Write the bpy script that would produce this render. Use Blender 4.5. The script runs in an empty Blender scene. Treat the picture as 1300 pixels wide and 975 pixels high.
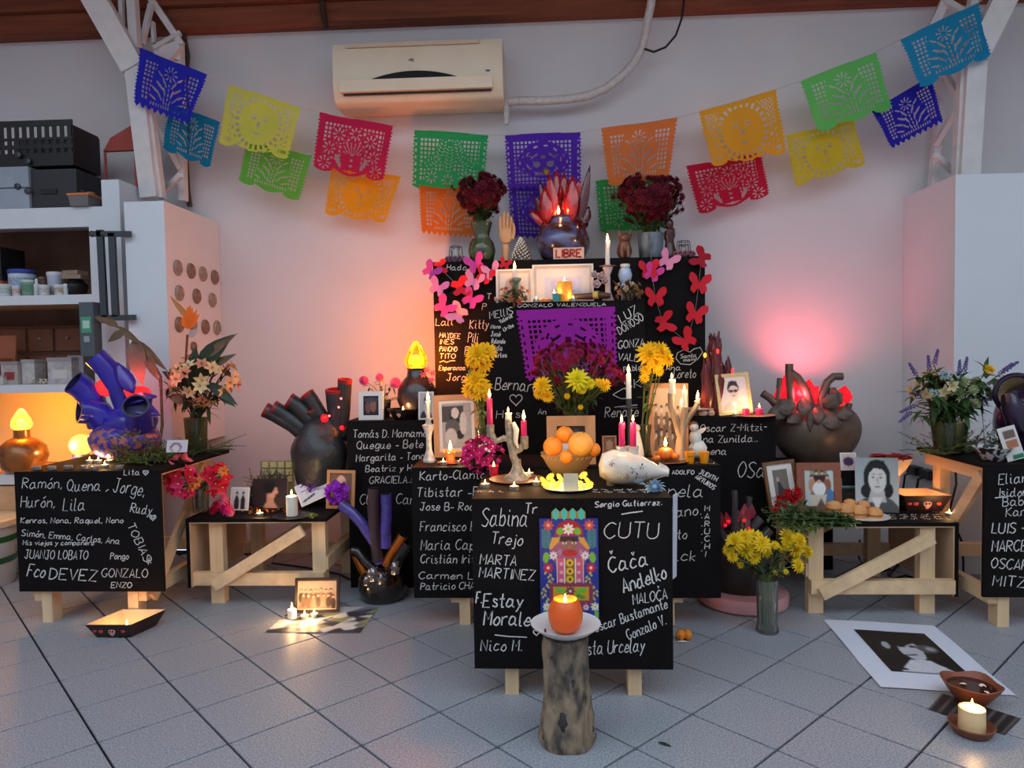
import bpy, math, random
import numpy as np
from math import sin, cos, pi, radians, sqrt, atan2
from mathutils import Matrix, Vector

# ---------------------------------------------------------------- camera, world, exposure
SC = bpy.context.scene
COL = SC.collection
F = 911.0; CAMH = 1.27
PITCH, YAW, ROLL = radians(2.43), radians(2.87), radians(.94)
WALL = 4.62            # y of the back wall

def _ray(u, v):
    x = u - 650.0; y = v - 487.5
    c, s = cos(ROLL), sin(ROLL); x, y = x*c - y*s, x*s + y*c
    dx, dy, dz = x/F, 1.0, -y/F
    c, s = cos(PITCH), sin(PITCH); dy, dz = dy*c + dz*s, -dy*s + dz*c
    c, s = cos(YAW), sin(YAW); dx, dy = dx*c - dy*s, dx*s + dy*c
    return np.array([dx, dy, dz])
CAM = np.array([0, 0, CAMH])
def PY(u, v, y): d = _ray(u, v); return CAM + d*(y/d[1])
def PZ(u, v, z=0.0): d = _ray(u, v); return CAM + d*((z-CAMH)/d[2])
def PX(u, v, x): d = _ray(u, v); return CAM + d*(x/d[0])
def MPP(y): return y/F*1.0      # metres per photo pixel at depth y

cd = bpy.data.cameras.new('camera'); cam = bpy.data.objects.new('camera', cd); COL.objects.link(cam)
cd.sensor_fit = 'HORIZONTAL'; cd.sensor_width = 36.0; cd.lens = F/1300.0*36.0
cd.clip_start = .05; cd.clip_end = 100
fw = _ray(650, 487.5); rt = _ray(651, 487.5) - fw; upv = fw - _ray(650, 488.5)
rt /= np.linalg.norm(rt); upv /= np.linalg.norm(upv); fw = fw/np.linalg.norm(fw)
cam.matrix_world = Matrix(((rt[0], upv[0], -fw[0], 0), (rt[1], upv[1], -fw[1], 0), (rt[2], upv[2], -fw[2], CAMH), (0, 0, 0, 1)))
SC.camera = cam

W = bpy.data.worlds.new('dusk_daylight'); SC.world = W; W.use_nodes = True
bgn = W.node_tree.nodes['Background']
bgn.inputs[0].default_value = (.70, .85, 1.0, 1); bgn.inputs[1].default_value = WORLD_STRENGTH = 2.2
SC.view_settings.view_transform = 'Standard'; SC.view_settings.look = 'None'
SC.view_settings.exposure = 0.0; SC.view_settings.gamma = 1.0; SC.view_settings.use_curve_mapping = False

# ---------------------------------------------------------------- helpers: materials
def lin(c):
    return tuple(((x/255.0)/12.92 if x/255.0 <= .04045 else ((x/255.0+.055)/1.055)**2.4) for x in c[:3])
MATS = {}
def mat(key, col=(200, 200, 200), rough=.6, metal=0.0, var=0.0, scale=20.0, bump=0.0, bscale=None, emit=0.0, ecol=None,
        sss=0.0, trans=0.0, col2=None, stretch=None, spec=.5, coat=0.0, detail=4.0, thr=None, translucent=0.0, sheen=0.0):
    if key in MATS: return MATS[key]
    m = bpy.data.materials.new(key); MATS[key] = m; m.use_nodes = True
    N, L = m.node_tree.nodes, m.node_tree.links; b = N['Principled BSDF']
    c = lin(col); b.inputs['Base Color'].default_value = (*c, 1)
    b.inputs['Roughness'].default_value = rough; b.inputs['Metallic'].default_value = metal
    b.inputs['Specular IOR Level'].default_value = spec; b.inputs['Coat Weight'].default_value = coat
    if coat: b.inputs['Coat Roughness'].default_value = .12
    if sss: b.inputs['Subsurface Weight'].default_value = sss; b.inputs['Subsurface Radius'].default_value = (.02, .01, .006)
    if emit:
        b.inputs['Emission Color'].default_value = (*lin(ecol or col), 1); b.inputs['Emission Strength'].default_value = emit
    if var or col2 or bump:
        tc = N.new('ShaderNodeTexCoord'); mp = N.new('ShaderNodeMapping'); L.new(tc.outputs['Object'], mp.inputs[0])
        if stretch: mp.inputs['Scale'].default_value = stretch
        nz = N.new('ShaderNodeTexNoise'); nz.inputs['Scale'].default_value = scale; nz.inputs['Detail'].default_value = detail
        L.new(mp.outputs[0], nz.inputs['Vector'])
        if var or col2:
            cr = N.new('ShaderNodeValToRGB'); L.new(nz.outputs[0], cr.inputs[0])
            c2 = lin(col2) if col2 else tuple(x*(1-var) for x in c); c1 = c if col2 else tuple(min(1, x*(1+var)) for x in c)
            a, e = thr or (.3, .7)
            cr.color_ramp.elements[0].position = a; cr.color_ramp.elements[0].color = (*c2, 1)
            cr.color_ramp.elements[1].position = e; cr.color_ramp.elements[1].color = (*c1, 1)
            L.new(cr.outputs[0], b.inputs['Base Color'])
        if bump:
            nb = nz
            if bscale:
                nb = N.new('ShaderNodeTexNoise'); nb.inputs['Scale'].default_value = bscale; nb.inputs['Detail'].default_value = 5
                L.new(mp.outputs[0], nb.inputs['Vector'])
            bp = N.new('ShaderNodeBump'); bp.inputs['Strength'].default_value = bump; bp.inputs['Distance'].default_value = .01
            L.new(nb.outputs[0], bp.inputs['Height']); L.new(bp.outputs[0], b.inputs['Normal'])
    if translucent:
        tr = N.new('ShaderNodeBsdfTranslucent'); tr.inputs[0].default_value = (*c, 1)
        mx = N.new('ShaderNodeMixShader'); mx.inputs[0].default_value = translucent
        L.new(b.outputs[0], mx.inputs[1]); L.new(tr.outputs[0], mx.inputs[2]); L.new(mx.outputs[0], N['Material Output'].inputs[0])
    return m
def glass(key, tint=(248, 251, 249), refl=.12, frost=0.0):
    if key in MATS: return MATS[key]
    m = bpy.data.materials.new(key); MATS[key] = m; m.use_nodes = True
    N, L = m.node_tree.nodes, m.node_tree.links; N.remove(N['Principled BSDF'])
    t = N.new('ShaderNodeBsdfTransparent'); t.inputs[0].default_value = (*lin(tint), 1)
    g = N.new('ShaderNodeBsdfGlossy'); g.inputs['Roughness'].default_value = .05
    f = N.new('ShaderNodeFresnel'); f.inputs[0].default_value = 1.22
    ad = N.new('ShaderNodeMath'); ad.operation = 'ADD'; ad.inputs[1].default_value = refl; L.new(f.outputs[0], ad.inputs[0])
    mx = N.new('ShaderNodeMixShader'); L.new(ad.outputs[0], mx.inputs[0]); L.new(t.outputs[0], mx.inputs[1]); L.new(g.outputs[0], mx.inputs[2])
    L.new(mx.outputs[0], N['Material Output'].inputs[0])
    if frost:                           # part of the light scatters in the cut or cloudy glass
        d = N.new('ShaderNodeBsdfTranslucent'); d.inputs[0].default_value = (*lin(tint), 1); e = N.new('ShaderNodeBsdfDiffuse'); e.inputs[0].default_value = (*lin(tint), 1)
        a1 = N.new('ShaderNodeMixShader'); L.new(d.outputs[0], a1.inputs[1]); L.new(e.outputs[0], a1.inputs[2]); a2 = N.new('ShaderNodeMixShader'); a2.inputs[0].default_value = frost
        L.new(mx.outputs[0], a2.inputs[1]); L.new(a1.outputs[0], a2.inputs[2]); L.new(a2.outputs[0], N['Material Output'].inputs[0])
    return m
def attr_mat(key, rough=.5, spec=.3):
    if key in MATS: return MATS[key]
    m = bpy.data.materials.new(key); MATS[key] = m; m.use_nodes = True
    N, L = m.node_tree.nodes, m.node_tree.links; b = N['Principled BSDF']
    a = N.new('ShaderNodeAttribute'); a.attribute_name = 'Col'; L.new(a.outputs['Color'], b.inputs['Base Color'])
    b.inputs['Roughness'].default_value = rough; b.inputs['Specular IOR Level'].default_value = spec
    return m

# ---------------------------------------------------------------- helpers: meshes
def rotz(a): c, s = cos(a), sin(a); return np.array([[c, -s, 0], [s, c, 0], [0, 0, 1.]])
def rotx(a): c, s = cos(a), sin(a); return np.array([[1, 0, 0], [0, c, -s], [0, s, c]])
def roty(a): c, s = cos(a), sin(a); return np.array([[c, 0, s], [0, 1, 0], [-s, 0, c]])
def frame_of(d):
    d = np.asarray(d, float); d = d/np.linalg.norm(d)
    h = np.array([0, 0, 1.]) if abs(d[2]) < .9 else np.array([1., 0, 0])
    x = np.cross(h, d); x /= np.linalg.norm(x); y = np.cross(d, x)
    return np.stack([x, y, d], 1)          # columns: x,y,z
class M:
    def __init__(s): s.v = []; s.f = []; s.mi = []; s.n = 0
    def add(s, v, f, R=None, t=None, mi=0):
        v = np.asarray(v, float)
        if R is not None: v = v @ np.asarray(R).T
        if t is not None: v = v + np.asarray(t)
        s.v.append(v); n = s.n
        s.f += [tuple(i+n for i in q) for q in f]; s.mi += [mi]*len(f); s.n += len(v); return s
    def box(s, a, b, R=None, t=None, mi=0):
        x0, y0, z0 = a; x1, y1, z1 = b
        v = [(x0, y0, z0), (x1, y0, z0), (x1, y1, z0), (x0, y1, z0), (x0, y0, z1), (x1, y0, z1), (x1, y1, z1), (x0, y1, z1)]
        return s.add(v, [(0, 3, 2, 1), (4, 5, 6, 7), (0, 1, 5, 4), (1, 2, 6, 5), (2, 3, 7, 6), (3, 0, 4, 7)], R, t, mi)
    def beam(s, p, q, w, h, mi=0, up=(0, 0, 1)):
        p, q = np.asarray(p, float), np.asarray(q, float); d = q-p; L = np.linalg.norm(d); d /= L
        u = np.asarray(up, float); x = np.cross(u, d)
        if np.linalg.norm(x) < 1e-4: x = np.cross((1., 0, 0), d)
        x /= np.linalg.norm(x); z = np.cross(d, x)
        return s.box((-w/2, 0, -h/2), (w/2, L, h/2), np.stack([x, d, z], 1), p, mi)
    def tube(s, pts, r, seg=8, cap=True, mi=0, closed_ring=False):
        pts = np.asarray(pts, float); n = len(pts)
        r = np.full(n, r) if np.isscalar(r) else np.asarray(r, float)
        T = np.gradient(pts, axis=0); T /= np.linalg.norm(T, axis=1)[:, None]+1e-12
        fr = frame_of(T[0]); x = fr[:, 0]; V = []
        a = np.arange(seg)*2*pi/seg
        for i in range(n):
            x = x - T[i]*np.dot(x, T[i]); x /= np.linalg.norm(x)+1e-12; y = np.cross(T[i], x)
            V.append(pts[i] + r[i]*(np.cos(a)[:, None]*x + np.sin(a)[:, None]*y))
        V = np.concatenate(V); f = []
        for i in range(n-1):
            for k in range(seg):
                k2 = (k+1) % seg; f.append((i*seg+k, i*seg+k2, (i+1)*seg+k2, (i+1)*seg+k))
        if cap: f.append(tuple(range(seg-1, -1, -1))); f.append(tuple((n-1)*seg+k for k in range(seg)))
        return s.add(V, f, mi=mi)
    def lathe(s, prof, t=(0, 0, 0), seg=20, R=None, mi=0, wob=None, sx=1, sy=1, sub=0):
        if sub:                             # rounded profile
            P = np.array(prof, float); Q = np.vstack([2*P[0]-P[1], P, 2*P[-1]-P[-2]]); o = []
            for i in range(1, len(Q)-2):
                a, b, c, d = Q[i-1:i+3]
                o += [.5*(2*b+(c-a)*u+(2*a-5*b+4*c-d)*u*u+(3*b-a-3*c+d)*u**3) for u in np.arange(sub)/sub]
            prof = o+[P[-1]]
        prof = [(max(r, 1e-4), z) for r, z in prof]; a = np.arange(seg)*2*pi/seg; V = []; f = []
        for r, z in prof:
            V.append(np.stack([r*np.cos(a)*sx, r*np.sin(a)*sy, np.full(seg, z)], 1))
        V = np.concatenate(V)
        if wob: V = V*(1+wob(V))[:, None]
        for i in range(len(prof)-1):
            for k in range(seg):
                k2 = (k+1) % seg; f.append((i*seg+k, i*seg+k2, (i+1)*seg+k2, (i+1)*seg+k))
        if prof[0][0] > 2e-4: f.append(tuple(range(seg-1, -1, -1)))
        if prof[-1][0] > 2e-4: f.append(tuple((len(prof)-1)*seg+k for k in range(seg)))
        return s.add(V, f, R, t, mi)
    def ball(s, c, r, seg=14, ring=8, R=None, mi=0, wob=None):
        rx, ry, rz = (r, r, r) if np.isscalar(r) else r
        p = [(sin(pi*i/ring), -cos(pi*i/ring)) for i in range(ring+1)]
        m = M().lathe(p, seg=seg); V = m.v[0]
        if wob: V = V*(1+wob(V))[:, None]
        V = V*np.array([rx, ry, rz]); return s.add(V, m.f, R, c, mi)
    def prism(s, pts, d, R=None, t=None, mi=0):       # polygon in local x,z extruded along local y by d
        n = len(pts); v = [(x, 0, z) for x, z in pts] + [(x, d, z) for x, z in pts]
        f = [tuple(range(n)), tuple(range(2*n-1, n-1, -1))] + [(i, i+n, (i+1) % n+n, (i+1) % n) for i in range(n)]
        return s.add(v, f, R, t, mi)
    def leaf(s, base, d, L, w, bend=.2, up=(0, 0, 1), mi=0, seg=3):
        d = np.asarray(d, float); d = d/np.linalg.norm(d); x = np.cross(d, up)
        if np.linalg.norm(x) < 1e-3: x = np.cross(d, (1., .2, 0))
        x /= np.linalg.norm(x); n = np.cross(x, d); V = [np.asarray(base, float)]; f = []
        for i in range(1, seg+1):
            k = i/(seg+1); c = base + d*L*k + n*(-bend*L*k*k); hw = w/2*sin(pi*k**.8)
            V += [c - x*hw + n*hw*.25, c, c + x*hw + n*hw*.25]
        V.append(base + d*L + n*(-bend*L)); e = len(V)-1
        f += [(0, 2, 1), (0, 3, 2)]
        for i in range(seg-1):
            a = 1+3*i; f += [(a, a+1, a+4, a+3), (a+1, a+2, a+5, a+4)]
        a = 1+3*(seg-1); f += [(a, a+1, e), (a+1, a+2, e)]
        return s.add(V, f, mi=mi)
    def verts(s): return np.concatenate(s.v) if s.v else np.zeros((0, 3))
def mesh_of(m, name, smooth=True, ang=40):
    me = bpy.data.meshes.new(name); V = m.verts()
    me.from_pydata(V.tolist(), [], m.f)
    if any(m.mi): me.polygons.foreach_set('material_index', m.mi)
    if smooth:
        me.polygons.foreach_set('use_smooth', [True]*len(me.polygons)); me.set_sharp_from_angle(angle=radians(ang))
    me.update(); return me
ROOT = {}
def rootloc(o):
    while o is not None and o.parent is not None: o = o.parent
    return np.array(o.location) if o is not None else np.zeros(3)
def obj(name, m, ma, parent=None, smooth=True, origin=None, kind=None, ang=40):
    """one mesh object; m holds world coordinates"""
    off = rootloc(parent) if parent is not None else (np.array(origin, float) if origin is not None else np.zeros(3))
    if isinstance(m, M):
        m2 = M(); m2.v = [m.verts()-off]; m2.f = m.f; m2.mi = m.mi; me = mesh_of(m2, name, smooth, ang)
    else: me = m
    for x in (ma if isinstance(ma, (list, tuple)) else [ma]): me.materials.append(x)
    o = bpy.data.objects.new(name, me); COL.objects.link(o)
    if parent is not None: o.parent = parent
    elif origin is not None: o.location = origin
    if kind: o['kind'] = kind
    return o
def inst(name, me, parent, pos, R=None, s=1.0):
    o = bpy.data.objects.new(name, me); COL.objects.link(o); o.parent = parent
    p = np.asarray(pos) - (rootloc(parent) if parent is not None else 0)
    A = np.eye(4); A[:3, :3] = (R if R is not None else np.eye(3))*s; A[:3, 3] = p
    o.matrix_local = Matrix(A.tolist()); return o
def tag(o, label, cat, group=None):
    o['label'] = label; o['category'] = cat
    if group: o['group'] = group
    return o
def thing(name, label, cat, loc, group=None):
    o = bpy.data.objects.new(name, None); COL.objects.link(o); o.location = [float(x) for x in loc]; o.empty_display_size = .05
    return tag(o, label, cat, group)
def struct(name, m, ma, smooth=False):
    o = obj(name, m, ma, smooth=smooth); o['kind'] = 'structure'; return o
def lamp(name, parent, pos, energy, col, radius=.02):
    l = bpy.data.lights.new(name, 'POINT'); l.energy = energy; l.color = col; l.shadow_soft_size = radius
    o = bpy.data.objects.new(name, l); COL.objects.link(o); o.parent = parent
    o.location = [float(x) for x in (np.asarray(pos)-rootloc(parent))]; return o

# ---------------------------------------------------------------- helpers: flat prints (a small raster as vertex colours)
def paint(shapes, nx, ny):
    X, Yv = np.meshgrid((np.arange(nx)+.5)/nx, (np.arange(ny)+.5)/ny); A = np.zeros((ny, nx, 3)); rs = np.random.RandomState(3)
    for s in shapes:
        k = s[0]; c = np.array(lin(s[-1])) if k != 'noise' else None
        if k == 'bg': A[:] = c
        elif k == 'grad': A[:] = np.array(lin(s[1])) + (c-np.array(lin(s[1])))*Yv[..., None]
        elif k == 'e':
            _, cx, cy, rx, ry = s[:5]; A[((X-cx)/rx)**2+((Yv-cy)/ry)**2 < 1] = c
        elif k == 're':      # rotated ellipse
            _, cx, cy, rx, ry, a = s[:6]; dx, dy = X-cx, Yv-cy; p = dx*cos(a)+dy*sin(a); q = -dx*sin(a)+dy*cos(a)
            A[(p/rx)**2+(q/ry)**2 < 1] = c
        elif k == 'r': A[(X > s[1]) & (Yv > s[2]) & (X < s[3]) & (Yv < s[4])] = c
        elif k == 'p':
            P = s[1]; ins = np.zeros(X.shape, bool); j = len(P)-1
            for i in range(len(P)):
                xi, yi = P[i]; xj, yj = P[j]
                cond = ((yi > Yv) != (yj > Yv)) & (X < (xj-xi)*(Yv-yi)/((yj-yi) or 1e-9)+xi); ins ^= cond; j = i
            A[ins] = c
        elif k == 'l':       # line x0,y0,x1,y1,w
            _, x0, y0, x1, y1, w = s[:6]; dx, dy = x1-x0, y1-y0; t = np.clip(((X-x0)*dx+(Yv-y0)*dy)/(dx*dx+dy*dy+1e-9), 0, 1)
            A[(X-x0-t*dx)**2+(Yv-y0-t*dy)**2 < w*w] = c
        elif k == 'noise': A *= (1+s[1]*(rs.rand(ny, nx)-.5))[..., None]
    return A
def raster(A, o, ex, ey, mask=None, warp=None):
    """A (ny,nx,3) colours -> mesh data; o top-left corner, ex along the row, ey down the column (world vectors)"""
    ny, nx = A.shape[:2]; U, V = np.meshgrid(np.linspace(0, 1, nx+1), np.linspace(0, 1, ny+1))
    P = np.asarray(o) + U[..., None]*np.asarray(ex) + V[..., None]*np.asarray(ey)
    if warp is not None: P = warp(U, V, P)
    B = np.zeros((ny+1, nx+1, 3)); Wt = np.zeros((ny+1, nx+1, 1))
    for dy in (0, 1):
        for dx in (0, 1): B[dy:dy+ny, dx:dx+nx] += A; Wt[dy:dy+ny, dx:dx+nx] += 1
    B /= Wt
    i = np.arange(ny)[:, None]*(nx+1) + np.arange(nx)[None]
    Q = np.stack([i+(nx+1), i+(nx+2), i+1, i], -1)
    Q = Q[mask] if mask is not None else Q.reshape(-1, 4)
    P = P.reshape(-1, 3); B = B.reshape(-1, 3)
    used = np.unique(Q); re = np.full(len(P), -1); re[used] = np.arange(len(used))
    return P[used], re[Q], B[used]
def raster_obj(name, A, o, ex, ey, ma, parent=None, mask=None, warp=None):
    P, Q, B = raster(A, o, ex, ey, mask, warp)
    off = rootloc(parent) if parent is not None else np.zeros(3)
    me = bpy.data.meshes.new(name); me.from_pydata((P-off).tolist(), [], Q.tolist())
    at = me.color_attributes.new('Col', 'FLOAT_COLOR', 'POINT'); at.data.foreach_set('color', np.c_[B, np.ones(len(B))].ravel())
    me.materials.append(ma); o_ = bpy.data.objects.new(name, me); COL.objects.link(o_)
    if parent is not None: o_.parent = parent
    return o_
PRINT = attr_mat('printed_paper', .45, .3)
def portrait(bg=(150, 150, 150), skin=(190, 170, 160), hair=(40, 35, 32), cloth=(60, 60, 70), long=False, cx=.5, cy=.4, s=1.0, bald=False, glasses=False, bg2=None):
    R = [('grad', bg, bg2 or bg), ('e', cx, cy+.62*s, .46*s, .36*s, cloth), ('p', [(cx-.1*s, cy+.1*s), (cx+.1*s, cy+.1*s), (cx+.14*s, cy+.34*s), (cx-.14*s, cy+.34*s)], skin)]
    if long: R += [('e', cx, cy+.01*s, .25*s, .27*s, hair), ('e', cx-.2*s, cy+.2*s, .1*s, .1*s, hair), ('e', cx+.2*s, cy+.19*s, .1*s, .11*s, hair), ('p', [(cx-.09*s, cy+.1*s), (cx+.11*s, cy+.1*s), (cx+.17*s, cy+.36*s), (cx-.17*s, cy+.36*s)], tuple(int(x*.9) for x in skin))]
    R += [('e', cx, cy-.06*s, .19*s, .2*s, hair if not bald else skin), ('e', cx+.01*s, cy+.03*s, .165*s, .2*s, skin)]
    if not bald: R.append(('p', [(cx-.18*s, cy-.02*s), (cx-.12*s, cy-.24*s), (cx+.14*s, cy-.24*s), (cx+.19*s, cy-.02*s), (cx+.1*s, cy-.12*s), (cx-.06*s, cy-.13*s)], hair))
    dk = tuple(int(x*.35) for x in skin)
    for k in (-1, 1): R += [('e', cx+k*.07*s, cy+.0*s, .026*s, .012*s, dk), ('l', cx+k*.04*s, cy-.045*s, cx+k*.1*s, cy-.048*s, .006*s, tuple(int(x*.55) for x in skin))]
    R += [('l', cx+.01*s, cy+.01*s, cx+.02*s, cy+.08*s, .01*s, tuple(int(x*.75) for x in skin)), ('l', cx-.035*s, cy+.135*s, cx+.05*s, cy+.135*s, .011*s, tuple(int(x*.62) for x in skin))]
    if glasses: R += [('l', cx-.17*s, cy, cx+.17*s, cy, .012*s, (20, 20, 20)), ('e', cx-.075*s, cy+.01*s, .06*s, .04*s, (60, 55, 60)), ('e', cx+.08*s, cy+.01*s, .06*s, .04*s, (60, 55, 60))]
    R += [('p', [(cx-.1*s, cy+.3*s), (cx+.1*s, cy+.3*s), (cx, cy+.5*s)], (225, 222, 220))]
    return R + [('noise', .12)]
def group_photo(bg=(170, 165, 155), tone=((60, 58, 56), (150, 146, 140), (30, 30, 32), (200, 196, 190)), n=9, seed=1, rows=2, skin=(205, 185, 170)):
    r = random.Random(seed); R = [('grad', bg, tuple(int(x*.6) for x in bg))]
    for j in range(rows):
        for i in range(n):
            x = (i+.5+.5*(j % 2))/(n+.5); y = .34+.2*j+r.uniform(-.03, .03); c = tone[r.randrange(len(tone))]
            R += [('e', x, y+.24, .07, .19, c), ('e', x, y-.02, .042, .06, (35, 30, 28)), ('e', x, y+.005, .032, .045, skin)]
    return R + [('noise', .2)]

# ---------------------------------------------------------------- helpers: chalk handwriting (single-stroke letters)
G = {'A': '03 3d 63/16 56', 'B': '03 0d/~0d 4d 5b 48 08/~08 48 65 43 03', 'C': '~6c 3d 0a 06 33 65', 'D': '03 0d/~0d 4c 68 44 03', 'E': '6d 0d 03 63/08 48',
 'F': '6d 0d 03/08 48', 'G': '~6c 3d 0a 06 33 65 67/67 47', 'H': '0d 03/6d 63/08 68', 'I': '1d 13', 'J': '~4d 44 23 05/1d 6d', 'K': '0d 03/6d 08 63', 'L': '0d 03 53',
 'M': '03 0d 37 6d 63', 'N': '03 0d 63 6d', 'O': '~3d 0a 06 33 66 6a 3d', 'P': '03 0d/~0d 5c 59 08', 'Q': '~3d 0a 06 33 66 6a 3d/44 72', 'R': '03 0d/~0d 5c 59 08/18 63',
 'S': '~6c 3d 0b 38 66 43 04', 'T': '0d 6d/3d 33', 'U': '~0d 05 33 65 6d', 'V': '0d 33 6d', 'W': '0d 23 39 53 7d', 'X': '0d 63/6d 03', 'Y': '0d 38 6d/38 33', 'Z': '0d 6d 03 63',
 'a': '~58 29 05 23 55/59 54 73', 'b': '0d 03/~07 39 56 33 04', 'c': '~58 29 05 23 54', 'd': '~58 29 05 23 55/5d 54 73', 'e': '~06 56 39 05 23 54', 'f': '~5c 4d 2a 23/08 48',
 'g': '~58 29 05 23 55/~59 51 30 01', 'h': '0d 03/~06 39 57 53', 'i': '19 14 33/1b 1c', 'j': '~29 21 00/2b 2c', 'k': '0d 03/48 06 43', 'l': '~0d 04 23', 'm': '09 03/~07 29 47 43/~47 69 87 83',
 'n': '09 03/~07 39 57 53', 'o': '~39 05 33 56 39', 'p': '09 00/~07 39 56 33 05', 'q': '~58 29 05 23 55/59 50', 'r': '09 03/~07 29 49', 's': '~48 19 17 45 33 04', 't': '~2d 24 43/09 49',
 'u': '~09 04 23 45/49 44 63', 'v': '09 33 59', 'w': '09 23 38 53 79', 'x': '09 53/59 03', 'y': '09 33/59 11 00', 'z': '09 59 03 53', '.': '13 14', ',': '14 02', '-': '08 48', '_': '06 46',
 "'": '1d 1b', '!': '1d 16/13 14', '*': '05 5b/0b 55/22 2e', '<': '~38 5b 8c 79 33 09 1c 3b 38'}
ACC = {'á': 'a', 'é': 'e', 'ó': 'o', 'í': 'i', 'É': 'E', 'Í': 'I', 'Ó': 'O', 'č': 'c', 'Č': 'C', 'ñ': 'n'}
def _strokes(ch):
    acc = None
    if ch in ACC: acc = ch; ch = ACC[ch]
    out = []
    for st in G.get(ch, '').split('/'):
        if not st: continue
        sm = st[0] == '~'; P = np.array([(int(p[0], 36), int(p[1], 36)-3) for p in st.lstrip('~').split()], float)
        if sm and len(P) > 2:
            Q = np.vstack([2*P[0]-P[1], P, 2*P[-1]-P[-2]])
            if np.allclose(P[0], P[-1]): Q[0] = P[-2]; Q[-1] = P[1]
            S = []
            for i in range(1, len(Q)-2):
                for t in np.linspace(0, 1, 5)[:-1]:
                    a, b, c, d = Q[i-1], Q[i], Q[i+1], Q[i+2]
                    S.append(.5*(2*b+(c-a)*t+(2*a-5*b+4*c-d)*t*t+(3*b-a-3*c+d)*t**3))
            S.append(P[-1]); P = np.array(S)
        out.append(P)
    if acc:
        top = 12.0 if acc.isupper() else 8.0
        out.append(np.array([(2, top+2.2), (3, top), (4, top+2.2)]) if acc in 'čČ' else np.array([(2, top), (4, top+2)]))
    return out
def text_lines(txt):
    x = 0; L = []
    for ch in txt:
        if ch == ' ': x += 4.5; continue
        S = _strokes(ch)
        if not S: continue
        w = max(p[:, 0].max() for p in S)
        L += [p+np.array([x, 0]) for p in S]; x += w+2.0
    return L, max(x-2.0, 1)
CHALK = mat('white_chalk', (215, 212, 208), .95, var=.25, scale=160)
_cr = random.Random(5)
def ribbon(m, P, n, w):
    """flat stroke along 3D points P lying in a plane with normal n"""
    P = np.asarray(P, float)
    if len(P) < 2: return
    T = np.gradient(P, axis=0); T /= np.linalg.norm(T, axis=1)[:, None]+1e-9; S = np.cross(T, n)
    ww = w*(.8+.4*np.array([_cr.random() for _ in P]))[:, None]/2
    V = np.concatenate([P-S*ww-T*0, P+S*ww]); k = len(P)
    m.add(V, [(i, i+1, i+k+1, i+k) for i in range(k-1)])
def chalk(parent, txt, u, v, h, w, ang=0, y=None, lw=.0036, slant=.12, lines=None):
    """writing whose base line starts at photo pixel (u,v), on the upright board face at depth y"""
    L, tw = text_lines(txt) if lines is None else (lines, 1)
    a = radians(ang); m = M(); rr = random.Random(hash(len(txt)*31+int(u)) & 255)
    for P in L:
        if lines is None:
            X = (P[:, 0]/tw*w) + P[:, 1]/10*h*slant; Z = P[:, 1]/10*h
            X = X + np.array([rr.uniform(-.25, .25) for _ in X]); Z = Z + rr.uniform(-.04, .04)*h
        else: X, Z = P[:, 0], P[:, 1]
        px = u + X*cos(a) - Z*sin(a); py = v - (X*sin(a) + Z*cos(a))
        ribbon(m, [PY(i, j, y-.0012) for i, j in zip(px, py)], np.array([0, -1., 0]), lw)
    return obj('chalk_writing', m, CHALK, parent, smooth=False)
def pxl(*pts): return [np.array(pts, float)]

# ================================================================ the room
WHITE = mat('white_paint', (214, 208, 206), .8, var=.05, scale=3, bump=.08, bscale=60)
WALLM = mat('wall_plaster', (212, 205, 205), .9, var=.05, scale=1.6, bump=.12, bscale=35)
CABW = mat('white_laminate', (214, 216, 220), .45, var=.02, scale=5)
STEEL = mat('white_steel_paint', (215, 208, 205), .5, var=.06, scale=15)
BROWN = mat('dark_roof_wood', (124, 62, 36), .8, var=.35, scale=6, stretch=(.3, 4, 4), bump=.2)
PINE = mat('pale_pine', (226, 194, 152), .6, var=.16, scale=14, stretch=(1, 1, .12), bump=.05)
PINEX = mat('pale_pine_crosswise', (224, 190, 148), .6, var=.16, scale=14, stretch=(1, .12, 1), bump=.05)
PLY = mat('plywood_back', (205, 170, 135), .7, var=.1, scale=6, stretch=(.3, 1, 1))
BLACK = mat('blackboard_paint', (19, 16, 17), .75, var=.25, scale=7, spec=.12)
BLK = mat('black_plastic', (18, 18, 20), .45)
GREYM = mat('dark_grey_steel', (70, 76, 80), .45, metal=.6)
TILE = mat('grey_floor_tile', (172, 175, 181), .4, col2=(120, 123, 130), scale=170, detail=3, thr=(.34, .66), bump=.05, spec=.4)
GROUT = mat('dark_grout', (34, 36, 40), .9, spec=.1)

# floor: a grout bed with tiles laid at 45 degrees
m = M(); m.box((-6, -5, -.06), (6, WALL+.02, -.009)); floor = struct('floor', m, GROUT)
ts = .24728719*CAMH; c, s = cos(YAW), sin(YAW)
ox, oy = -.36663694*CAMH, 2.50320074*CAMH; T0 = np.array([ox*c-oy*s, ox*s+oy*c]); q = sqrt(.5)
tm = M(); a = ts-.0085; b = .0012
tm.add([(-a/2, -a/2, -.02), (a/2, -a/2, -.02), (a/2, a/2, -.02), (-a/2, a/2, -.02), (-a/2, -a/2, -b), (a/2, -a/2, -b), (a/2, a/2, -b), (-a/2, a/2, -b),
        (-a/2+b, -a/2+b, 0), (a/2-b, -a/2+b, 0), (a/2-b, a/2-b, 0), (-a/2+b, a/2-b, 0)],
       [(0, 1, 5, 4), (1, 2, 6, 5), (2, 3, 7, 6), (3, 0, 4, 7), (4, 5, 9, 8), (5, 6, 10, 9), (6, 7, 11, 10), (7, 4, 8, 11), (8, 9, 10, 11)], rotz(-pi/4))
tme = mesh_of(tm, 'tile', False); tme.materials.append(TILE)
far = M(); nt = 0
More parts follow.
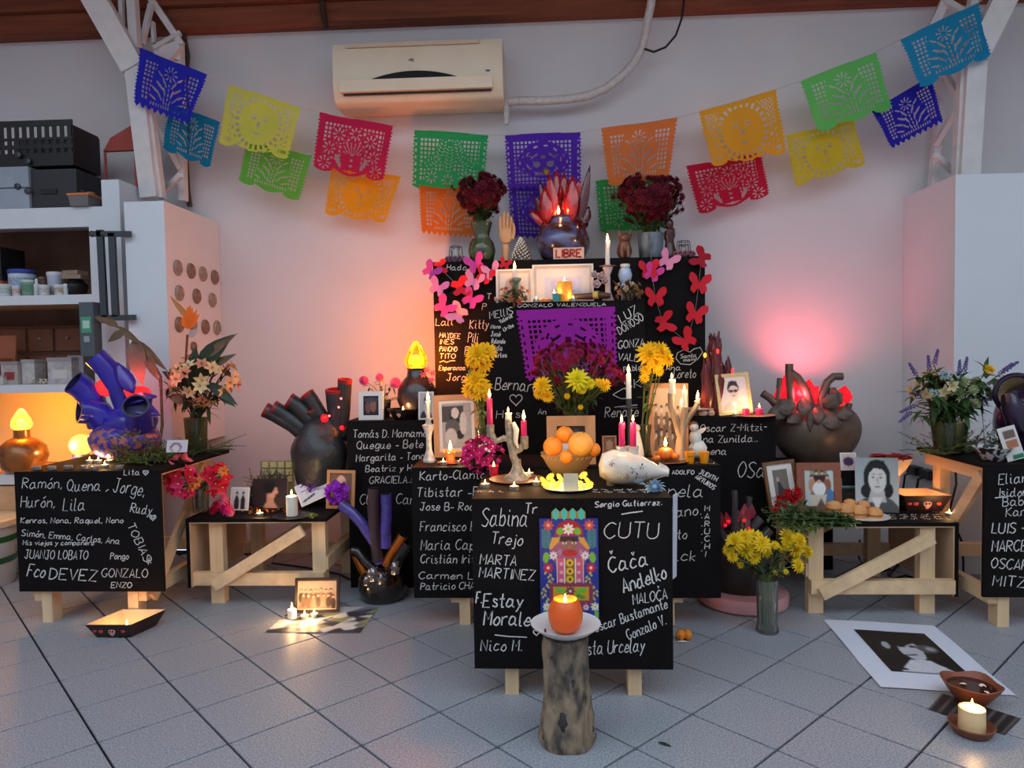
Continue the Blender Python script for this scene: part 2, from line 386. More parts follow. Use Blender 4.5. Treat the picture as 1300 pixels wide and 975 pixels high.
for i in range(-40, 40):
    for j in range(-40, 40):
        p = T0 + ts*((i+.5)*np.array([q, -q]) + (j+.5)*np.array([-q, -q]))
        if not (-5.8 < p[0] < 5.8 and -4.5 < p[1] < WALL-.02): continue
        near = -3.35 < p[0] < 3.0 and 1.75 < p[1] < WALL and abs(p[0]) < .75*p[1]+.45
        if near:
            inst('tile', tme, floor, (p[0], p[1], 0)); nt += 1
        else: far.add(tm.verts(), tm.f, t=(p[0], p[1], 0))
o = obj('far_tiles', far, TILE, floor, smooth=False, kind='stuff')

m = M(); m.box((-6, WALL, 0), (6, WALL+.15, 4.2)); struct('wall_back', m, WALLM)
m = M(); m.box((-6, -3.4, 0), (6, -3.25, 4.2)); struct('wall_sky_block', m, WALLM)  # unseen wall added behind the camera to block low sky light
m = M(); m.box((-4.6, -5, 0), (-4.45, WALL, 4.2)); struct('wall_left', m, WALLM)
m = M(); m.box((4.6, -5, 0), (4.75, WALL, 4.2)); struct('wall_right', m, WALLM)
m = M(); m.box((-6, 2.15, 4.05), (6, WALL+.15, 4.15)); ceil = struct('ceiling', m, BROWN)  # stops short of the camera: roof opening added to let sky light in
# boards of the roof edge above the wall
for k, (z0, z1, y0) in enumerate([(3.35, 3.47, 4.50), (3.47, 3.62, 4.46), (3.62, 3.80, 4.42), (3.8, 4.05, 4.40)]):
    m = M(); m.box((-5.9, y0, z0+.004), (5.9, WALL, z1)); obj('roof_board', m, BROWN, ceil, smooth=False)
for k in range(2):
    y = 3.6-k*1.1; m = M(); m.box((-5.9, y-.06, 3.86), (5.9, y+.06, 4.05)); obj('roof_beam', m, BROWN, ceil, smooth=False)
m = M(); m.tube([(-1.36, 4.43, 3.62), (-1.36, 4.47, 3.42), (-1.34, 4.47, 3.30)], .018, 8); obj('roof_bracket', m, mat('rusty_iron', (70, 45, 36), .7, .4), ceil)

# steel lattice columns
def bar(P, nm, a, b, ya, yb, wpx, t=.03):
    p, q = PY(*a, ya), PY(*b, yb); m = M(); m.beam(p, q, wpx*MPP((ya+yb)/2), t, up=(0, 1, 0)); return obj(nm, m, STEEL, P, smooth=False)
P = thing('truss_column', 'white steel lattice column rising behind the shelving unit', 'column', PY(190, 251, 4.28))
bar(P, 'front_flange', (169, 72), (190.6, 251), 4.28, 4.28, 22, .05); bar(P, 'raking_arm', (170, 86), (96, -45), 4.27, 4.2, 30, .06)
bar(P, 'inner_flange', (187, 110), (205, 252), 4.31, 4.31, 8, .05); bar(P, 'rear_flange', (228, 52), (233, 255), 4.5, 4.5, 8, .05)
for a_, b_ in [((194, 151), (229, 214)), ((230, 222), (204, 246)), ((192, 145), (230, 100)), ((229, 58), (184, 112))]: bar(P, 'lacing_bar', a_, b_, 4.33, 4.48, 6)
bar(P, 'upper_flange', (166, -40), (172, 62), 4.32, 4.3, 11, .05); bar(P, 'upper_chord', (166, -40), (231, 57), 4.4, 4.48, 8)
bar(P, 'lacing_bar', (192, 6), (180, 56), 4.4, 4.35, 6); bar(P, 'lacing_bar', (195, 62), (229, 42), 4.4, 4.48, 5); bar(P, 'lacing_bar', (194, 28), (196, 55), 4.42, 4.42, 4); bar(P, 'hanger_bar', (153, -30), (155, 30), 4.3, 4.3, 5)
m = M(); q0, q1, q2, q3 = PY(194, 62, 4.4), PY(229, 50, 4.47), PY(229, 76, 4.47), PY(197, 72, 4.4); m.add([q0, q1, q2, q3]+[x+np.array([0, .02, 0]) for x in (q0, q1, q2, q3)], [(0, 1, 2, 3), (7, 6, 5, 4), (0, 4, 5, 1), (1, 5, 6, 2), (2, 6, 7, 3), (3, 7, 4, 0)]); obj('gusset_plate', m, STEEL, P, smooth=False)
P = thing('truss_column', 'white steel lattice column rising above the tall wide white cabinet', 'column', PY(1229, 226, 4.28))
bar(P, 'front_flange', (1240, 50), (1229, 229), 4.28, 4.28, 23, .05); bar(P, 'raking_arm', (1238, 72), (1294, -40), 4.27, 4.2, 27, .06)
bar(P, 'inner_flange', (1222, 80), (1214, 229), 4.31, 4.31, 8, .05); bar(P, 'rear_flange', (1203, 40), (1183, 244), 4.5, 4.5, 8, .05)
for a_, b_ in [((1218.5, 133), (1187, 185)), ((1188, 197), (1213, 221)), ((1221, 128), (1197, 90)), ((1222, 60), (1196, 96))]: bar(P, 'lacing_bar', a_, b_, 4.33, 4.48, 6)
bar(P, 'upper_chord', (1183, 36), (1215, -30), 4.45, 4.4, 10); bar(P, 'lacing_bar', (1198, 0), (1228, 18), 4.42, 4.35, 7); bar(P, 'upper_flange', (1226, 60), (1240, -30), 4.33, 4.33, 9, .05)
m = M(); pts = [PY(u, v, 4.57) for u, v in [(232, 38), (238, 70), (235, 110), (239, 150), (236, 200), (238, 240), (241, 262)]]; m.tube(pts, .016, 7)
tag(obj('wall_cable', m, mat('old_cable', (62, 50, 44), .8, var=.5, scale=60), origin=pts[-1]), 'old dark cable running down the wall beside the lattice column', 'cable')

# tall white cabinets
def cabinet(name, label, x0, x1, y0, z1, seam=None, z0=0):
    P = thing(name, label, 'cabinet', ((x0+x1)/2, (y0+WALL)/2, z0)); m = M(); m.box((x0, y0, z0), (x1, WALL-.002, z1)); obj('body', m, CABW, P, smooth=False)
    if seam:
        m = M(); m.box((x0, y0-.018, .1), (x1, y0-.001, z1)); d = obj('door', m, CABW, P, smooth=False)
    return P
cabinet('partition_cabinet', 'tall narrow white cabinet whose side carries round ceramic discs', -2.36, -2.13, 3.95, 2.155, z0=.76)
cabinet('tall_cabinet', 'tall wide white cabinet behind the wild flower vase', 2.225, 3.4, 4.07, 2.2, True)
pp = thing('end_panel', 'white upright end panel between the shelving unit and the disc cabinet', 'panel', (-2.5, 4.3, .76))
m = M(); m.box((PY(130.5, 300, 4.08)[0], 4.085, .76), (-2.465, 4.5, 2.315)); obj('panel', m, CABW, pp, smooth=False)
# ceramic discs on the cabinet side
DISC = [mat('fired_clay_grey', (150, 138, 128), .7, var=.3, scale=40, bump=.3), mat('fired_clay_brown', (128, 108, 94), .7, var=.35, scale=40, bump=.3)]
dl = ['ringed like a target', 'with a dark pitted face', 'with a leaf relief', 'with an open ring', 'with a coiled relief', 'with a plain dark face', 'shaped as a ring', 'with a split ring', 'with a worn face', 'with a pale ribbed face', 'with a wheel relief', 'with a small leaf shape']
for k, (u, v) in enumerate([(225, 340), (242, 344), (257, 348), (272, 352), (227, 372), (249, 376), (269, 381), (227, 412), (244, 411), (260, 415), (275, 416), (245, 440)]):
    p = PX(u, v, -2.129); r = .046 if k < 11 else .03; m = M()
    R = roty(pi/2)
    m.lathe([(0, 0), (r, 0), (r, .008), (r*.86, .014), (r*.72, .007), (r*.45, .007 if k % 2 else .012), (.0, .009)], p, 20, R)
    if k in (0, 2, 4, 8, 10): m.lathe([(r*.5, .006), (r*.5, .013), (r*.3, .013), (r*.3, .006)], p, 12, R)
    if k in (1, 5, 9): m.ball(p+np.array([.008, 0, .01]), (.006, .012, .018), 8, 5)
    tag(obj('ceramic_disc', m, DISC[k % 2], origin=p), 'small round clay disc '+dl[k]+' on the white cabinet side', 'disc', 'clay discs on the cabinet side')

# air conditioner
ACW = mat('aged_white_plastic', (226, 205, 176), .4, var=.05, scale=4)
A0 = np.array([-1.262, 4.38, 2.79]); Wd, Hh = 1.02, .36
P = thing('air_conditioner', 'cream wall mounted split air conditioner above the paper flags', 'air conditioner', (A0[0]+Wd/2, WALL, A0[2]))
prof = [(0, 0), (-.03, .02), (-.05, .07), (-.06, .12), (-.055, .30), (-.04, .35), (0, .36), (.235, .36), (.235, .02), (.2, 0)]
m = M(); n = len(prof); v = [(A0[0]+dx, A0[1]+.0+a, A0[2]+z) for dx in (0, Wd) for a, z in prof]
m.add(v, [tuple(range(n-1, -1, -1)), tuple(range(n, 2*n))]+[(i, (i+1) % n, (i+1) % n+n, i+n) for i in range(n)]); obj('casing', m, ACW, P, ang=50)
x0 = A0[0]
m = M(); m.box((x0+.045, 4.300, A0[2]+.055), (x0+Wd-.06, 4.338, A0[2]+.125)); lo = obj('louver', m, ACW, P, smooth=False)
m = M(); m.box((x0+.06, 4.325, A0[2]+.043), (x0+Wd-.07, 4.336, A0[2]+.053)); obj('air_slot', m, BLK, P, smooth=False)
m = M(); pts = [(t, .045*(1-((t-.27)/.27)**2)) for t in np.linspace(0, .54, 14)]
m.prism([(a, b) for a, b in pts], .006, t=(x0+.22, 4.316, A0[2]+.128)); obj('display_window', m, mat('smoked_plastic', (26, 22, 21), .55, spec=.2), P, smooth=False)
m = M(); m.box((x0+.08, 4.318, A0[2]+.322), (x0+Wd-.14, 4.326, A0[2]+.345)); obj('intake_grille', m, mat('aged_plastic_shade', (196, 176, 150), .5), P, smooth=False)
m = M(); 
for t in (0, 1): m.tube([(x0+.46+.012*t, 4.318, A0[2]+.235+.008*t), (x0+.475+.012*t, 4.318, A0[2]+.243), (x0+.478+.01*t, 4.318, A0[2]+.228)], .0025, 5)
obj('logo_mark', m, mat('grey_print', (70, 66, 64), .5), P)
m = M(); m.box((x0+Wd-.1, 4.319, A0[2]+.155), (x0+Wd-.075, 4.33, A0[2]+.165)); obj('badge', m, GREYM, P, smooth=False)
# wrapped refrigerant pipe and cable
HOSE = mat('pipe_wrap', (196, 186, 182), .6, var=.14, scale=40, bump=.3)
hp = [(641, 130), (660, 128), (690, 128), (720, 126), (745, 122), (768, 113), (788, 98), (805, 80), (815, 62), (819, 45), (823, 22), (826, 8), (829, -12)]
m = M(); pts = [PY(u, v, 4.50 if k < 9 else 4.50-.02*(k-8)) for k, (u, v) in enumerate(hp)]; m.tube(pts, .026, 10)
hr = tag(obj('wrapped_pipe', m, HOSE, origin=pts[0]), 'white wrapped pipe sweeping from the air conditioner up to the roof', 'pipe')
m = M(); m.tube([PY(641, 130, 4.48), PY(643, 138, 4.48), PY(643, 158, 4.48)], [.016, .018, .014], 8)
tag(obj('drain_hose', m, HOSE, origin=PY(643, 138, 4.48)), 'short white drain stub hanging below the air conditioner corner', 'pipe')
m = M(); pts = [PY(u, v, 4.47) for u, v in [(818, 62), (830, 66), (845, 60), (858, 45), (865, 25), (868, 5), (869, -15)]]; m.tube(pts, .007, 6)
tag(obj('black_cable', m, BLK, origin=pts[0]), 'thin black cable looping from the wrapped pipe to the roof', 'cable')

# ================================================================ trestle tables: a black board top and one black end panel on pine legs
def table(label, x0, x1, yf, yb, zt, zp, leg_in, rot=0, legx=None, name='trestle_table', flip=False, brace=True):
    """local: panel on the side y=0, width W along x, depth D along +y; rot turns it so the panel faces left (-1) or right (+1)"""
    if rot == 0: Wd, Dp = x1-x0, yb-yf; T = lambda p: np.asarray(p)+np.array([x0, yf, 0]); R = np.eye(3)
    elif rot == -1: Wd, Dp = yb-yf, x1-x0; R = rotz(-pi/2); T = lambda p: R@np.asarray(p)+np.array([x0, yb, 0])
    else: Wd, Dp = yb-yf, x1-x0; R = rotz(pi/2); T = lambda p: R@np.asarray(p)+np.array([x1, yf, 0])
    P = thing(name, label, 'table', ((x0+x1)/2, (yf+yb)/2, 0)); t = .018
    def bx(nm, a, b, ma, par=P): m = M(); m.box(a, b, R, T((0, 0, 0))); return obj(nm, m, ma, par, smooth=False)
    top = bx('table_top', (0, 0, zt-t), (Wd, Dp, zt), BLACK)
    pan = bx('chalk_panel', (0, 0, zp), (Wd, t, zt-t-.0005), BLACK)
    bx('panel_back', (.002, t, zp), (Wd-.002, t+.006, zt-t-.001), PLY)
    bx('top_underside', (.002, t+.006, zt-t-.006), (Wd-.002, Dp-.002, zt-t), PLY)
    lx = legx or (.13, Wd-.13)
    lw, ld = .05, .07; zt2 = zt-t-.006
    for i, xx in enumerate(lx):
        for yy in (leg_in, Dp-.09):
            bx('leg', (xx-lw/2, yy, 0), (xx+lw/2, yy+ld, zt2), PINE)
        o_ = -1 if i == 0 else 1; xa = xx+o_*(lw/2+.021); 
        bx('rail', (min(xx+o_*lw/2, xx+o_*(lw/2+.04)), t+.008, .105), (max(xx+o_*lw/2, xx+o_*(lw/2+.04)), Dp-.02, .17), PINEX)
        if rot == 0: bx('rail', (min(xx+o_*lw/2, xx+o_*(lw/2+.04)), t+.008, zt2-.06), (max(xx+o_*lw/2, xx+o_*(lw/2+.04)), Dp-.02, zt2-.001), PINEX)
        if brace:
            m = M(); xb = xx+o_*(lw/2+.052); ya, yb2 = leg_in+.04, Dp-.12
            if rot == 1 or flip: ya, yb2 = yb2+.06, ya
            m.beam(T((xb, ya, .11)), T((xb, yb2, zt2-.035)), .022, .06, up=R@np.array([0, 0, 1.])); obj('brace', m, PINEX, P, smooth=False)
    bx('stretcher', (lx[0]-.02, Dp-.055, .175), (lx[1]+.02, Dp-.01, .24), PINE)
    P['pan'] = pan.name; P['top'] = top.name
    return P, pan, top
TF, PF, _ = table('front altar table whose black panel carries the painted folk art board', -.285, .441, 2.59, 3.24, .742, .111, .03, legx=(.135, .59))
TM, PM, _ = table('wide altar table standing behind the table with the folk art board', -.64, .778, 3.285, 3.69, .748, .135, .02, legx=(.235, 1.185))
TL, PL, _ = table('black trestle table under the cobalt blue ceramic heart', -2.565, -1.848, 3.30, 4.05, .742, .16, .02, legx=(.12, .55))
TR, PR, _ = table('black trestle table under the wild flower vase', 1.937, 2.66, 3.275, 3.87, .742, .143, .02, legx=(.1, .6), flip=True)
TLL, _, _ = table('low pine trestle table under the black pipe heart', -1.862, -1.133, 3.55, 4.22, .452, .095, .1, rot=-1, legx=(.09, .6))
TRL, _, _ = table('low pine trestle table with the bread rolls on it', 1.215, 1.925, 3.45, 4.10, .44, .085, .1, rot=1, legx=(.04, .6))
del TF['pan'], TF['top'], TM['pan'], TM['top'], TL['pan'], TL['top'], TR['pan'], TR['top'], TLL['pan'], TLL['top'], TRL['pan'], TRL['top']

# the stepped back of the altar: black board boxes
ZSB = .917
def board_box(name, label, x0, x1, yf, yb, z0, z1):
    P = thing(name, label, 'box', ((x0+x1)/2, (yf+yb)/2, z0)); t = .016
    def bx(nm, a, b): m = M(); m.box(a, b); return obj(nm, m, BLACK, P, smooth=False)
    top = bx('top_board', (x0, yf, z1-t), (x1, yb, z1)); fr = bx('front_board', (x0, yf, z0), (x1, yf+t, z1-t-.0005))
    bx('side_board', (x0, yf+t, z0), (x0+t, yb, z1-t-.0005)); bx('side_board', (x1-t, yf+t, z0), (x1, yb, z1-t-.0005))
    return P, fr, top
BT, PT, _ = board_box('altar_tower', 'tall black altar tower hung with paper butterflies', -.655, .90, 4.15, 4.5, 0, 1.806)
BM, PB, _ = board_box('altar_step', 'black altar step box carrying the purple cut paper banner', -.318, .534, 3.97, 4.145, 0, 1.552)
BL, PTO, _ = board_box('altar_side_box', 'black box with handwriting beside the black pipe heart', PY(440, 540, 3.84)[0], -.34, 3.84, 4.12, 0, ZSB)
BR, POS, _ = board_box('altar_side_box', 'black box with the big word below the drawn portrait', .56, PY(985, 528, 3.84)[0], 3.84, 4.12, 0, ZSB)

# handwriting in chalk
def wr(pan, y, L):
    for a in L:
        t, u, v, h, w, ang = a[:6]; lw = a[6]*.88 if len(a) > 6 else .0036; tw = text_lines(t)[1]; x = 0
        for k, word in enumerate(t.split(' ')):          # every word is a piece of its own
            if not word: x += 4.5; continue
            ww = text_lines(word)[1]; A = radians(ang)
            chalk(pan, word, u+x/tw*w*cos(A), v-x/tw*w*sin(A), h, ww/tw*w, ang, y=y, lw=lw); x += ww+2+4.5
def strokes(pan, y, polys, lw=.004):
    for P in polys:
        m = M(); ribbon(m, [PY(u, v, y-.0012) for u, v in P], np.array([0, -1., 0]), lw)
        obj('chalk_stroke', m, CHALK, pan, smooth=False)
def heart(u, v, s): return [(u+s*16*sin(t)**3/16, v-s*(13*cos(t)-5*cos(2*t)-2*cos(3*t)-cos(4*t))/16) for t in np.linspace(0, 2*pi, 22)]
wr(PF, 2.59, [('Sabina', 611, 668, 23, 58, 0), ('Trejo', 623, 690, 15, 40, -4), ('Tr', 666, 652, 13, 15, 0), ('MARTA', 609, 716, 13, 46, -3), ('MARTINEZ', 608, 733, 13, 70, -3),
  ('F.', 604, 766, 14, 7, 0, .006), ('Estay', 613, 771, 17, 50, 0, .006), ('Morales', 614, 794, 18, 68, 0, .006), ('Nico M.', 610, 826, 14, 52, 0), ('Sergio Gutierrez.', 755, 644, 7, 85, 2),
  ('CUTU', 767, 683, 20, 68, 0), ('Čača', 774, 728, 19, 50, 13, .006), ('Andelko', 792, 753, 18, 58, 19, .006), ('MALOČA', 804, 768, 13, 44, 10), ('Oscar Bustamante', 756, 803, 12, 97, 19), ('Gonzalo V.', 798, 813, 13, 52, 23),
  ('sta Urcelay', 746, 831, 17, 72, 3)])
strokes(PF, 2.59, [[(628, 806), (645, 808), (669, 809)], [(789, 653), (800, 651), (816, 649)], heart(681, 803, 4)])
wr(PM, 3.285, [('Karto_Clanto', 533, 610, 11, 82, 2), ('Tibistar _P', 529, 631, 12, 78, 1), ('Jose B_ Rod', 533, 648, 10, 70, 0), ('Francisco E', 533, 674, 12, 70, 0), ('Maria Cap', 534, 698, 13, 68, 0), ('Cristián Irit', 534, 715, 11, 68, 0),
  ('Carmen L', 532, 735, 9, 68, 0), ('Patricio CHA', 534, 749, 9, 68, 1), ('ADOLFO', 853, 602, 5, 28, 0), ('JUDITH', 887, 601, 6, 24, -25), ('ARTUROS', 882, 607, 6, 28, -32), ('nela', 848, 630, 16, 44, -2), ('tano.', 850, 657, 13, 40, 5),
  ('eto', 852, 685, 12, 20, 3), ('ack', 850, 712, 13, 32, 0)] + [(ch, 894.5-k*.0, 649+k*9.6, 7, 6 if ch != 'I' else 1, 0) for k, ch in enumerate('MARUCHI')])
strokes(PM, 3.285, [[(890.5, 657+k*10.5), (891.5, 657.6+k*10.5)] for k in range(5)])
wr(PTO, 3.84, [('Tomás D. Mamama', 448, 556, 10, 95, 1), ('Quegue _ Bete', 453, 570, 10, 84, 1), ('Margarita _ Tono', 452, 586, 9, 86, 2), ('Beatriz y H', 464, 599, 8, 58, 1), ('GRACIELA.!', 469, 614, 9, 53, 1), ('Cl   Tr Car', 457, 640, 13, 68, 0)])
wr(POS, 3.84, [('Oscar Z-Mitzi-', 889, 548, 9, 84, 1), ('na Zunilda..', 893, 562, 9, 68, 1), ('ena', 902, 577, 9, 20, 0), ('OSa', 936, 605, 20, 34, -4, .005)])
wr(PT, 4.15, [('Hada', 567, 343, 7, 26, 0), ('Lali', 553, 413, 9, 22, 0), ('HAYDEE', 558, 428, 6, 26, -4), ('INÉS', 558, 437, 6, 18, 0), ('PANCHO', 558, 446, 6, 22, 0), ('TITO', 558, 455, 6, 20, 0), ('Esperanza', 557, 470, 6, 34, 0), ('Jorge', 567, 483, 9, 30, 0),
  ('Kitty', 596, 417, 11, 24, 0), ('Pili', 594, 435, 13, 13, 0), ('R', 590, 449, 9, 8, 0), ('T', 618, 380, 7, 5, 0), ('P', 612, 393, 8, 5, 0), ('Santa', 864, 455, 5, 20, 5), ('mamá', 868, 459, 4, 18, 5), ('Ana', 845, 470, 7, 19, 0), ('Loreto', 855, 480, 11, 28, 2)])
strokes(PT, 4.15, [[(558, 460), (563, 458), (567, 460), (572, 458), (578, 458)], [(876, 447), (868, 444), (860, 448), (858, 455), (864, 462), (876, 463), (886, 456), (892, 447), (889, 441), (881, 443), (876, 447)]])
wr(PB, 3.97, [('GONZALO VALENZUELA', 657, 390, 4, 112, 1, .0035), ('MEllIS', 622, 405, 9, 30, 12), ('Nano', 623, 417, 5, 12, 0), ('Valeria', 635, 411, 5, 18, 28), ('Uribe', 640, 421, 5, 14, 28), ('José', 623, 427, 6, 12, 0), ('Rolando', 624, 436, 6, 17, 0), ('Aida', 624, 445, 7, 14, 0), ('Carlos', 624, 454, 6, 19, 2),
  ('Bernard', 628, 494, 15, 56, -4, .005), ('H', 630, 531, 10, 8, 0), ('s', 654, 530, 10, 6, 0), ('An', 683, 526, 7, 10, 0), ('Renate', 768, 530, 13, 42, 2, .005), ('LUZ', 789, 410, 11, 25, 32, .006), ('DONOSO', 787, 425, 10, 36, 32, .005), ('GONZA', 785, 443, 10, 33, 6, .005),
  ('VALEN', 784, 457, 9, 34, -4, .005), ('Pablo', 792, 473, 7, 22, 10), ('SK', 793, 495, 11, 22, 10)])
strokes(PB, 3.97, [heart(655, 507, 8), [(778, 501), (790, 494), (799, 491)], [(778, 501), (788, 506), (797, 506)], [(780, 517), (796, 515), (809, 514)]])
wr(PL, 3.30, [('Lita', 157, 603, 7, 20, 0), ('Ramón,', 28, 620, 13, 50, 0), ('Quena', 85, 623, 14, 42, 0), (',', 134, 623, 14, 4, 0), ('Jorge,', 143, 624, 17, 40, -8), ('Hurón,', 26, 644, 14, 43, 0), ('Lila', 80, 648, 16, 27, 0), ('Rudy', 165, 650, 12, 27, -8),
  ('Kenros, Nona, Raquel, Nono', 26, 664, 7, 130, 0), ('Simón, Emma, Carlos, Ana', 27, 680, 8, 125, -5), ('Mis viejos y compañero', 29, 692, 6, 90, 0), ('JUANJO LOBATO', 31, 709, 11, 80, -1), ('TOBIAS', 161, 667, 10, 52, -64), ('*', 186, 716, 7, 6, 0),
  ('Pongo', 140, 710, 8, 23, 0), ('Fco', 34, 731, 16, 22, -8, .006), ('DEVEZ', 62, 735, 14, 60, -3, .006), ('GONZALO', 129, 733, 11, 58, 0), ('ENZO', 141, 746, 7, 26, 0)])
strokes(PL, 3.30, [heart(185, 600, 3.5), heart(186, 599.5, 2), heart(194, 657, 4), heart(194, 656.5, 2.2)])
wr(PR, 3.275, [('Eliana', 1268, 615, 13, 46, 4), ('Isidora', 1268, 631, 11, 44, 2), ('Babi', 1273, 643, 11, 32, 4), ('Karen', 1277, 656, 11, 40, 4), ('LUIS - R', 1259, 677, 13, 58, 0, .005), ('MARCELO', 1259, 700, 14, 62, 0, .005), ('OSCAR', 1258, 721, 13, 46, -4, .005), ('MITZI', 1260, 743, 13, 46, -4, .005)])
strokes(PR, 3.275, [[(1263, 632), (1275, 631), (1284, 629)]])

# ================================================================ papel picado
def flag_mask(design, nx, ny):
    U, V = np.meshgrid((np.arange(nx)+.5)/nx, (np.arange(ny)+.5)/ny); asp = .72
    keep = np.ones((ny, nx), bool); x = U-.5; r = lambda cx, cy: np.sqrt((U-cx)**2+((V-cy)*asp)**2)
    ang = lambda cx, cy: np.arctan2((V-cy)*asp, U-cx)
    def lattice(sel, p=.052, w=.62):
        return sel & (((U/p) % 1) < w) & (((V*asp/p) % 1) < w)
    hole = np.zeros_like(keep); mot = np.zeros_like(keep)
    def rosette(cx, cy, R):
        nonlocal mot, hole
        rr, aa = r(cx, cy), ang(cx, cy); mot |= rr < R
        return (rr > R*.3) & (rr < R*.8) & (np.cos(aa*8) > .35)
    if design == 'sun':
        d1 = ((U+V*asp)/.05) % 1 < .55; d2 = ((U-V*asp)/.05) % 1 < .55; R = r(.5, .5); A = ang(.5, .5)
        corner = (V < .5) & (V > .1) & (np.abs(x) > .2) & (np.abs(x) < .44) & (R > .36) & (np.abs(x)*1.0 > .16+.45*V)
        hole |= corner & d1 & d2
        hole |= (R > .275) & (R < .33) & (np.cos(A*26) > .1) & (np.abs(np.sin(A*13)) < 1.1)
        hole |= (R > .355) & (R < .375) & (np.cos(A*20) > .3) & (V > .2)
        for k in (-1, 1):
            hole |= ((U-.5-k*.08)/.035)**2+((V-.42)/.022)**2 < 1; hole |= (np.abs(U-.5-k*.08) < .05) & (np.abs(V-.36) < .012)
            hole |= (np.abs(U-.5-k*.4) < .06) & (V > .84) & (V < .92) & (((U/.03) % 1) < .45)
            hole |= (np.abs(U-.5-k*.4) < .05) & (V > .55) & (V < .8) & (((V*asp+k*U)/.07) % 1 < .2) & (((U/.045) % 1) < .5)
        hole |= (np.abs(U-.5) < .022) & (V > .46) & (V < .56); hole |= (r(.5, .58) > .06) & (r(.5, .58) < .085) & (V > .66)
        bot = .93+.07*np.abs(np.sin((U*2.0+.25)*pi*1.0)); keep &= V < np.where(np.abs(x) < .27, .93+.07*np.cos(x/.27*pi/2), .9+.1*np.sqrt(np.clip(1-((np.abs(x)-.4)/.14)**2, 0, 1)))
    elif design == 'basket':
        ph = np.zeros_like(keep)
        for cx, cy in [(.3, .32), (.52, .27), (.73, .36), (.19, .58), (.8, .62), (.14, .84), (.86, .86)]: ph |= rosette(cx, cy, .105)
        bask = (np.abs(x) < .14+.03*(V < .6)) & (V > .55) & (V < .92); mot |= bask | ((r(.5, .6) < .16) & (V < .62))
        hole |= lattice((U > .1) & (U < .9) & (V > .12) & (V < .78) & ~mot) | ph
        hole |= (np.abs(x) < .13) & (V > .42) & (V < .62) & (np.cos(ang(.5, .7)*22) > .5)
        ring = r(.5, .62); hole |= (ring > .19) & (ring < .24) & (V > .68) & (np.abs(np.sin(ang(.5, .62)*3)) > .25) & ~bask
        hole |= (np.abs(x) < .02) & (((V/.1) % 1) < .45) & (V > .6) & (V < .95)
        keep &= V < np.where(np.abs(x) < .24, .90+.1*np.cos(x/.24*pi/2), .86+.14*np.sqrt(np.clip(1-((np.abs(x)-.36)/.16)**2, 0, 1)))
    elif design == 'plant':
        for cx, cy, a, b, t in [(.5, .5, .07, .22, 0), (.38, .34, .06, .17, .35), (.62, .32, .06, .17, -.35), (.27, .52, .06, .15, 1.1), (.74, .52, .06, .15, -1.1)]:
            dx, dy = U-cx, (V-cy)*asp; p_, q_ = dx*cos(t)+dy*sin(t), -dx*sin(t)+dy*cos(t); e = (p_/a)**2+(q_/b)**2; mot |= e < 1.3; hole |= (e < .75) & (np.abs(((q_+np.abs(p_)*.7)/.045) % 1-.5) < .16) & (np.abs(p_) > .012)
        hole |= rosette(.27, .8, .1) | rosette(.74, .8, .1); mot |= (np.abs(x) < .14) & (V > .7); hole |= (r(.5, .86) < .08) & (np.cos(ang(.5, .86)*8) > .4) & (r(.5, .86) > .025)
        hole |= lattice((U > .1) & (U < .9) & (V > .12) & (V < .86) & ~mot)
        keep &= V < np.where(np.abs(x) < .4, .97+.03*np.cos(x*6), 1-.9*np.clip(np.abs(x)-.4, 0, 1)**1.2)
    elif design == 'skull':
        R = np.sqrt((x/.3)**2+((V-.48)/.34)**2); mot |= R < 1; A = ang(.5, .48)
        for k in (-1, 1): mot |= r(.5+k*.22, .52) < .13; hole |= (r(.5+k*.22, .52) > .085) & (r(.5+k*.22, .52) < .1) & (np.cos(ang(.5+k*.22, .52)*6) > .2)
        hole |= (R > .72) & (R < .8) & (np.cos(A*9) > .3)
        for k in (-1, 1):
            hole |= ((U-.5-k*.09)/.05)**2+((V-.56)/.055)**2 < 1; hole |= (np.abs(V-(.36+.8*(np.abs(x)-.06)**1)) < .02) & (x*k > .07) & (x*k < .17)
        hole |= (np.abs(x) < .03) & (V > .4) & (V < .47); hole |= (np.abs(x) < .13) & (V > .7) & (V < .76) & (((U/.03) % 1) < .5)
        hole |= lattice((U > .11) & (U < .89) & (V > .13) & (V < .9) & ~mot)
        keep &= V < .94+.06*(1-np.abs(((U*11) % 1)-.5)*2)
    else:   # 'figure': lattice at both sides, dense cut motif in the middle
        mot |= (np.abs(x) < .19+.13*V) & (V > .1); ax = np.abs(x)          # mirrored sprays of slits, a rosette on top, a toothed band below
        for cx, cy, L_, w_, t in [(.07, .42, .07, .014, .6), (.13, .5, .08, .015, .9), (.19, .6, .08, .015, 1.1), (.06, .58, .06, .013, .3), (.12, .68, .06, .013, .7), (.22, .74, .06, .014, 1.2), (.15, .3, .05, .012, .9), (.05, .74, .045, .012, .2)]:
            dx, dy = ax-cx, (V-cy)*asp; p_, q_ = dx*sin(t)-dy*cos(t), dx*cos(t)+dy*sin(t); hole |= (p_/L_)**2+(q_/w_)**2 < 1
        hole |= (r(.5, .25) < .1) & (np.cos(ang(.5, .25)*9) > .5) & (r(.5, .25) > .03)
        hole |= (ax < .27) & (V > .82) & (V < .87) & (((U*24) % 1) < .5); hole |= (ax < .008) & (V > .42) & (V < .8) & (((V*12) % 1) < .6)
        hole |= lattice((U > .09) & (U < .91) & (V > .14) & (V < .84) & ~mot, .055)
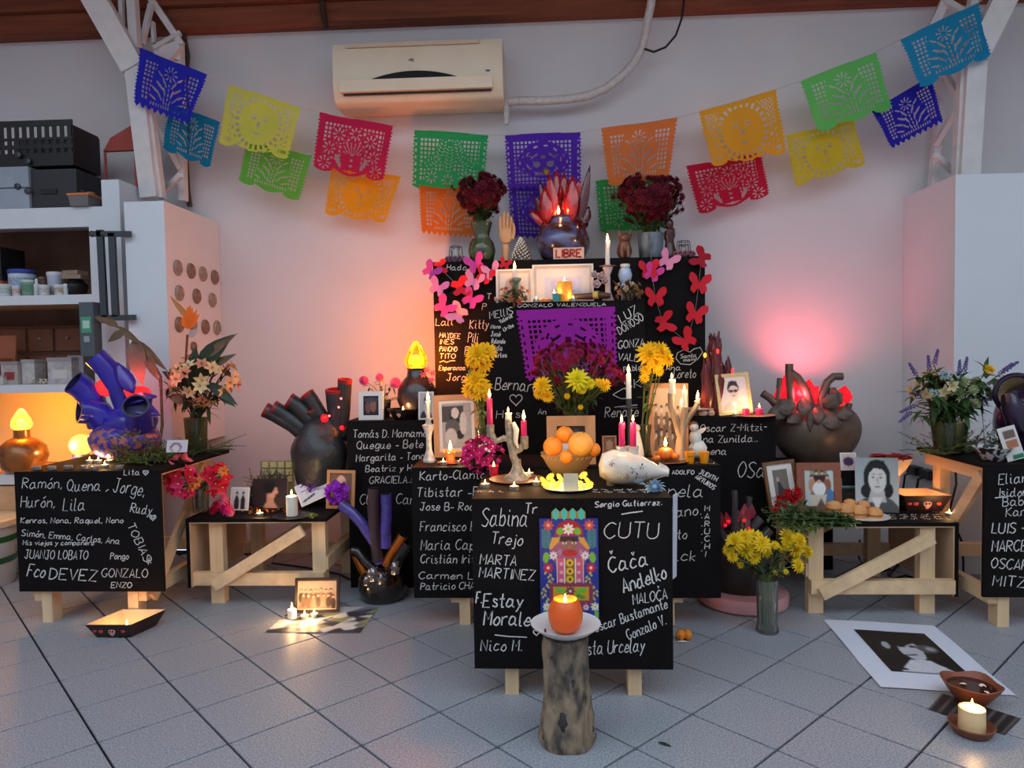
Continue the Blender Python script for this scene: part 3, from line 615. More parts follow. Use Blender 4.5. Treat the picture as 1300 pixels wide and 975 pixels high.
        if design == 'figure_zig': keep &= V < .92+.08*(1-np.abs(((U*10) % 1)-.5)*2)
        else: keep &= V < np.where(np.abs(x) < .24, .91+.09*np.cos(x/.24*pi/2), .88+.12*np.sqrt(np.clip(1-((np.abs(x)-.36)/.16)**2, 0, 1)))
    if design in ('plant', 'skull', 'banner'):
        hole |= (np.abs(np.abs(x)-.455) < .009) & (((V/.11) % 1) < .45) & (V > .14) & (V < .92)
    keep &= np.abs(x) < .488+.012*np.cos(V*2*pi*16)*(V > .08)
    hole &= (V > .09)
    return keep & ~hole
def flag(label, col, tl, tr, br, bl, y, design, seed=0, group='cut paper flags on the strings', name='paper_flag', res=96, bow=.02):
    nx = res; ny = int(res*.74); mk = flag_mask(design, nx, ny)
    a, b, c_, d = PY(*tl, y), PY(*tr, y), PY(*br, y), PY(*bl, y); r = random.Random(seed); ph = r.uniform(0, 6)
    def warp(U, V, P):
        Q = (1-V)[..., None]*((1-U)[..., None]*a+U[..., None]*b) + V[..., None]*((1-U)[..., None]*d+U[..., None]*c_)
        Q[..., 1] += bow*V*(np.sin(U*5+ph)) + .004*np.sin(V*9+U*7+ph); return Q
    c8 = np.array(lin(col))
    P, Q, B = raster(np.tile(c8, (ny, nx, 1)), a, b-a, d-a, mk, warp)
    O = (a+b)/2
    me = bpy.data.meshes.new(name); me.from_pydata((P-O).tolist(), [], Q.tolist())
    me.materials.append(mat('tissue_paper_%d_%d_%d' % col, col, .75, translucent=.42, spec=.2, var=.07, scale=6))
    o = bpy.data.objects.new(name, me); COL.objects.link(o); o.location = O
    return tag(o, label, 'paper flag', group)
FR = [('royal blue cut paper flag with a zigzag hem, hanging by the shelving unit column', (44, 46, 190), (177, 60), (264, 95), (240, 160), (171, 134), 'figure_zig'),
 ('lemon yellow cut paper flag with a sun face, next to the royal blue one', (226, 220, 92), (289, 106), (383, 137), (366, 204), (275, 181), 'sun'),
 ('magenta cut paper flag with rosettes around a basket', (206, 36, 84), (405, 142), (500, 160), (488, 232), (397, 214), 'basket'),
 ('emerald green cut paper flag with a leafy plant', (50, 172, 98), (525, 164), (621, 171), (614, 241), (522, 238), 'plant'),
 ('violet cut paper flag with a face motif hanging above the red crested pot', (92, 44, 178), (640, 171), (738, 167), (738, 240), (644, 240), 'skull'),
 ('orange cut paper flag hanging over a dark red bouquet', (240, 128, 66), (762, 163), (861, 149), (850, 226), (772, 238), 'figure'),
 ('amber cut paper flag with a sun face above a crimson flag', (246, 172, 50), (886, 142), (986, 113), (999, 194), (903, 213), 'sun'),
 ('light green creased cut paper flag overlapping a yellow flag', (112, 204, 104), (1015, 103), (1113, 65), (1135, 138), (1040, 168), 'figure'),
 ('sky blue cut paper flag tied to the column above the tall wide cabinet', (34, 146, 190), (1142, 50), (1243, 2), (1259, 72), (1171, 112), 'figure')]
BK = [('teal cut paper flag behind the royal blue and yellow ones', (20, 122, 158), (215, 130), (280, 155), (268, 215), (207, 190), 'figure'),
 ('grass green cut paper flag behind the lemon yellow sun', (108, 186, 70), (313, 180), (397, 197), (380, 257), (300, 229), 'figure'),
 ('golden orange cut paper flag behind the magenta basket flag', (240, 164, 36), (420, 212), (510, 224), (490, 284), (412, 272), 'sun'),
 ('deep orange cut paper flag behind the emerald green plant flag', (236, 122, 44), (531, 232), (614, 236), (601, 303), (535, 297), 'figure_zig'),
 ('violet cut paper flag hidden half behind the red crested pot', (86, 44, 176), (644, 233), (738, 233), (739, 304), (650, 303), 'skull'),
 ('green cut paper flag peeking out behind a dark red bouquet', (54, 160, 76), (755, 229), (850, 222), (852, 290), (762, 296), 'plant'),
 ('crimson cut paper flag with rosettes beneath the amber sun flag', (200, 22, 58), (870, 211), (967, 194), (978, 248), (886, 274), 'basket'),
 ('mustard yellow cut paper flag beneath the light green flag', (220, 190, 52), (997, 172), (1084, 152), (1101, 208), (1008, 238), 'sun'),
 ('dark blue cut paper flag beneath the sky blue flag', (40, 34, 168), (1106, 141), (1182, 96), (1197, 156), (1134, 189), 'figure_zig')]
ydep = lambda u, row: (4.20 if row == 0 else 4.29)+(.26 if row == 0 else .24)*(1-min(1, abs(u-705)/510)**2)      # the strings bow back towards the wall
for k, (lb, c_, tl, tr, br, bl, d) in enumerate(FR): flag(lb, c_, tl, tr, br, bl, ydep((tl[0]+tr[0])/2, 0), d, k)
for k, (lb, c_, tl, tr, br, bl, d) in enumerate(BK): flag(lb, c_, tl, tr, br, bl, ydep((tl[0]+tr[0])/2, 1), d, 20+k)
STR = mat('pale_string', (190, 180, 176), .8)
for L, y, lb in ((FR, 4.203, 'pale string carrying the upper row of cut paper flags'), (BK, 4.333, 'pale string carrying the lower row of cut paper flags')):
    pts = [PY(168, 56, 4.24)] if L is FR else [PY(200, 122, 4.33)]
    for f_ in L: yy = ydep((f_[2][0]+f_[3][0])/2, 0 if L is FR else 1)+.003; pts += [PY(f_[2][0], f_[2][1]+.5, yy), PY(f_[3][0], f_[3][1]+.5, yy)]
    pts += [PY(1252, -4, 4.24)] if L is FR else [PY(1205, 84, 4.33)]
    m = M(); m.tube(pts, .0022, 5); tag(obj('flag_string', m, STR, origin=pts[0]), lb, 'string')
flag('purple cut paper banner with a face motif stuck on the black altar step', (190, 50, 196), (654, 394), (782, 389), (785, 482), (668, 484), 3.962, 'skull', 3, None, 'paper_banner', 110, .003)

# ================================================================ paper butterflies
def wing_mesh():
    up = [(0, .1), (.08, .3), (.25, .62), (.42, .78), (.62, .86), (.78, .82), (.84, .66), (.86, .44), (.74, .24), (.55, .1)]
    lo = [(.5, .04), (.6, -.12), (.64, -.34), (.56, -.5), (.46, -.48), (.36, -.62), (.24, -.56), (.1, -.3), (0, -.2)]
    return up+lo
def butterfly(label, col, u, v, s, rot, y, group, fold=.35):
    m = M(); w = wing_mesh(); R2 = radians(rot); k = s*MPP(y)/1.5
    for sg in (-1, 1):
        V = [(sg*x*cos(fold), -abs(x)*sin(fold), z) for x, z in w]; n = len(V)
        V2 = [(a, b+.02, c) for a, b, c in V]; f = [tuple(range(n))[::sg], tuple(range(n, 2*n))[::-sg]] + [(i, (i+1) % n, (i+1) % n+n, i+n) for i in range(n)]
        m.add(np.array(V+V2)*k, f, roty(R2), PY(u, v, y))
    B = M(); B.beam(np.array([0, 0, -.3])*k, np.array([0, 0, .3])*k, .05*k, .05*k)
    m.add(B.verts(), B.f, roty(R2), PY(u, v, y))
    return tag(obj('paper_butterfly', m, mat('card_%d_%d_%d' % col, col, .8, spec=.2, translucent=.1), origin=PY(u, v, y), smooth=False), label, 'butterfly', group)
RED, PK, MG, LI, CR = (222, 44, 60), (240, 150, 188), (226, 74, 160), (214, 132, 190), (176, 34, 54)
g = 'paper butterflies above the chalked names'
for lb, c_, u, v, s, r in [('violet pink paper butterfly overhanging the black tower edge, uppermost there', (196, 74, 160), 547, 345, 22, 40), ('red paper butterfly on the tower corner left of the chalked Hada', RED, 558, 339, 17, 80),
  ('magenta paper butterfly on the tower rim below the clear vase with dark red flowers', MG, 604, 336, 24, -20), ('red paper butterfly tucked behind a pink one by the small white frame', RED, 615, 351, 22, 25), ('pale pink paper butterfly beside the small white frame', PK, 625, 346, 22, -20),
  ('red paper butterfly tip on the tower rim above the small white frame', CR, 641, 336, 15, 20), ('red paper butterfly in the middle of the tower cluster', RED, 583, 365, 24, 75), ('pale pink paper butterfly in the middle of the tower cluster', PK, 601, 358, 24, 20),
  ('lilac paper butterfly overhanging the tower edge', LI, 556, 366, 23, 25), ('magenta paper butterfly below the pale pink one in the tower cluster', MG, 598, 381, 24, 35), ('magenta paper butterfly near the tower edge above the chalked Lali', MG, 563, 391, 25, 45),
  ('pale pink paper butterfly right above the chalked Lali', PK, 583, 399, 25, -60)]: butterfly(lb, c_, u, v, s, r, 4.128, g)
g2 = 'paper butterflies above the chalked heart'
for lb, c_, u, v, s, r in [('pale pink paper butterfly on the tower rim under the blue grey flower pot', PK, 847, 332, 24, 30), ('crimson paper butterfly on the far corner of the tower', CR, 891, 329, 24, -60), ('red paper butterfly behind a magenta one beside the blue flask', RED, 824, 344, 24, -5), ('magenta paper butterfly beside the blue flask', MG, 828, 348, 22, 25),
  ('red paper butterfly on the tower edge below the crimson one', RED, 887, 362, 26, 8), ('red paper butterfly next to the dried flowers on the altar step', RED, 832, 379, 25, 0), ('red paper butterfly alone in the dark middle of the tower', RED, 842, 410, 25, 75), ('red paper butterfly halfway down the tower edge', RED, 882, 400, 26, 15),
  ('red paper butterfly touching the chalked heart', RED, 871, 433, 26, -40)]: butterfly(lb, c_, u, v, s, r, 4.128, g2)
TH = mat('thin_thread', (150, 140, 136), .8)
for lb, P in (('thin thread tying the violet pink and lilac butterflies', [(558, 339), (583, 365), (598, 381)]), ('thin thread joining the butterflies along the tower edge', [(547, 345), (556, 366), (563, 391), (583, 399)]), ('thin thread joining the butterflies by the small white frame', [(604, 336), (601, 358), (596, 378)]),
  ('thin thread joining the butterflies by the blue flask', [(826, 318), (828, 348), (832, 379), (842, 410), (871, 433)]), ('thin thread joining the red butterflies down the far tower edge', [(891, 324), (887, 362), (882, 400), (871, 433)])):
    m = M(); m.tube([PY(u, v, 4.131) for u, v in P], .0013, 4); tag(obj('thread', m, TH, origin=PY(*P[0], 4.131)), lb, 'thread')

# ================================================================ candles and lights
FLAME = mat('candle_flame', (255, 190, 90), .5, emit=30, ecol=(255, 176, 84))
FLAMEC = mat('flame_core', (255, 230, 170), .5, emit=60, ecol=(255, 214, 140))
WICK = mat('wick', (30, 24, 20), .9); ALU = mat('aluminium_cup', (190, 188, 186), .35, metal=.9)
IVORY = mat('ivory_wax', (240, 226, 198), .45, sss=.5); WAXW = mat('white_wax', (236, 228, 216), .45, sss=.5); WAXM = mat('magenta_wax', (206, 24, 92), .4, sss=.4); WAXO = mat('orange_wax', (240, 112, 40), .4, sss=.6)
WARM = (1.0, .58, .25)
def flame(parent, p, h, glow=0.0):
    m = M(); w = h*.17
    m.lathe([(0, 0), (w*.7, h*.1), (w, h*.28), (w*.75, h*.55), (w*.3, h*.82), (0, h)], p, 8); f = obj('flame', m, FLAME, parent)
    if glow: lamp('flame_light', parent, np.asarray(p)+np.array([0, -.012, h*.55]), glow*.6, WARM, .012)
    return f
def candle(name, label, P, h, r, ma, lit=True, glow=.6, fl=.03, taper=.9, seg=14, cat='candle', group=None, drip=False):
    P = np.asarray(P, float); R = thing(name, label, cat, P, group); m = M()
    m.lathe([(r*.98, 0), (r, h*.05), (r*taper, h*.97), (r*taper*.8, h), (r*taper*.55, h-.15*r), (0, h-.3*r)], P, seg)
    if drip:
        for a in (.4, 1.9, 4.0): m.ball(P+np.array([r*cos(a), r*sin(a), h*.9]), (r*.3, r*.3, h*.14), 8, 6)
    obj('wax', m, ma, R); m = M(); m.tube([P+np.array([0, 0, h-.3*r]), P+np.array([.0008, 0, h+.006])], .0009, 5); obj('wick', m, WICK, R)
    if lit: flame(R, P+np.array([0, 0, h+.003]), fl, glow)
    return R
def tealight(label, P, lit=True, glow=.35, group='tea lights', wax=None, fl=.018):
    P = np.asarray(P, float); R = thing('tea_light', label, 'candle', P, group); r = .019; m = M()
    m.lathe([(r*.95, 0), (r, .016), (r*.97, .016), (r*.95, .011), (0, .011)], P, 14); obj('cup', m, ALU, R)
    m = M(); m.lathe([(0, .0105), (r*.95, .0115), (r*.6, .0125), (0, .012)], P, 14); obj('wax', m, wax or WAXW, R)
    m = M(); m.tube([P+np.array([0, 0, .011]), P+np.array([0, 0, .018])], .0008, 4); obj('wick', m, WICK, R)
    if lit: flame(R, P+np.array([0, 0, .0155]), fl, glow)
    return R

# ================================================================ flowers
def flower_mesh(kind, key=None):
    rs = random.Random(7); m = M()
    if kind == 'mum':          # many petals, unit radius
        for ring, (n, el, L) in enumerate([(14, .05, 1), (13, .35, .92), (11, .7, .8), (9, 1.05, .6), (5, 1.4, .42)]):
            for i in range(n):
                a = 2*pi*(i+.5*(ring % 2))/n+rs.uniform(-.1, .1); d = np.array([cos(a)*cos(el), sin(a)*cos(el), sin(el)]); m.leaf(d*.08, d, L, .3, .25-.2*ring/4, seg=2)
        m.ball((0, 0, .1), (.25, .25, .2), 8, 5)
    elif kind == 'small':      # small dense mum
        for ring, (n, el, L) in enumerate([(10, .0, 1), (9, .5, .9), (6, 1.0, .7)]):
            for i in range(n):
                a = 2*pi*(i+.5*(ring % 2))/n+rs.uniform(-.15, .15); d = np.array([cos(a)*cos(el), sin(a)*cos(el), sin(el)]); m.leaf(d*.05, d, L, .45, .2, seg=1)
        m.ball((0, 0, .12), (.35, .35, .3), 7, 4, mi=1)
    elif kind == 'open':       # five or six broad petals and a pale centre
        for i in range(6):
            a = 2*pi*i/6; d = np.array([cos(a)*.8, sin(a)*.8, .6]); m.leaf(d*.05, d, 1.05, .62, .35, seg=2)
        for i in range(5):
            a = 2*pi*i/5+.3; m.tube([(0, 0, .1), (.18*cos(a), .18*sin(a), .6)], .03, 4, mi=1)
    elif kind == 'bract':      # bougainvillea-like papery bracts
        for i in range(4):
            a = 2*pi*i/4+rs.uniform(-.3, .3); d = np.array([cos(a)*.7, sin(a)*.7, .7]); m.leaf(d*.02, d, 1.1, .85, .15, seg=2)
        m.ball((0, 0, .45), (.1, .1, .12), 6, 4, mi=1)
    elif kind == 'rose':
        for ring, (n, L, el) in enumerate([(5, .95, .5), (5, .85, .9), (4, .75, 1.2), (3, .6, 1.4)]):
            for i in range(n):
                a = 2*pi*i/n+ring*.6; d = np.array([cos(a)*cos(el), sin(a)*cos(el), sin(el)]); m.leaf(d*.1, d, L, .85, -.25, seg=2)
        m.ball((0, 0, .4), (.3, .3, .35), 8, 5)
    elif kind == 'spike':      # lavender / statice spike pointing along z
        for i in range(26):
            t = i/26; a = i*2.4; rr = .28*(1-t*.7); m.ball((rr*cos(a), rr*sin(a), t*2.2), (.15, .15, .12), 5, 3)
        m.tube([(0, 0, -.4), (0, 0, 2.2)], .04, 4, mi=1)
    elif kind == 'pom':        # round pompom of short petals
        for i in range(60):
            z = 1-2*(i+.5)/60; a = i*2.39996; q = sqrt(1-z*z); d = np.array([q*cos(a), q*sin(a), z]); m.leaf(d*.4, d, .62, .42, .1, seg=1)
        m.ball((0, 0, 0), .5, 8, 6)
    me = mesh_of(m, 'flower', True, 60); return me
FM = {}
def fmesh(kind, col, col2=(90, 100, 40)):
    k = (kind, col)
    if k not in FM:
        me = flower_mesh(kind); FM[k] = me
        me.materials.append(mat('petal_%d_%d_%d' % col, col, .6, var=.12, scale=30, translucent=.18, spec=.25)); me.materials.append(mat('flower_heart_%d_%d_%d' % col2, col2, .7))
    return FM[k]
LEAF = mat('leaf_green', (58, 84, 40), .5, var=.3, scale=25, translucent=.15); LEAFD = mat('leaf_dark_green', (34, 52, 30), .5, var=.3, scale=25, translucent=.1); STEM = mat('stem_green', (84, 100, 50), .6, var=.2, scale=30)
LEAFP = mat('leaf_pale_green', (112, 128, 70), .6, var=.25, scale=25, translucent=.15); DRY = mat('dry_leaf', (96, 76, 50), .7, var=.35, scale=18)
GLASS = glass('clear_glass', refl=.04, frost=.07); GLASSG = glass('green_tinted_glass', (215, 222, 196), .05, .06)
def blob(n, u, v, ru, rv, y, dep, seed, front=.35):
    """n points on/in an ellipsoid round photo pixel (u,v), radii in pixels; returns points and outward directions"""
    rs = random.Random(seed); k = MPP(y); c_ = PY(u, v, y); out = []; i = 0; best = []
    cand = []
    for _ in range(n*6):
        d = np.array([rs.gauss(0, 1), rs.gauss(0, 1)-front, rs.gauss(0, 1)+.25]); d /= np.linalg.norm(d); cand.append((d, rs.uniform(.72, 1.0)))
    chosen = []
    for d, t in cand:                     # spread out
        if all(np.linalg.norm(d*t-e*f) > 1.5/sqrt(n) for e, f in chosen): chosen.append((d, t))
        if len(chosen) == n: break
    while len(chosen) < n: chosen.append(cand[rs.randrange(len(cand))])
    return [(c_+np.array([d[0]*ru*k, d[1]*dep, d[2]*rv*k])*t+np.zeros(3)-c_*(0) if False else c_+np.array([d[0]*ru*k*t, d[1]*dep*t, d[2]*rv*k*t]), d) for d, t in chosen]
def bouquet(R, mouth, heads, seed=0, leaves=0, leafm=None, leaf=(.05, .02), stems=True, stemr=.002, into=.0, leaf_c=None, stem_m=None):
    """heads: (mesh, pos, dir, scale); stems run from the vase mouth, foliage between"""
    rs = random.Random(seed); sm = M(); lm = M(); mouth = np.asarray(mouth, float)
    for me, p, d, sc in heads:
        d = np.asarray(d, float); d = d/np.linalg.norm(d); Rm = frame_of(d)@rotz(rs.uniform(0, 6))
        inst('flower', me, R, p, Rm, sc)
        if stems:
            b0 = mouth+np.array([rs.uniform(-1, 1)*.02, rs.uniform(-1, 1)*.02, 0]); e = p-d*.1*sc
            mid = (b0+e)/2+np.array([0, 0, .02]); pts = [b0-np.array([0, 0, into]), b0, mid, e] if into else [b0, mid, e]
            sm.tube(pts, stemr, 4, cap=False)
    for _ in range(leaves):
        me, p, d, sc = heads[rs.randrange(len(heads))]; t = rs.uniform(.25, .98); b0 = mouth+(p-mouth)*t
        dd = np.array([rs.gauss(0, 1), rs.gauss(0, 1)-.3, rs.gauss(0, .7)+.2]); lm.leaf(b0, dd, leaf[0]*rs.uniform(.6, 1.2), leaf[1]*rs.uniform(.7, 1.2), .3, seg=2)
    if stems and sm.n: obj('stems', sm, stem_m or STEM, R, kind='stuff')
    if lm.n: obj('foliage', lm, leafm or LEAF, R, kind='stuff')
def sprigs(name, label, cat, base_pts, n, L, leafL, leafW, seed, ma, stem=None, dirs=(0, 0, 1), spread=.8, group=None, origin=None, leaves=9, smr=.0015, droop=.3):
    """loose bunch of leafy twigs: many thin stems with small leaves"""
    rs = random.Random(seed); sm = M(); lm = M()
    for i in range(n):
        b = np.asarray(base_pts[i % len(base_pts)], float)+np.array([rs.gauss(0, .012), rs.gauss(0, .012), 0])
        d = np.asarray(dirs, float)+np.array([rs.gauss(0, spread), rs.gauss(0, spread), rs.gauss(0, spread*.4)]); d[2] = abs(d[2])*.7+.05; d /= np.linalg.norm(d); LL = L*rs.uniform(.6, 1.15)
        pts = [b+d*LL*t+np.array([0, 0, -droop*LL*t*t*.6]) for t in (0, .35, .7, 1)]
        for p in pts: p[2] = max(p[2], b[2]+.002)
        sm.tube(pts, smr, 4, cap=False)
        for k in range(leaves):
            t = (k+1)/leaves; j = min(2, int(t*3)); p = pts[j]+(pts[j+1]-pts[j])*(t*3-j if t < 1 else 1)
            dd = d*.6+np.array([rs.gauss(0, 1), rs.gauss(0, 1), rs.gauss(0, .6)+.2])*.7; lm.leaf(p, dd, leafL*rs.uniform(.6, 1.2), leafW, .2, seg=1)
    O = origin if origin is not None else np.mean(np.asarray(base_pts, float), 0)
    R = thing(name, label, cat, O, group); obj('twigs', sm, stem or STEM, R, kind='stuff'); obj('leaves', lm, ma, R, kind='stuff'); return R

# ================================================================ framed pictures
def picture(name, label, u, vb, y, wpx, hpx, border, fmat, shapes, tilt=0, yaw=0, lean=.12, mount=0.0, res=46, mmat=None, zb=None, cat='picture', thick=.016, stand=True, base=None):
    """an upright picture whose lower edge centre is at photo pixel (u,vb); sizes in pixels"""
    k = MPP(y); w, h = wpx*k, hpx*k; O = PY(u, vb, y) if base is None else np.asarray(base, float)
    if zb is not None: O[2] = zb
    R3 = rotz(yaw)@rotx(-lean)@roty(tilt); X = R3@np.array([1., 0, 0]); N = R3@np.array([0, -1., 0]); Zv = R3@np.array([0, 0, 1.])
    if tilt: O = O+np.array([0, 0, abs(sin(tilt))*w/2])
    P = thing(name, label, cat, O)
    b = border*k
    if b > 0:
        m = M()
        for (x0, x1, z0, z1) in ((-w/2, w/2, 0, b), (-w/2, w/2, h-b, h), (-w/2, -w/2+b, b, h-b), (w/2-b, w/2, b, h-b)): m.box((x0, 0, z0), (x1, thick, z1), R3, O)
        obj('frame', m, fmat, P, smooth=False)
        m = M(); m.box((-w/2+b*.5, thick*.55, b*.5), (w/2-b*.5, thick*.95, h-b*.5), R3, O); obj('backing', m, mat('grey_card', (96, 84, 74), .9), P, smooth=False)
    else:
        m = M(); m.box((-w/2, .0006, 0), (w/2, .003, h), R3, O); obj('card', m, mmat or mat('white_card', (222, 218, 212), .7), P, smooth=False)
    mt = mount*k; w2, h2 = w-2*b, h-2*b
    if mt > 0 and b > 0:
        m = M(); m.box((-w2/2, thick*.42, b), (w2/2, thick*.52, b+h2), R3, O); obj('mount', m, mmat or mat('white_card', (222, 218, 212), .7), P, smooth=False)
    w3, h3 = w2-2*mt, h2-2*mt; dp = thick*.38 if b > 0 else 0.0
    tl = O+X*(-w3/2)+Zv*(b+mt+h3)+N*(-dp)
    raster_obj('print', paint(shapes, res, int(res*h3/w3)), tl, X*w3, -Zv*h3, PRINT, P)
    if stand and lean > 0:
        m = M(); m.beam(O+Zv*h*.6-N*thick, np.array([O[0]-N[0]*(.06+h*.25), O[1]-N[1]*(.06+h*.25), O[2]]), .03, .004); obj('easel_strut', m, mat('grey_card', (96, 84, 74), .9), P, smooth=False)
    return P

# ================================================================ things on the altar
ZF, ZM, ZS, ZST, ZT, ZL, ZR, ZLL, ZRL = .742, .748, ZSB, 1.552, 1.806, .742, .742, .452, .44
def on(u, y, z):                      # point on the level z at depth y under/over photo column u
    p = PY(u, 500, y)
    for _ in range(4):                # follow the column to that level (roll)
        d = PY(u, 400, y)-PY(u, 600, y); t = (z-p[2])/d[2]; p = p+d*t
    return p
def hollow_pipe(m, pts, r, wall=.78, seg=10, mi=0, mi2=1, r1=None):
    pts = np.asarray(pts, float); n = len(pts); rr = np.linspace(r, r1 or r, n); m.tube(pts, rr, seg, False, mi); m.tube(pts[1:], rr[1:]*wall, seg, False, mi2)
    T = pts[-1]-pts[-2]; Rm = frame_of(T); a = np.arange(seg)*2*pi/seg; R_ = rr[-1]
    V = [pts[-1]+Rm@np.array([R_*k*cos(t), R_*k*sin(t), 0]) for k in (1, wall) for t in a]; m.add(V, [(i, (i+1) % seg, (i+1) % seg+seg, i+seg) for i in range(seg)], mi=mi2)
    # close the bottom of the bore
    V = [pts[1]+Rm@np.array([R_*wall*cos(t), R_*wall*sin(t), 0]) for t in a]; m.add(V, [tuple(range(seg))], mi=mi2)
def bent(p, d, L, curve=(0, 0, 0), n=6):
    p, d, c_ = (np.asarray(x, float) for x in (p, d, curve)); d = d/np.linalg.norm(d); return [p+d*L*t+c_*L*t*t for t in np.linspace(0, 1, n)]
def wobn(amp, f, s=0): return lambda V: amp*(np.sin(V[:, 0]*f+s)*np.cos(V[:, 1]*f*1.3+s)+.6*np.sin(V[:, 2]*f*1.7+s*2))
DRED = (108, 12, 34)
CLAYD = mat('dark_bronze_clay', (98, 80, 70), .4, metal=.1, var=.3, scale=18, bump=.3); BLACKC = mat('graphite_clay', (56, 56, 58), .38, metal=.25, var=.35, scale=9, bump=.5, bscale=30)
PINEF = mat('frame_oak', (198, 140, 92), .5, var=.12, scale=20, stretch=(1, 1, .2)); WHITEF = mat('frame_white', (226, 222, 216), .5)

# --- front table
p = PZ(656, 610, ZF); pl = thing('round_plate', 'thin brown plate under the bare branch candelabra', 'plate', p)
m = M(); m.lathe([(0, 0), (.085, 0), (.112, .006), (.115, .009), (.08, .004), (0, .004)], p, 28); obj('plate', m, mat('brown_wood_plate', (150, 100, 62), .5, var=.2, scale=30), pl)
STONE = mat('crusted_metal', (150, 140, 124), .6, metal=.3, var=.4, scale=60, bump=.8)
cb = p+np.array([0, 0, .0045]); k = MPP(cb[1]); R = thing('candelabra', 'rough grey branch candelabra with three arms, on the brown plate', 'candelabra', cb)
m = M(); zz = lambda v: PY(656, v, cb[1])[2]; xx = lambda u: PY(u, 570, cb[1])[0]
m.lathe([(.055, 0), (.05, .012), (.03, .03), (.02, .055), (.016, .08)], cb, 14, wob=wobn(.06, 60)); obj('base', m, STONE, R)
m = M(); m.tube([cb+np.array([0, 0, .07]), (xx(652), cb[1], zz(580)), (xx(648), cb[1], zz(560)), (xx(646), cb[1], zz(540)), (xx(646), cb[1], zz(532))], [.018, .016, .016, .015, .014], 10); obj('stem', m, STONE, R)
m = M(); m.tube([(xx(649), cb[1], zz(558)), (xx(640), cb[1], zz(556)), (xx(630), cb[1], zz(560)), (xx(625), cb[1], zz(552))], [.014, .013, .013, .014], 8); obj('arm', m, STONE, R)
m = M(); m.tube([(xx(650), cb[1], zz(575)), (xx(660), cb[1], zz(570)), (xx(666), cb[1], zz(562)), (xx(666), cb[1], zz(554))], [.014, .014, .013, .014], 8); obj('arm', m, STONE, R)
for u, v in ((623, 555), (666, 570)):
    m = M(); m.lathe([(.012, 0), (.016, .008), (.0165, (16.5 if u < 640 else 16.5)*k), (.012, 16.5*k), (.011, 15*k), (0, 15*k)], (xx(u), cb[1], zz(v)), 12); obj('candle_cup', m, STONE, R)
m = M(); m.tube([(xx(652), cb[1]-.01, zz(536)), (xx(656), cb[1]-.015, zz(545)), (xx(655), cb[1]-.02, zz(560)), (xx(658), cb[1]-.018, zz(568))], [.008, .012, .009, .004], 8); obj('wax_drip', m, IVORY, R)
candle('taper_candle', 'magenta taper candle in the outer cup of the branch candelabra', (xx(622.5), cb[1], zz(539)), 34*k, .0125, WAXM, fl=.036, glow=.9)
candle('taper_candle', 'melted ivory candle stub on the middle of the branch candelabra', (xx(646), cb[1], zz(533)), 9*k, .013, IVORY, fl=.022, drip=True)
candle('taper_candle', 'short magenta candle in the lower cup of the branch candelabra', (xx(665.5), cb[1], zz(554)), 20*k, .0125, WAXM, fl=.042, glow=.9)
for lb, u, v, lit in (('lit tea light at the front corner of the altar table', 616, 619, 1), ('lit tea light beside the plate of the branch candelabra', 653, 622, 1), ('lit tea light next to the glowing yellow flowers', 681, 616, 1), ('lit tea light beside the crusted candelabra base on the plate', 672, 608, 1), ('spent tea light next to the speckled white jug', 776, 616, 0)):
    pp = PZ(u, v, ZF); pp[2] += .0045+.006 if v == 608 else 0; tealight(lb, pp, lit)
pp = PZ(627, 601, ZF); pp = on(627, 3.08, ZF); R = thing('votive', 'red glass votive candle glowing beside the bougainvillea', 'candle', pp)
m = M(); m.lathe([(.018, 0), (.021, .045), (.0195, .045), (.017, .03), (0, .03)], pp, 14); obj('cup', m, mat('red_wax', (214, 28, 56), .3, sss=.5), R); flame(R, pp+np.array([0, 0, .034]), .03, .5)
# fruit bowl
bw = PZ(721, 603, ZF); k = MPP(bw[1]); R = thing('fruit_bowl', 'cut glass bowl holding oranges above the glowing yellow flowers', 'bowl', bw)
m = M(); m.lathe([(.05, 0), (.06, .004), (.085, .035), (.108, .075), (.118, .098), (.115, .1), (.104, .075), (.08, .037), (.05, .008), (0, .007)], bw, 28)
obj('glass', m, glass('amber_cut_glass', (240, 222, 184), .1, .3), R)
m = M()
for i in range(30):
    a = 2*pi*i/30; m.tube([bw+np.array([(.066+.048*t)*cos(a+t*.9), (.066+.048*t)*sin(a+t*.9), .012+.075*t]) for t in (0, .33, .66, 1)], .0016, 4)
obj('cut_lines', m, mat('cut_glass_ridge', (246, 236, 180), .25, translucent=.6), R, kind='stuff')
ORA = mat('orange_peel', (240, 140, 34), .45, var=.08, scale=30, bump=.25, bscale=200); GRF = mat('grapefruit_peel', (242, 168, 70), .45, var=.12, scale=12, bump=.2, bscale=200)
for nm, lb, u, v, r, y, ma in (('orange', 'orange lying at the outer side of the glass fruit bowl', 702, 567, 12.5, 3.02, ORA), ('orange', 'orange on top of the pile in the glass fruit bowl', 717, 552, 11, 3.05, ORA), ('grapefruit', 'large pale grapefruit in front in the glass fruit bowl', 737, 564, 16, 3.0, GRF),
     ('orange', 'small orange behind the grapefruit in the glass fruit bowl', 753, 571, 9.5, 3.04, ORA), ('orange', 'orange sunk low between the others in the glass fruit bowl', 719, 580, 8.5, 2.985, ORA), ('orange', 'orange hidden underneath in the glass fruit bowl', 722, 586, 10, 3.04, ORA)):
    m = M(); c_ = PY(u, v, y); m.ball(c_, r*MPP(y), 20, 12); f = thing(nm, lb, nm, c_-np.array([0, 0, r*MPP(y)])); obj('peel', m, ma, f)
    m = M(); m.ball(c_+np.array([.2, -.3, .9])*r*MPP(y)*1.02, .003, 6, 4); obj('stem_end', m, LEAFD, f)
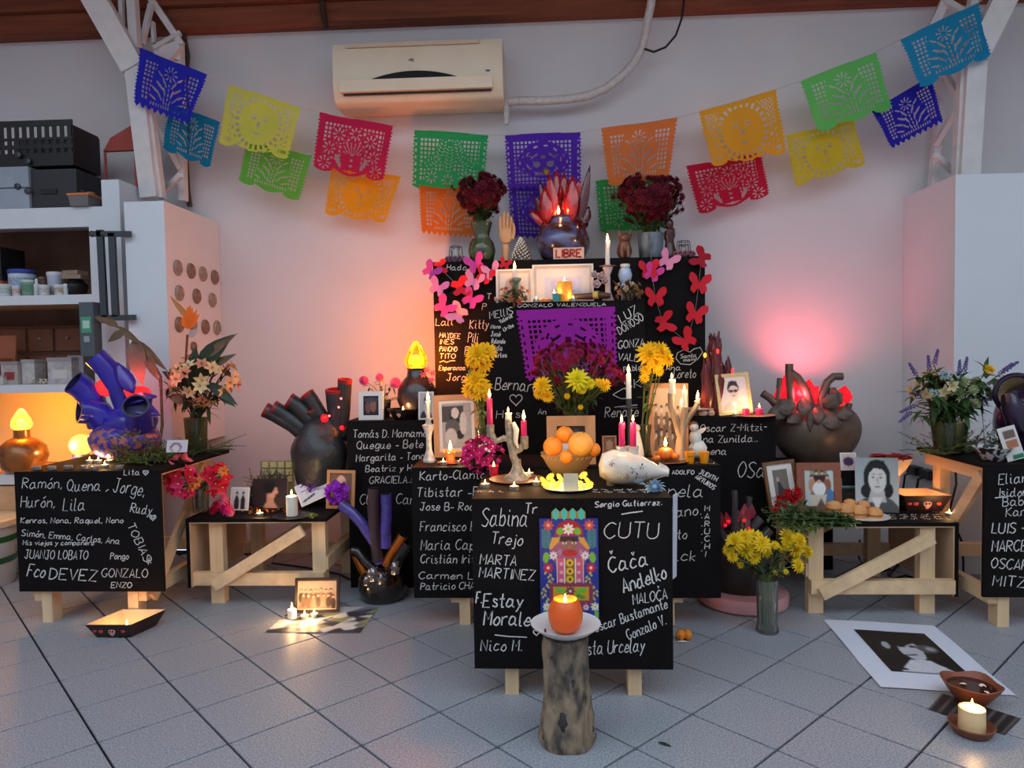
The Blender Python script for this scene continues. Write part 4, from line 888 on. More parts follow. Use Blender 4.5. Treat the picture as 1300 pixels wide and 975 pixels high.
# glowing yellow flower plate
pp = PZ(721, 621, ZF); R = thing('light_plate', 'white dish of glowing yellow flower lights at the front of the altar table', 'lights', pp)
m = M(); m.lathe([(0, 0), (.06, 0), (.095, .008), (.097, .011), (.06, .004), (0, .004)], pp, 26); obj('dish', m, mat('white_china', (230, 226, 216), .25), R)
yl = mat('glowing_yellow_petal', (255, 226, 70), .5, emit=2.2, ecol=(255, 205, 50), translucent=.2)
mm = M(); 
for i in range(11):
    a = 2*pi*i/11+.2; d = np.array([cos(a), sin(a), .2])
    mm.leaf(d*0, d*np.array([1, 1, 2.5]), 1, .6, .3, seg=2)
mm.ball((0, 0, .15), (.4, .4, .3), 8, 5); ym = mesh_of(mm, 'flower_light', True); ym.materials.append(yl)
for i, (u, v) in enumerate([(693, 615), (701, 612), (708, 616), (735, 615), (745, 611), (699, 606), (741, 604), (710, 607), (748, 616), (730, 608), (689, 611)]):
    inst('flower_light', ym, R, PY(u, v, pp[1]-.03+.004*i), frame_of((sin(i*2.), -.6, .8)), .019)
m = M(); m.box((-.028, -.004, 0), (.028, .004, .066), rotx(-.15), PZ(725, 625, ZF)+np.array([0, -.006, .006])); obj('paper_tag', m, mat('beige_paper', (206, 190, 160), .8), R, smooth=False)
lamp('flower_glow', R, pp+np.array([0, -.05, .05]), .8, (1, .78, .25), .03)
# speckled white vessel lying on its side with two candle necks
pp = PZ(800, 616, ZF); k = MPP(pp[1]); c_ = PY(800, 596, pp[1]); R = thing('ceramic_vessel', 'white flower painted ceramic jug lying down with two candle necks', 'jug', (c_[0], c_[1], ZF))
CER = mat('painted_white_ceramic', (232, 220, 206), .25, col2=(210, 180, 150), scale=9, thr=(.25, .5), coat=.4)
hgt = c_[2]-ZF; m = M(); m.lathe([(0, -.125), (.05, -.115), (.072, -.075), (.074, -.03), (.066, .02), (.05, .06), (.032, .095), (.02, .125), (.019, .15), (.012, .15), (0, .14)], (c_[0], c_[1], ZF+.068), 24, roty(pi/2+.12)@rotz(0), sx=.92); obj('body', m, CER, R)
for u in (790, 803.5):
    m = M(); b0 = PY(u, 584, c_[1]); m.lathe([(.03, -.03), (.023, 0), (.02, .03), (.024, .055), (.017, .055), (.015, .04), (0, .04)], b0, 14); obj('neck', m, CER, R)
m = M(); b0 = PY(839, 603, c_[1]); m.add([b0+np.array(q_) for q_ in ((-.03, 0, -.02), (.02, -.015, .0), (-.005, 0, .05), (.03, .02, .03), (-.03, .02, -.02))], [(0, 1, 2), (1, 3, 2), (0, 2, 4), (2, 3, 4)]); obj('handle_wing', m, CER, R)
for i, (u, v, cc) in enumerate([(776, 588, (150, 50, 110)), (783, 596, (190, 120, 60)), (797, 605, (120, 60, 40)), (809, 604, (96, 50, 36)), (815, 592, (70, 70, 70)), (820, 603, (120, 60, 40)), (790, 603, (210, 180, 90)), (803, 597, (80, 60, 60))]):
    m = M()
    for j in range(5):
        a = j*1.25+i; m.leaf(PY(u, v, c_[1]-.068), (cos(a), -.25, sin(a)), .016, .008, .1, seg=1)
    obj('painted_flower', m, mat('glaze_%d_%d_%d' % cc, cc, .35), R, kind='stuff')
candle('taper_candle', 'magenta taper candle in the outer neck of the white jug', PY(789.5, 573, c_[1]), 36*k, .0125, WAXM, fl=.03, glow=.9, drip=True)
candle('taper_candle', 'magenta taper candle leaning in the inner neck of the white jug', PY(804, 574, c_[1]), 38*k, .0125, WAXM, fl=.026, glow=.9)
# white paper with blue rosette, ribbon
pp = PZ(840, 622, ZF); R = thing('paper_rosette', 'pale blue paper rosette with a white ribbon hanging down the table corner', 'rosette', pp+np.array([0, 0, .03]))
m = M()
for i in range(16):
    a = 2*pi*i/16; m.leaf(PY(831, 618, pp[1]-.02), (cos(a), -.5, sin(a)), .045, .03, .25, seg=2)
m.ball(PY(831, 618, pp[1]-.03), .012, 8, 5); obj('rosette', m, mat('pale_blue_paper', (168, 206, 232), .7, translucent=.15), R)
m = M(); r0, r1 = PY(849.5, 626, 2.62), PY(856, 730, 2.585); r0 = np.array([.446, 2.66, .744]); r1 = np.array([.452, 2.62, .44])
m.box((-.002, -.022, 0), (.001, .022, .31), rotz(-.5)@roty(.02), r1+np.array([0, 0.0, 0])); obj('ribbon', m, mat('white_ribbon', (206, 208, 222), .6), R, smooth=False)
m = M(); m.leaf(PZ(790, 614, ZF)+np.array([0, 0, .012]), PZ(832, 622, ZF)-PZ(790, 614, ZF), .13, .06, .0); obj('paper_tail', m, mat('pale_blue_paper', (168, 206, 232), .7), R)

# folk art board
fx = lambda x, y_: PY(680+x/6.5, 640+y_/6.5, 2.588)
R = thing('folk_art_board', 'brightly painted folk art board with a carved figure, on the black front panel', 'artwork', fx(275, 935))
tl, tr_, bl_ = fx(30, 117), fx(513, 117), fx(36, 935)
m = M(); m.box((tl[0], 2.5765, bl_[2]), (tr_[0], 2.589, tl[2])); obj('panel', m, mat('cobalt_panel', (40, 50, 130), .5), R, smooth=False)
n_ = lambda x, y_: ((x-30)/485.0, (y_-117)/818.0); S = [('bg', (44, 56, 140))]
def el(x, y_, rx, ry, c_, a=0.0): X_, Y_ = n_(x, y_); S.append(('re', X_, Y_, rx/485., ry/818., 0, c_)) if not a else S.append(('p', [(n_(x+rx*cos(t)*cos(a)-ry*sin(t)*sin(a), y_+rx*cos(t)*sin(a)+ry*sin(t)*cos(a))) for t in np.linspace(0, 6.2, 12)], c_))
def rc(x0, y0, x1, y1, c_): a_, b_ = n_(x0, y0); c2, d_ = n_(x1, y1); S.append(('r', a_, b_, c2, d_, c_))
def pg(P_, c_): S.append(('p', [n_(*q_) for q_ in P_], c_))
def ln(x0, y0, x1, y1, w, c_):
    d = np.array([x1-x0, y1-y0], float); d /= np.linalg.norm(d); nn = np.array([-d[1], d[0]])*w; pg([(x0+nn[0], y0+nn[1]), (x1+nn[0], y1+nn[1]), (x1-nn[0], y1-nn[1]), (x0-nn[0], y0-nn[1])], c_)
def fl(x, y_, r, c_, cc, n=8):
    for i in range(n): a = 2*pi*i/n; el(x+r*.62*cos(a), y_+r*.62*sin(a), r*.42, r*.2, c_, a)
    el(x, y_, r*.28, r*.28, cc)
GRN, YEL, LGR = (120, 178, 60), (206, 180, 80), (90, 160, 130)
for sx_, cx in ((1, 80), (-1, 465)):
    for j in range(9):
        y_ = 212+j*17; ln(cx, y_, cx-38*1, y_-16+4, 4, LGR); ln(cx, y_, cx+38, y_-16+4, 4, LGR)
    ln(cx, 205, cx-8*sx_, 365, 3, (40, 120, 90)); fl(100 if sx_ > 0 else 445, 165, 46, (220, 90, 50), (240, 180, 160))
    el(78 if sx_ > 0 else 470, 432, 27, 46, GRN, .12*sx_); fl(95 if sx_ > 0 else 455, 517, 44, (196, 40, 50), (240, 200, 190))
    px_ = [(95, 575), (130, 590), (75, 640), (60, 690), (90, 740), (60, 790)] 
    for j in range(16):
        t = j/15.; x_ = (85+34*sin(t*7)) ; x_ = x_ if sx_ > 0 else 545-x_; el(x_+(14 if j % 2 else -14), 560+t*250, 15, 8, YEL, .9 if j % 2 else -.9)
    fl(80 if sx_ > 0 else 488, 840, 38, (230, 230, 200), (220, 190, 60)); el(60 if sx_ > 0 else 500, 905, 18, 30, GRN)
el(275, 235, 118, 112, (176, 36, 40)); rc(150, 250, 400, 360, (44, 56, 140)); el(200, 215, 34, 30, GRN, -.8); el(345, 215, 34, 30, GRN, .8); fl(270, 197, 48, (238, 232, 220), (220, 190, 60))
pg([(130, 265), (200, 262), (190, 300), (150, 375), (105, 360)], (216, 160, 60)); pg([(355, 262), (400, 265), (450, 360), (390, 380), (360, 300)], (216, 160, 60))
pg([(110, 380), (190, 300), (360, 300), (445, 380), (395, 500), (390, 640), (170, 640), (165, 500)], (150, 90, 120))
rc(200, 260, 340, 300, (50, 34, 34)); el(275, 330, 66, 62, (142, 96, 84)); rc(205, 262, 340, 292, (46, 32, 32))
for k_ in (-1, 1): el(275+k_*40, 312, 22, 9, (225, 210, 190)); el(275+k_*40, 312, 8, 8, (40, 28, 26)); ln(275+k_*18, 295, 275+k_*62, 293, 4, (40, 28, 26)); fl(140 if k_ < 0 else 408, 415, 36, (232, 226, 216), (200, 120, 150)); el(195 if k_ < 0 else 372, 385, 16, 24, (180, 120, 160))
pg([(275, 330), (288, 352), (262, 352)], (170, 120, 100)); el(278, 395, 66, 30, (180, 36, 44)); ln(250, 372, 305, 372, 4, (120, 40, 44))
rc(168, 440, 232, 640, (196, 90, 120)); rc(325, 440, 395, 640, (196, 90, 120)); rc(235, 440, 322, 640, (130, 90, 60))
for x_ in (170, 233, 325, 392): ln(x_, 440, x_, 642, 3, (236, 230, 220))
for j, y_ in enumerate((475, 545, 612)): el(278, y_, 32, 30, (218, 176, 40)); el(278, y_, 12, 12, (50, 34, 30)); [fl(x_, y_+10, 16, (240, 190, 200), (120, 40, 60)) for x_ in (205, 352)]
rc(105, 645, 470, 815, (140, 60, 80)); rc(135, 672, 435, 785, (214, 150, 40)); 
for k_ in (-1, 1): el(285+k_*85, 705, 52, 24, GRN, k_*-.35); el(285+k_*80, 755, 46, 18, (80, 150, 50), k_*.3)
fl(280, 710, 42, (110, 50, 70), (230, 210, 200)); el(410, 840, 30, 26, (190, 60, 60)); fl(410, 845, 26, (220, 200, 200), (200, 60, 60))
S.append(('noise', .12)); raster_obj('painting', paint(S, 112, 188), np.array([tl[0]+.002, 2.5762, tl[2]-.002]), np.array([tr_[0]-tl[0]-.004, 0, 0]), np.array([0, 0, bl_[2]-tl[2]+.004]), PRINT, R)
for i in range(4):
    x_ = 130+i*70; m = M(); P_ = [(x_, 117), (x_, 62), (x_+35, 30), (x_+70, 62), (x_+70, 117)]; V = [fx(*q_) for q_ in P_]; V = [v_*np.array([1, 0, 1])+np.array([0, 2.578, 0]) for v_ in V]
    m.add(V+[v_+np.array([0, .01, 0]) for v_ in V], [(0, 1, 2, 3, 4), (9, 8, 7, 6, 5)]+[(j, j+5, (j+1) % 5+5, (j+1) % 5) for j in range(5)]); cp = obj('crown_point', m, mat('ochre_paint', (190, 140, 40), .5), R, smooth=False)
    m = M(); c0 = fx(x_+35, 76); m.prism([((a_)*.0028*MPP(2.58)/.0028*5.2, b_*MPP(2.58)*8) for a_, b_ in ((0, -1), (.75, -.5), (.75, .35), (0, 1), (-.75, .35), (-.75, -.5))], .004, t=(c0[0], 2.5745, c0[2])); obj('turquoise_inset', m, mat('turquoise_paint', (70, 190, 170), .45), cp, smooth=False)

# trunk stool with dish and orange candle
tb = PZ(720, 940, 0); k = MPP(tb[1]); R = thing('log_stool', 'driftwood log stand carrying a white dish with an orange candle', 'stand', tb)
zt = PY(720, 806, tb[1])[2]; seg = 72; m = M(); prof = []
for i in range(33):
    t = i/32; prof.append((.022*(1-t)**2+.072+.003*sin(t*9), zt*t))
prof = [(r*.99, z) for r, z in prof]
BARK = mat('weathered_log', (146, 126, 102), .75, col2=(66, 60, 56), scale=24, detail=8, thr=(.36, .6), bump=1.0, bscale=55, stretch=(1, 1, .45))
m.lathe([(r if i else r*.97, z) for i, (r, z) in enumerate(prof)]+[(0, zt)], tb, seg, wob=lambda V: .03*np.sin(np.arctan2(V[:, 1], V[:, 0])*5+V[:, 2]*16)*(V[:, 2] < zt-.02)+(.02*np.sin(V[:, 2]*90+np.arctan2(V[:, 1], V[:, 0])*4)+.018*np.sin(np.arctan2(V[:, 1], V[:, 0])*11+5*np.sin(V[:, 2]*21)))*(V[:, 2] < zt-.02)*(V[:, 2] > .01))
obj('log', m, BARK, R, ang=60)
rk = random.Random(12)
for a, z, s_ in [(-1.75, .10, .016), (-1.95, .3, .008), (-1.3, .22, .010)]+[(rk.uniform(-3.1, 0), rk.uniform(.03, .37), rk.uniform(.004, .009)) for _ in range(16)]:
    rr = np.interp(z, [q_[1] for q_ in prof], [q_[0] for q_ in prof]); m = M(); m.ball(tb+np.array([cos(a)*rr*.96, sin(a)*rr*.96, z]), (s_, s_*.5, s_*1.7), 10, 6, R=rotz(a+pi/2), wob=wobn(.25, 4, z*9)); obj('knot', m, mat('dark_knot', (52, 46, 48), .8, var=.4, scale=40), R)
dp = tb+np.array([0, 0, zt+.001]); R = thing('white_dish', 'white dish with a wide flared rim on the log stand', 'dish', dp)
m = M(); m.lathe([(.055, 0), (.06, .004), (.085, .016), (.112, .036), (.114, .04), (.108, .038), (.08, .021), (.05, .012), (0, .011)], dp, 36); obj('dish', m, mat('frosted_white_china', (222, 218, 214), .3, var=.04, scale=20), R)
op = dp+np.array([0, -.005, .0125]); R = thing('orange_candle', 'round orange candle burning in the white dish', 'candle', op); r = 22.5*MPP(op[1])
m = M(); m.lathe([(r*.45, 0), (r*.8, r*.25), (r*.98, r*.7), (r, r*1.1), (r*.9, r*1.55), (r*.72, r*1.85), (r*.66, r*1.9), (r*.6, r*1.82), (r*.5, r*1.65), (0, r*1.6)], op, 30); obj('wax', m, mat('orange_wax_ball', (242, 104, 30), .38, sss=.8), R)
m = M(); m.lathe([(0, r*1.61), (r*.52, r*1.68)], op, 20); obj('melted_pool', m, mat('molten_orange_wax', (255, 190, 60), .1, sss=.6), R)
flame(R, op+np.array([0, 0, r*1.66]), .03, 1.6)

# --- wide altar table
pp = on(545, 3.45, ZM); k = MPP(3.45); R = thing('candlestick', 'tall mottled white candlestick beside the oak framed family photo', 'candlestick', pp)
CS = mat('mottled_white_ceramic', (210, 204, 194), .5, col2=(150, 142, 132), scale=40, thr=(.3, .6), bump=.3)
m = M(); m.lathe([(.03, 0), (.033, .01), (.024, .03), (.014, .06), (.013, .12), (.019, .15), (.03, .175), (.031, .182), (.018, .186), (.012, .2), (.016, .215), (.011, .215), (0, .21)], pp, 18); obj('stick', m, CS, R)
candle('taper_candle', 'ivory taper candle in the mottled white candlestick', pp+np.array([0, 0, .212]), .085, .0095, IVORY, fl=.045, glow=.9, drip=True)
picture('framed_photo', 'wide oak frame with a black and white family photo on the wide table', 581, 572, 3.6, 60, 80, 7, PINEF, [('bg', (170, 165, 160)), ('r', 0, .05, .75, .42, (70, 70, 70)), ('e', .45, .3, .2, .2, (40, 40, 42)), ('e', .45, .22, .13, .12, (205, 196, 188)), ('e', .35, .55, .25, .2, (90, 88, 86)), ('e', .6, .7, .14, .1, (30, 28, 28)), ('e', .3, .75, .2, .2, (190, 184, 178)), ('e', .72, .45, .12, .25, (200, 196, 190)), ('noise', .35)], mount=4, zb=ZM, tilt=-.03)
pp = on(572, 3.42, ZM); R = thing('orange_flower_candle', 'orange flower shaped candle on a small saucer before the oak frame', 'candle', pp)
m = M(); m.lathe([(0, 0), (.05, 0), (.066, .006), (.05, .004), (0, .004)], pp, 20); obj('saucer', m, mat('brown_clay_dish', (150, 110, 80), .5), R)
m = M()
for i in range(12): a = 2*pi*i/12; m.leaf(pp+np.array([0, 0, .05]), (cos(a), sin(a), .5), .055, .03, .4, seg=2)
m.lathe([(.022, .004), (.02, .06), (0, .058)], pp, 12); obj('petals', m, mat('orange_petal_wax', (240, 110, 40), .5, sss=.4), R); flame(R, pp+np.array([0, 0, .06]), .05, 1.0)
for lb, u, y in (('tea light burning by the foot of the mottled candlestick', 563, 3.36), ('tea light between saucer and bougainvillea', 585, 3.38)): tealight(lb, on(u, y, ZM), True)
# bougainvillea bunch
pp = on(610, 3.36, ZM); R = thing('bougainvillea', 'bunch of magenta bougainvillea spilling over the edge of the wide table', 'flowers', pp)
bm = fmesh('bract', (206, 34, 116), (240, 236, 220)); hd = [(bm, p_, d, .03) for p_, d in blob(46, 611, 577, 26, 20, 3.30, .07, 3)]; bouquet(R, on(612, 3.34, ZM+.02), hd, 1, 12, LEAF, (.04, .025))
wm = fmesh('small', (244, 228, 232), (240, 230, 220)); [inst('flower', wm, R, p_, frame_of(d), .008) for p_, d in blob(16, 617, 572, 12, 12, 3.25, .05, 9)]
# central bouquet in a hidden vase
pp = on(726, 3.55, ZM); R = thing('mixed_bouquet', 'large burgundy and yellow chrysanthemum bouquet before the purple banner', 'flowers', pp)
m = M(); m.lathe([(.04, 0), (.045, .01), (.05, .12), (.038, .17), (.045, .2), (.04, .2), (.034, .17), (.045, .12), (.04, .015), (0, .012)], pp, 18); obj('vase', m, GLASSG, R)
k = MPP(3.6); sm_ = fmesh('small', (150, 20, 68), (96, 20, 40)); ym_ = fmesh('mum', (248, 200, 28)); yl_ = fmesh('mum', (232, 222, 40))
hd = [(sm_, p_, d, .026) for p_, d in blob(92, 728, 462, 56, 30, 3.62, .13, 11)] + [(sm_, p_, d, .024) for p_, d in blob(14, 778, 478, 14, 14, 3.55, .04, 12)]
hd += [(ym_, PY(688, 490, 3.46), (-.4, -1, .3), .05), (ym_, PY(695, 503, 3.45), (-.2, -1, -.3), .035), (ym_, PY(684, 500, 3.46), (-.6, -1, 0), .03), (yl_, PY(733, 482, 3.44), (0, -1, .35), .06), (yl_, PY(749, 487, 3.45), (.5, -1, .1), .03), (yl_, PY(739, 494, 3.44), (.3, -1, -.4), .028), (ym_, PY(768, 489, 3.46), (.5, -1, .1), .034), (ym_, PY(760, 486, 3.46), (.3, -1, .5), .025), (ym_, PY(720, 503, 3.46), (0, -1, 0), .016), (ym_, PY(737, 517, 3.45), (0, -1, 0), .014)]
bouquet(R, pp+np.array([0, 0, .19]), hd, 5, 130, LEAFD, (.06, .024), into=.15)
# yellow chrysanthemums at both sides
for lb, u, y, mv, hs, sd in (('yellow chrysanthemums in a slim glass vase beside the oak framed family photo', 612, 3.52, 545, [(606, 450, 17), (618, 447, 14), (613, 462, 13), (600, 458, 11), (604, 483, 17), (596, 494, 12), (612, 492, 13), (606, 500, 10), (617, 505, 6)], 3), ('yellow chrysanthemums in a slim glass vase beside the driftwood candelabra', 819, 3.56, 545, [(824, 450, 17), (838, 447, 15), (846, 455, 12), (831, 460, 13), (820, 470, 8), (836, 470, 8), (818, 480, 7), (828, 444, 12)], 4)):
    pp = on(u, y, ZM); R = thing('yellow_bouquet', lb, 'flowers', pp); m = M(); m.lathe([(.03, 0), (.033, .008), (.026, .05), (.026, .1), (.034, .16), (.031, .16), (.023, .1), (.023, .012), (0, .01)], pp, 16); obj('vase', m, GLASSG, R)
    hd = [(ym_, PY(a, b, y-.03+.01*(i % 3)), ((a-u)*.03, -1, .4), s_*MPP(y)) for i, (a, b, s_) in enumerate(hs)]; bouquet(R, pp+np.array([0, 0, .155]), hd, sd, 26, LEAFP, (.055, .02), stemr=.0028, into=.13)
picture('framed_photo', 'chunky oak frame with two people in black and white behind the fruit', 725.5, 582, 3.34, 62, 62, 13, PINEF, [('bg', (34, 32, 34)), ('e', .3, .8, .25, .45, (210, 205, 200)), ('e', .72, .95, .25, .45, (200, 196, 192)), ('e', .3, .22, .1, .15, (205, 192, 182)), ('e', .3, .12, .1, .08, (70, 60, 56)), ('e', .68, .28, .1, .15, (205, 192, 182)), ('e', .68, .17, .1, .08, (70, 60, 56)), ('noise', .2)], zb=ZM, lean=.1)
# tall candle on a column holder
pp = on(799, 3.42, ZM); k = MPP(3.42); R = thing('candle_holder', 'slim dark metal candle holder behind the white jug', 'candlestick', pp); h0 = PY(799, 518, 3.42)[2]-ZM
m = M(); m.lathe([(.04, 0), (.04, .008), (.008, .014), (.007, h0), (.04, h0), (.041, h0+.004), (.013, h0+.006), (.013, h0+.045), (.01, h0+.045), (0, h0+.04)], pp, 18); obj('holder', m, GREYM, R)
candle('taper_candle', 'tall white taper candle in the slim dark metal holder', pp+np.array([0, 0, h0+.042]), 33*k, .0125, WAXW, fl=.038, glow=1.0)
# white cloth-like figurine (angel) behind jug
m = M(); pp = on(808, 3.5, ZM); m.lathe([(.03, 0), (.034, .02), (.026, .06), (.02, .1), (.012, .13)], pp, 12, wob=wobn(.1, 70)); m.ball(pp+np.array([0, 0, .15]), .02, 10, 8); tag(obj('figurine', m, WAXW, origin=pp), 'small white figurine half hidden behind the magenta jug candles', 'figurine')
picture('small_block_picture', 'small reddish wooden picture block leaning behind the white jug', 774, 577, 3.6, 18, 26, 2, PINEF, [('bg', (150, 96, 70)), ('e', .5, .5, .3, .35, (190, 150, 120)), ('noise', .3)], zb=ZM, res=14)
# right: framed photo, driftwood candelabra, pumpkin
picture('framed_photo', 'pale wood frame with an old group photo behind the driftwood candelabra', 849, 577, 3.58, 50, 92, 6, PINEF, [('grad', (214, 190, 160), (186, 150, 120))]+group_photo((200, 175, 145), ((120, 96, 76), (160, 130, 104), (90, 74, 62)), 5, 4, 3, (220, 196, 170))[1:], zb=ZM, tilt=.02)
pp = on(862, 3.44, ZM); k = MPP(3.44); R = thing('driftwood_candelabra', 'forked driftwood candelabra with several ivory candles', 'candelabra', pp); DW = mat('driftwood', (170, 140, 106), .7, var=.3, scale=24, stretch=(1, 1, .3), bump=.4)
q_ = lambda u, v: PY(u, v, 3.44)
m = M(); m.tube([pp, q_(863, 575), q_(864, 560), q_(867, 545)], [.034, .026, .022, .016], 10); m.lathe([(.05, 0), (.045, .012), (.0, .013)], pp, 14); obj('trunk', m, DW, R)
for P_, r0 in (([(864, 556), (858, 535), (852, 517), (851, 499)], .014), ([(866, 545), (868, 532), (870, 517)], .016), ([(867, 545), (874, 530), (882, 519), (886, 512)], .012)):
    m = M(); m.tube([q_(*a) for a in P_], np.linspace(r0*1.2, r0, len(P_)), 9); obj('branch', m, DW, R)
for lb, u, vb, h, r, f in (('thick ivory candle on the tallest driftwood branch', 853, 500, 18, .016, .03), ('ivory candle dripping on the middle driftwood branch', 869, 517, 21, .012, .026), ('short ivory candle low behind the middle driftwood branch', 865, 524, 11, .011, .026), ('thin wax stub on the slanting driftwood branch', 886, 511, 5, .011, .036)):
    candle('branch_candle', lb, PY(u, vb, 3.44 if u != 865 else 3.46), h*k, r, IVORY, fl=f, glow=.9, drip=True)
pp = on(845, 3.38, ZM); R = thing('dark_plate', 'dark brown plate under the little pumpkin', 'plate', pp); m = M(); m.lathe([(0, 0), (.07, 0), (.11, .008), (.113, .011), (.07, .005), (0, .005)], pp, 26); obj('plate', m, mat('dark_brown_plate', (70, 46, 40), .35), R)
PUM = mat('pumpkin_orange', (236, 122, 40), .45, var=.15, scale=30, sss=.3)
def pumpkin(lb, c0, r, lit=False):
    R = thing('small_pumpkin', lb, 'pumpkin', c0); m = M(); m.ball(c0+np.array([0, 0, r*.78]), (r, r, r*.78), 24, 10, wob=lambda V: -.12*np.abs(np.sin(np.arctan2(V[:, 1], V[:, 0])*4.5))); obj('flesh', m, PUM, R)
    m = M(); m.tube([c0+np.array([0, 0, r*1.45]), c0+np.array([.002, 0, r*1.75])], [.005, .003], 6); obj('stalk', m, DRY, R)
    if lit: flame(R, c0+np.array([0, 0, r*1.6]), .045, 1.1)
pumpkin('little orange pumpkin with a flame on top, on the dark plate', on(845, 3.39, ZM+.006), .042, True); pumpkin('tiny orange squash lying before the little pumpkin', on(833, 3.33, ZM+.012), .02); pumpkin('tiny orange squash on the far rim of the dark plate', on(857, 3.37, ZM+.012), .022)
for lb, u, y in (('orange shot glass at the table corner', 894, 3.34), ('orange shot glass with a printed bat beside the dark plate', 876, 3.34)):
    pp = on(u, y, ZM); R = thing('shot_glass', lb, 'glass', pp); m = M(); m.lathe([(.016, 0), (.018, .004), (.025, .055), (.022, .055), (.016, .012), (0, .01)], pp, 16); obj('cup', m, mat('amber_glass', (246, 160, 30), .2, sss=.4), R)
    if u == 876: m = M(); c0 = pp+np.array([0, -.0235, .035]); m.leaf(c0, (-1, 0, .3), .014, .01, .2, seg=1); m.leaf(c0, (1, 0, .3), .014, .01, .2, seg=1); obj('bat_print', m, BLK, R)
pp = on(886, 3.5, ZM); R = thing('angel_figurine', 'white seated angel figurine behind the shot glasses', 'figurine', pp); m = M(); m.ball(pp+np.array([0, 0, .045]), (.042, .035, .045), 14, 9, wob=wobn(.08, 6)); m.ball(pp+np.array([-.012, 0, .10]), (.03, .026, .04), 12, 8); m.ball(pp+np.array([-.02, -.008, .152]), .022, 12, 8); m.leaf(pp+np.array([.01, .02, .11]), (.5, .5, .6), .07, .04, .2); obj('body', m, WAXW, R); m = M(); m.ball(pp+np.array([-.02, -.002, .162]), (.0225, .0225, .018), 10, 6); obj('hair', m, mat('figurine_hair', (120, 90, 64), .6), R)
picture('small_photo_card', 'small black and white photo card behind the ivory candle', 541, 536, 3.88, 20, 36, 0, WHITEF, portrait((180, 178, 174), (200, 190, 182), (40, 38, 38), (50, 50, 54)), zb=ZS, res=22, mount=2)

# ================================================================ top of the tower
def vase_bouquet(name, label, base, prof, vm, heads, mouth_h, seed, leaves, lm, leaf=(.05, .022), into=.0, stemr=.002, cat='flowers', stem_m=None):
    R = thing(name, label, cat, base); m = M(); m.lathe(prof, base, 22); obj('vase', m, vm, R)
    bouquet(R, base+np.array([0, 0, mouth_h]), heads, seed, leaves, lm, leaf, into=into, stemr=stemr, stem_m=stem_m); return R
dm = fmesh('small', DRED, (70, 8, 20)); b = on(612, 4.27, ZT)
vase_bouquet('dark_red_bouquet', 'dark red chrysanthemums in a waisted clear vase beside the wooden hand', b, [(.045, 0), (.07, .02), (.082, .075), (.072, .12), (.05, .15), (.047, .17), (.065, .24), (.061, .24), (.044, .17), (.068, .11), (.076, .075), (.06, .02), (0, .012)], GLASSG,
  [(dm, p_, d, .034) for p_, d in blob(72, 612, 247, 31, 26, 4.27, .13, 21)]+[(dm, p_, d, .03) for p_, d in blob(30, 612, 252, 22, 18, 4.24, .1, 24)]+[(dm, PY(574, 237, 4.25), (-1, -.3, .3), .02)], .22, 2, 110, LEAFD, (.06, .026), into=.18)
b = on(826, 4.27, ZT)
vase_bouquet('dark_red_bouquet', 'dark red chrysanthemums in a blue grey dripped pot beside the little cat', b, [(.06, 0), (.065, .01), (.072, .08), (.078, .15), (.07, .152), (.06, .12), (0, .1)], mat('dripped_blue_glaze', (120, 132, 142), .45, col2=(70, 64, 60), scale=22, stretch=(1, 1, .4), thr=(.35, .6)),
  [(dm, p_, d, .033) for p_, d in blob(96, 824, 252, 45, 31, 4.27, .15, 22)]+[(dm, p_, d, .03) for p_, d in blob(40, 826, 256, 32, 22, 4.24, .11, 25)], .14, 3, 130, LEAFD, (.06, .026))
# wooden artist hand
b = on(642, 4.22, ZT); k = MPP(4.22); R = thing('wooden_hand', 'upright wooden artist hand on top of the tower', 'hand model', b); WH = mat('hand_wood', (214, 160, 112), .5, var=.08, scale=20)
h = lambda u, v, dy=0: PY(u, v, 4.22+dy)
m = M(); m.lathe([(.022, 0), (.02, .05), (.021, .1)], b, 14); m.ball(h(642, 299), (.042, .02, .052), 16, 10, wob=lambda V: -.12*np.clip(V[:, 2], -1, 0)*-1)
for i, (u0, v0, u1, v1, u2, v2) in enumerate([(635.5, 290, 635, 281, 635.5, 275), (639.7, 288, 639.5, 277, 640.2, 270), (644, 288, 644.4, 278, 644.8, 271.5), (648, 290, 649, 282, 649.2, 276.5)]):
    pts = [h(u0, v0+4), h(u0, v0), h(u1, v1, -.006), h(u2, v2, -.016)]; m.tube(pts, [.0105, .010, .0092, .007], 9); m.ball(pts[-1], .0072, 8, 6)
pts = [h(650, 303), h(652, 297, -.006), h(652.5, 290, -.012), h(651.5, 284, -.018)]; m.tube(pts, [.013, .011, .0095, .007], 9); m.ball(pts[-1], .0072, 8, 6)
obj('hand', m, WH, R, ang=70)
# pine cone of glitter glass
b = on(662, 4.24, ZT); R = thing('glass_cone', 'sparkling silver cone of glass beads next to the wooden hand', 'ornament', b); m = M(); rs = random.Random(2)
for i in range(120):
    t = i/120; a = i*2.4; r = .06*(1-t)**.7; m.ball(b+np.array([r*cos(a), r*sin(a), .008+.135*t]), .009, 5, 4)
obj('beads', m, mat('silver_bead', (196, 176, 156), .15, metal=.7), R, kind='stuff')
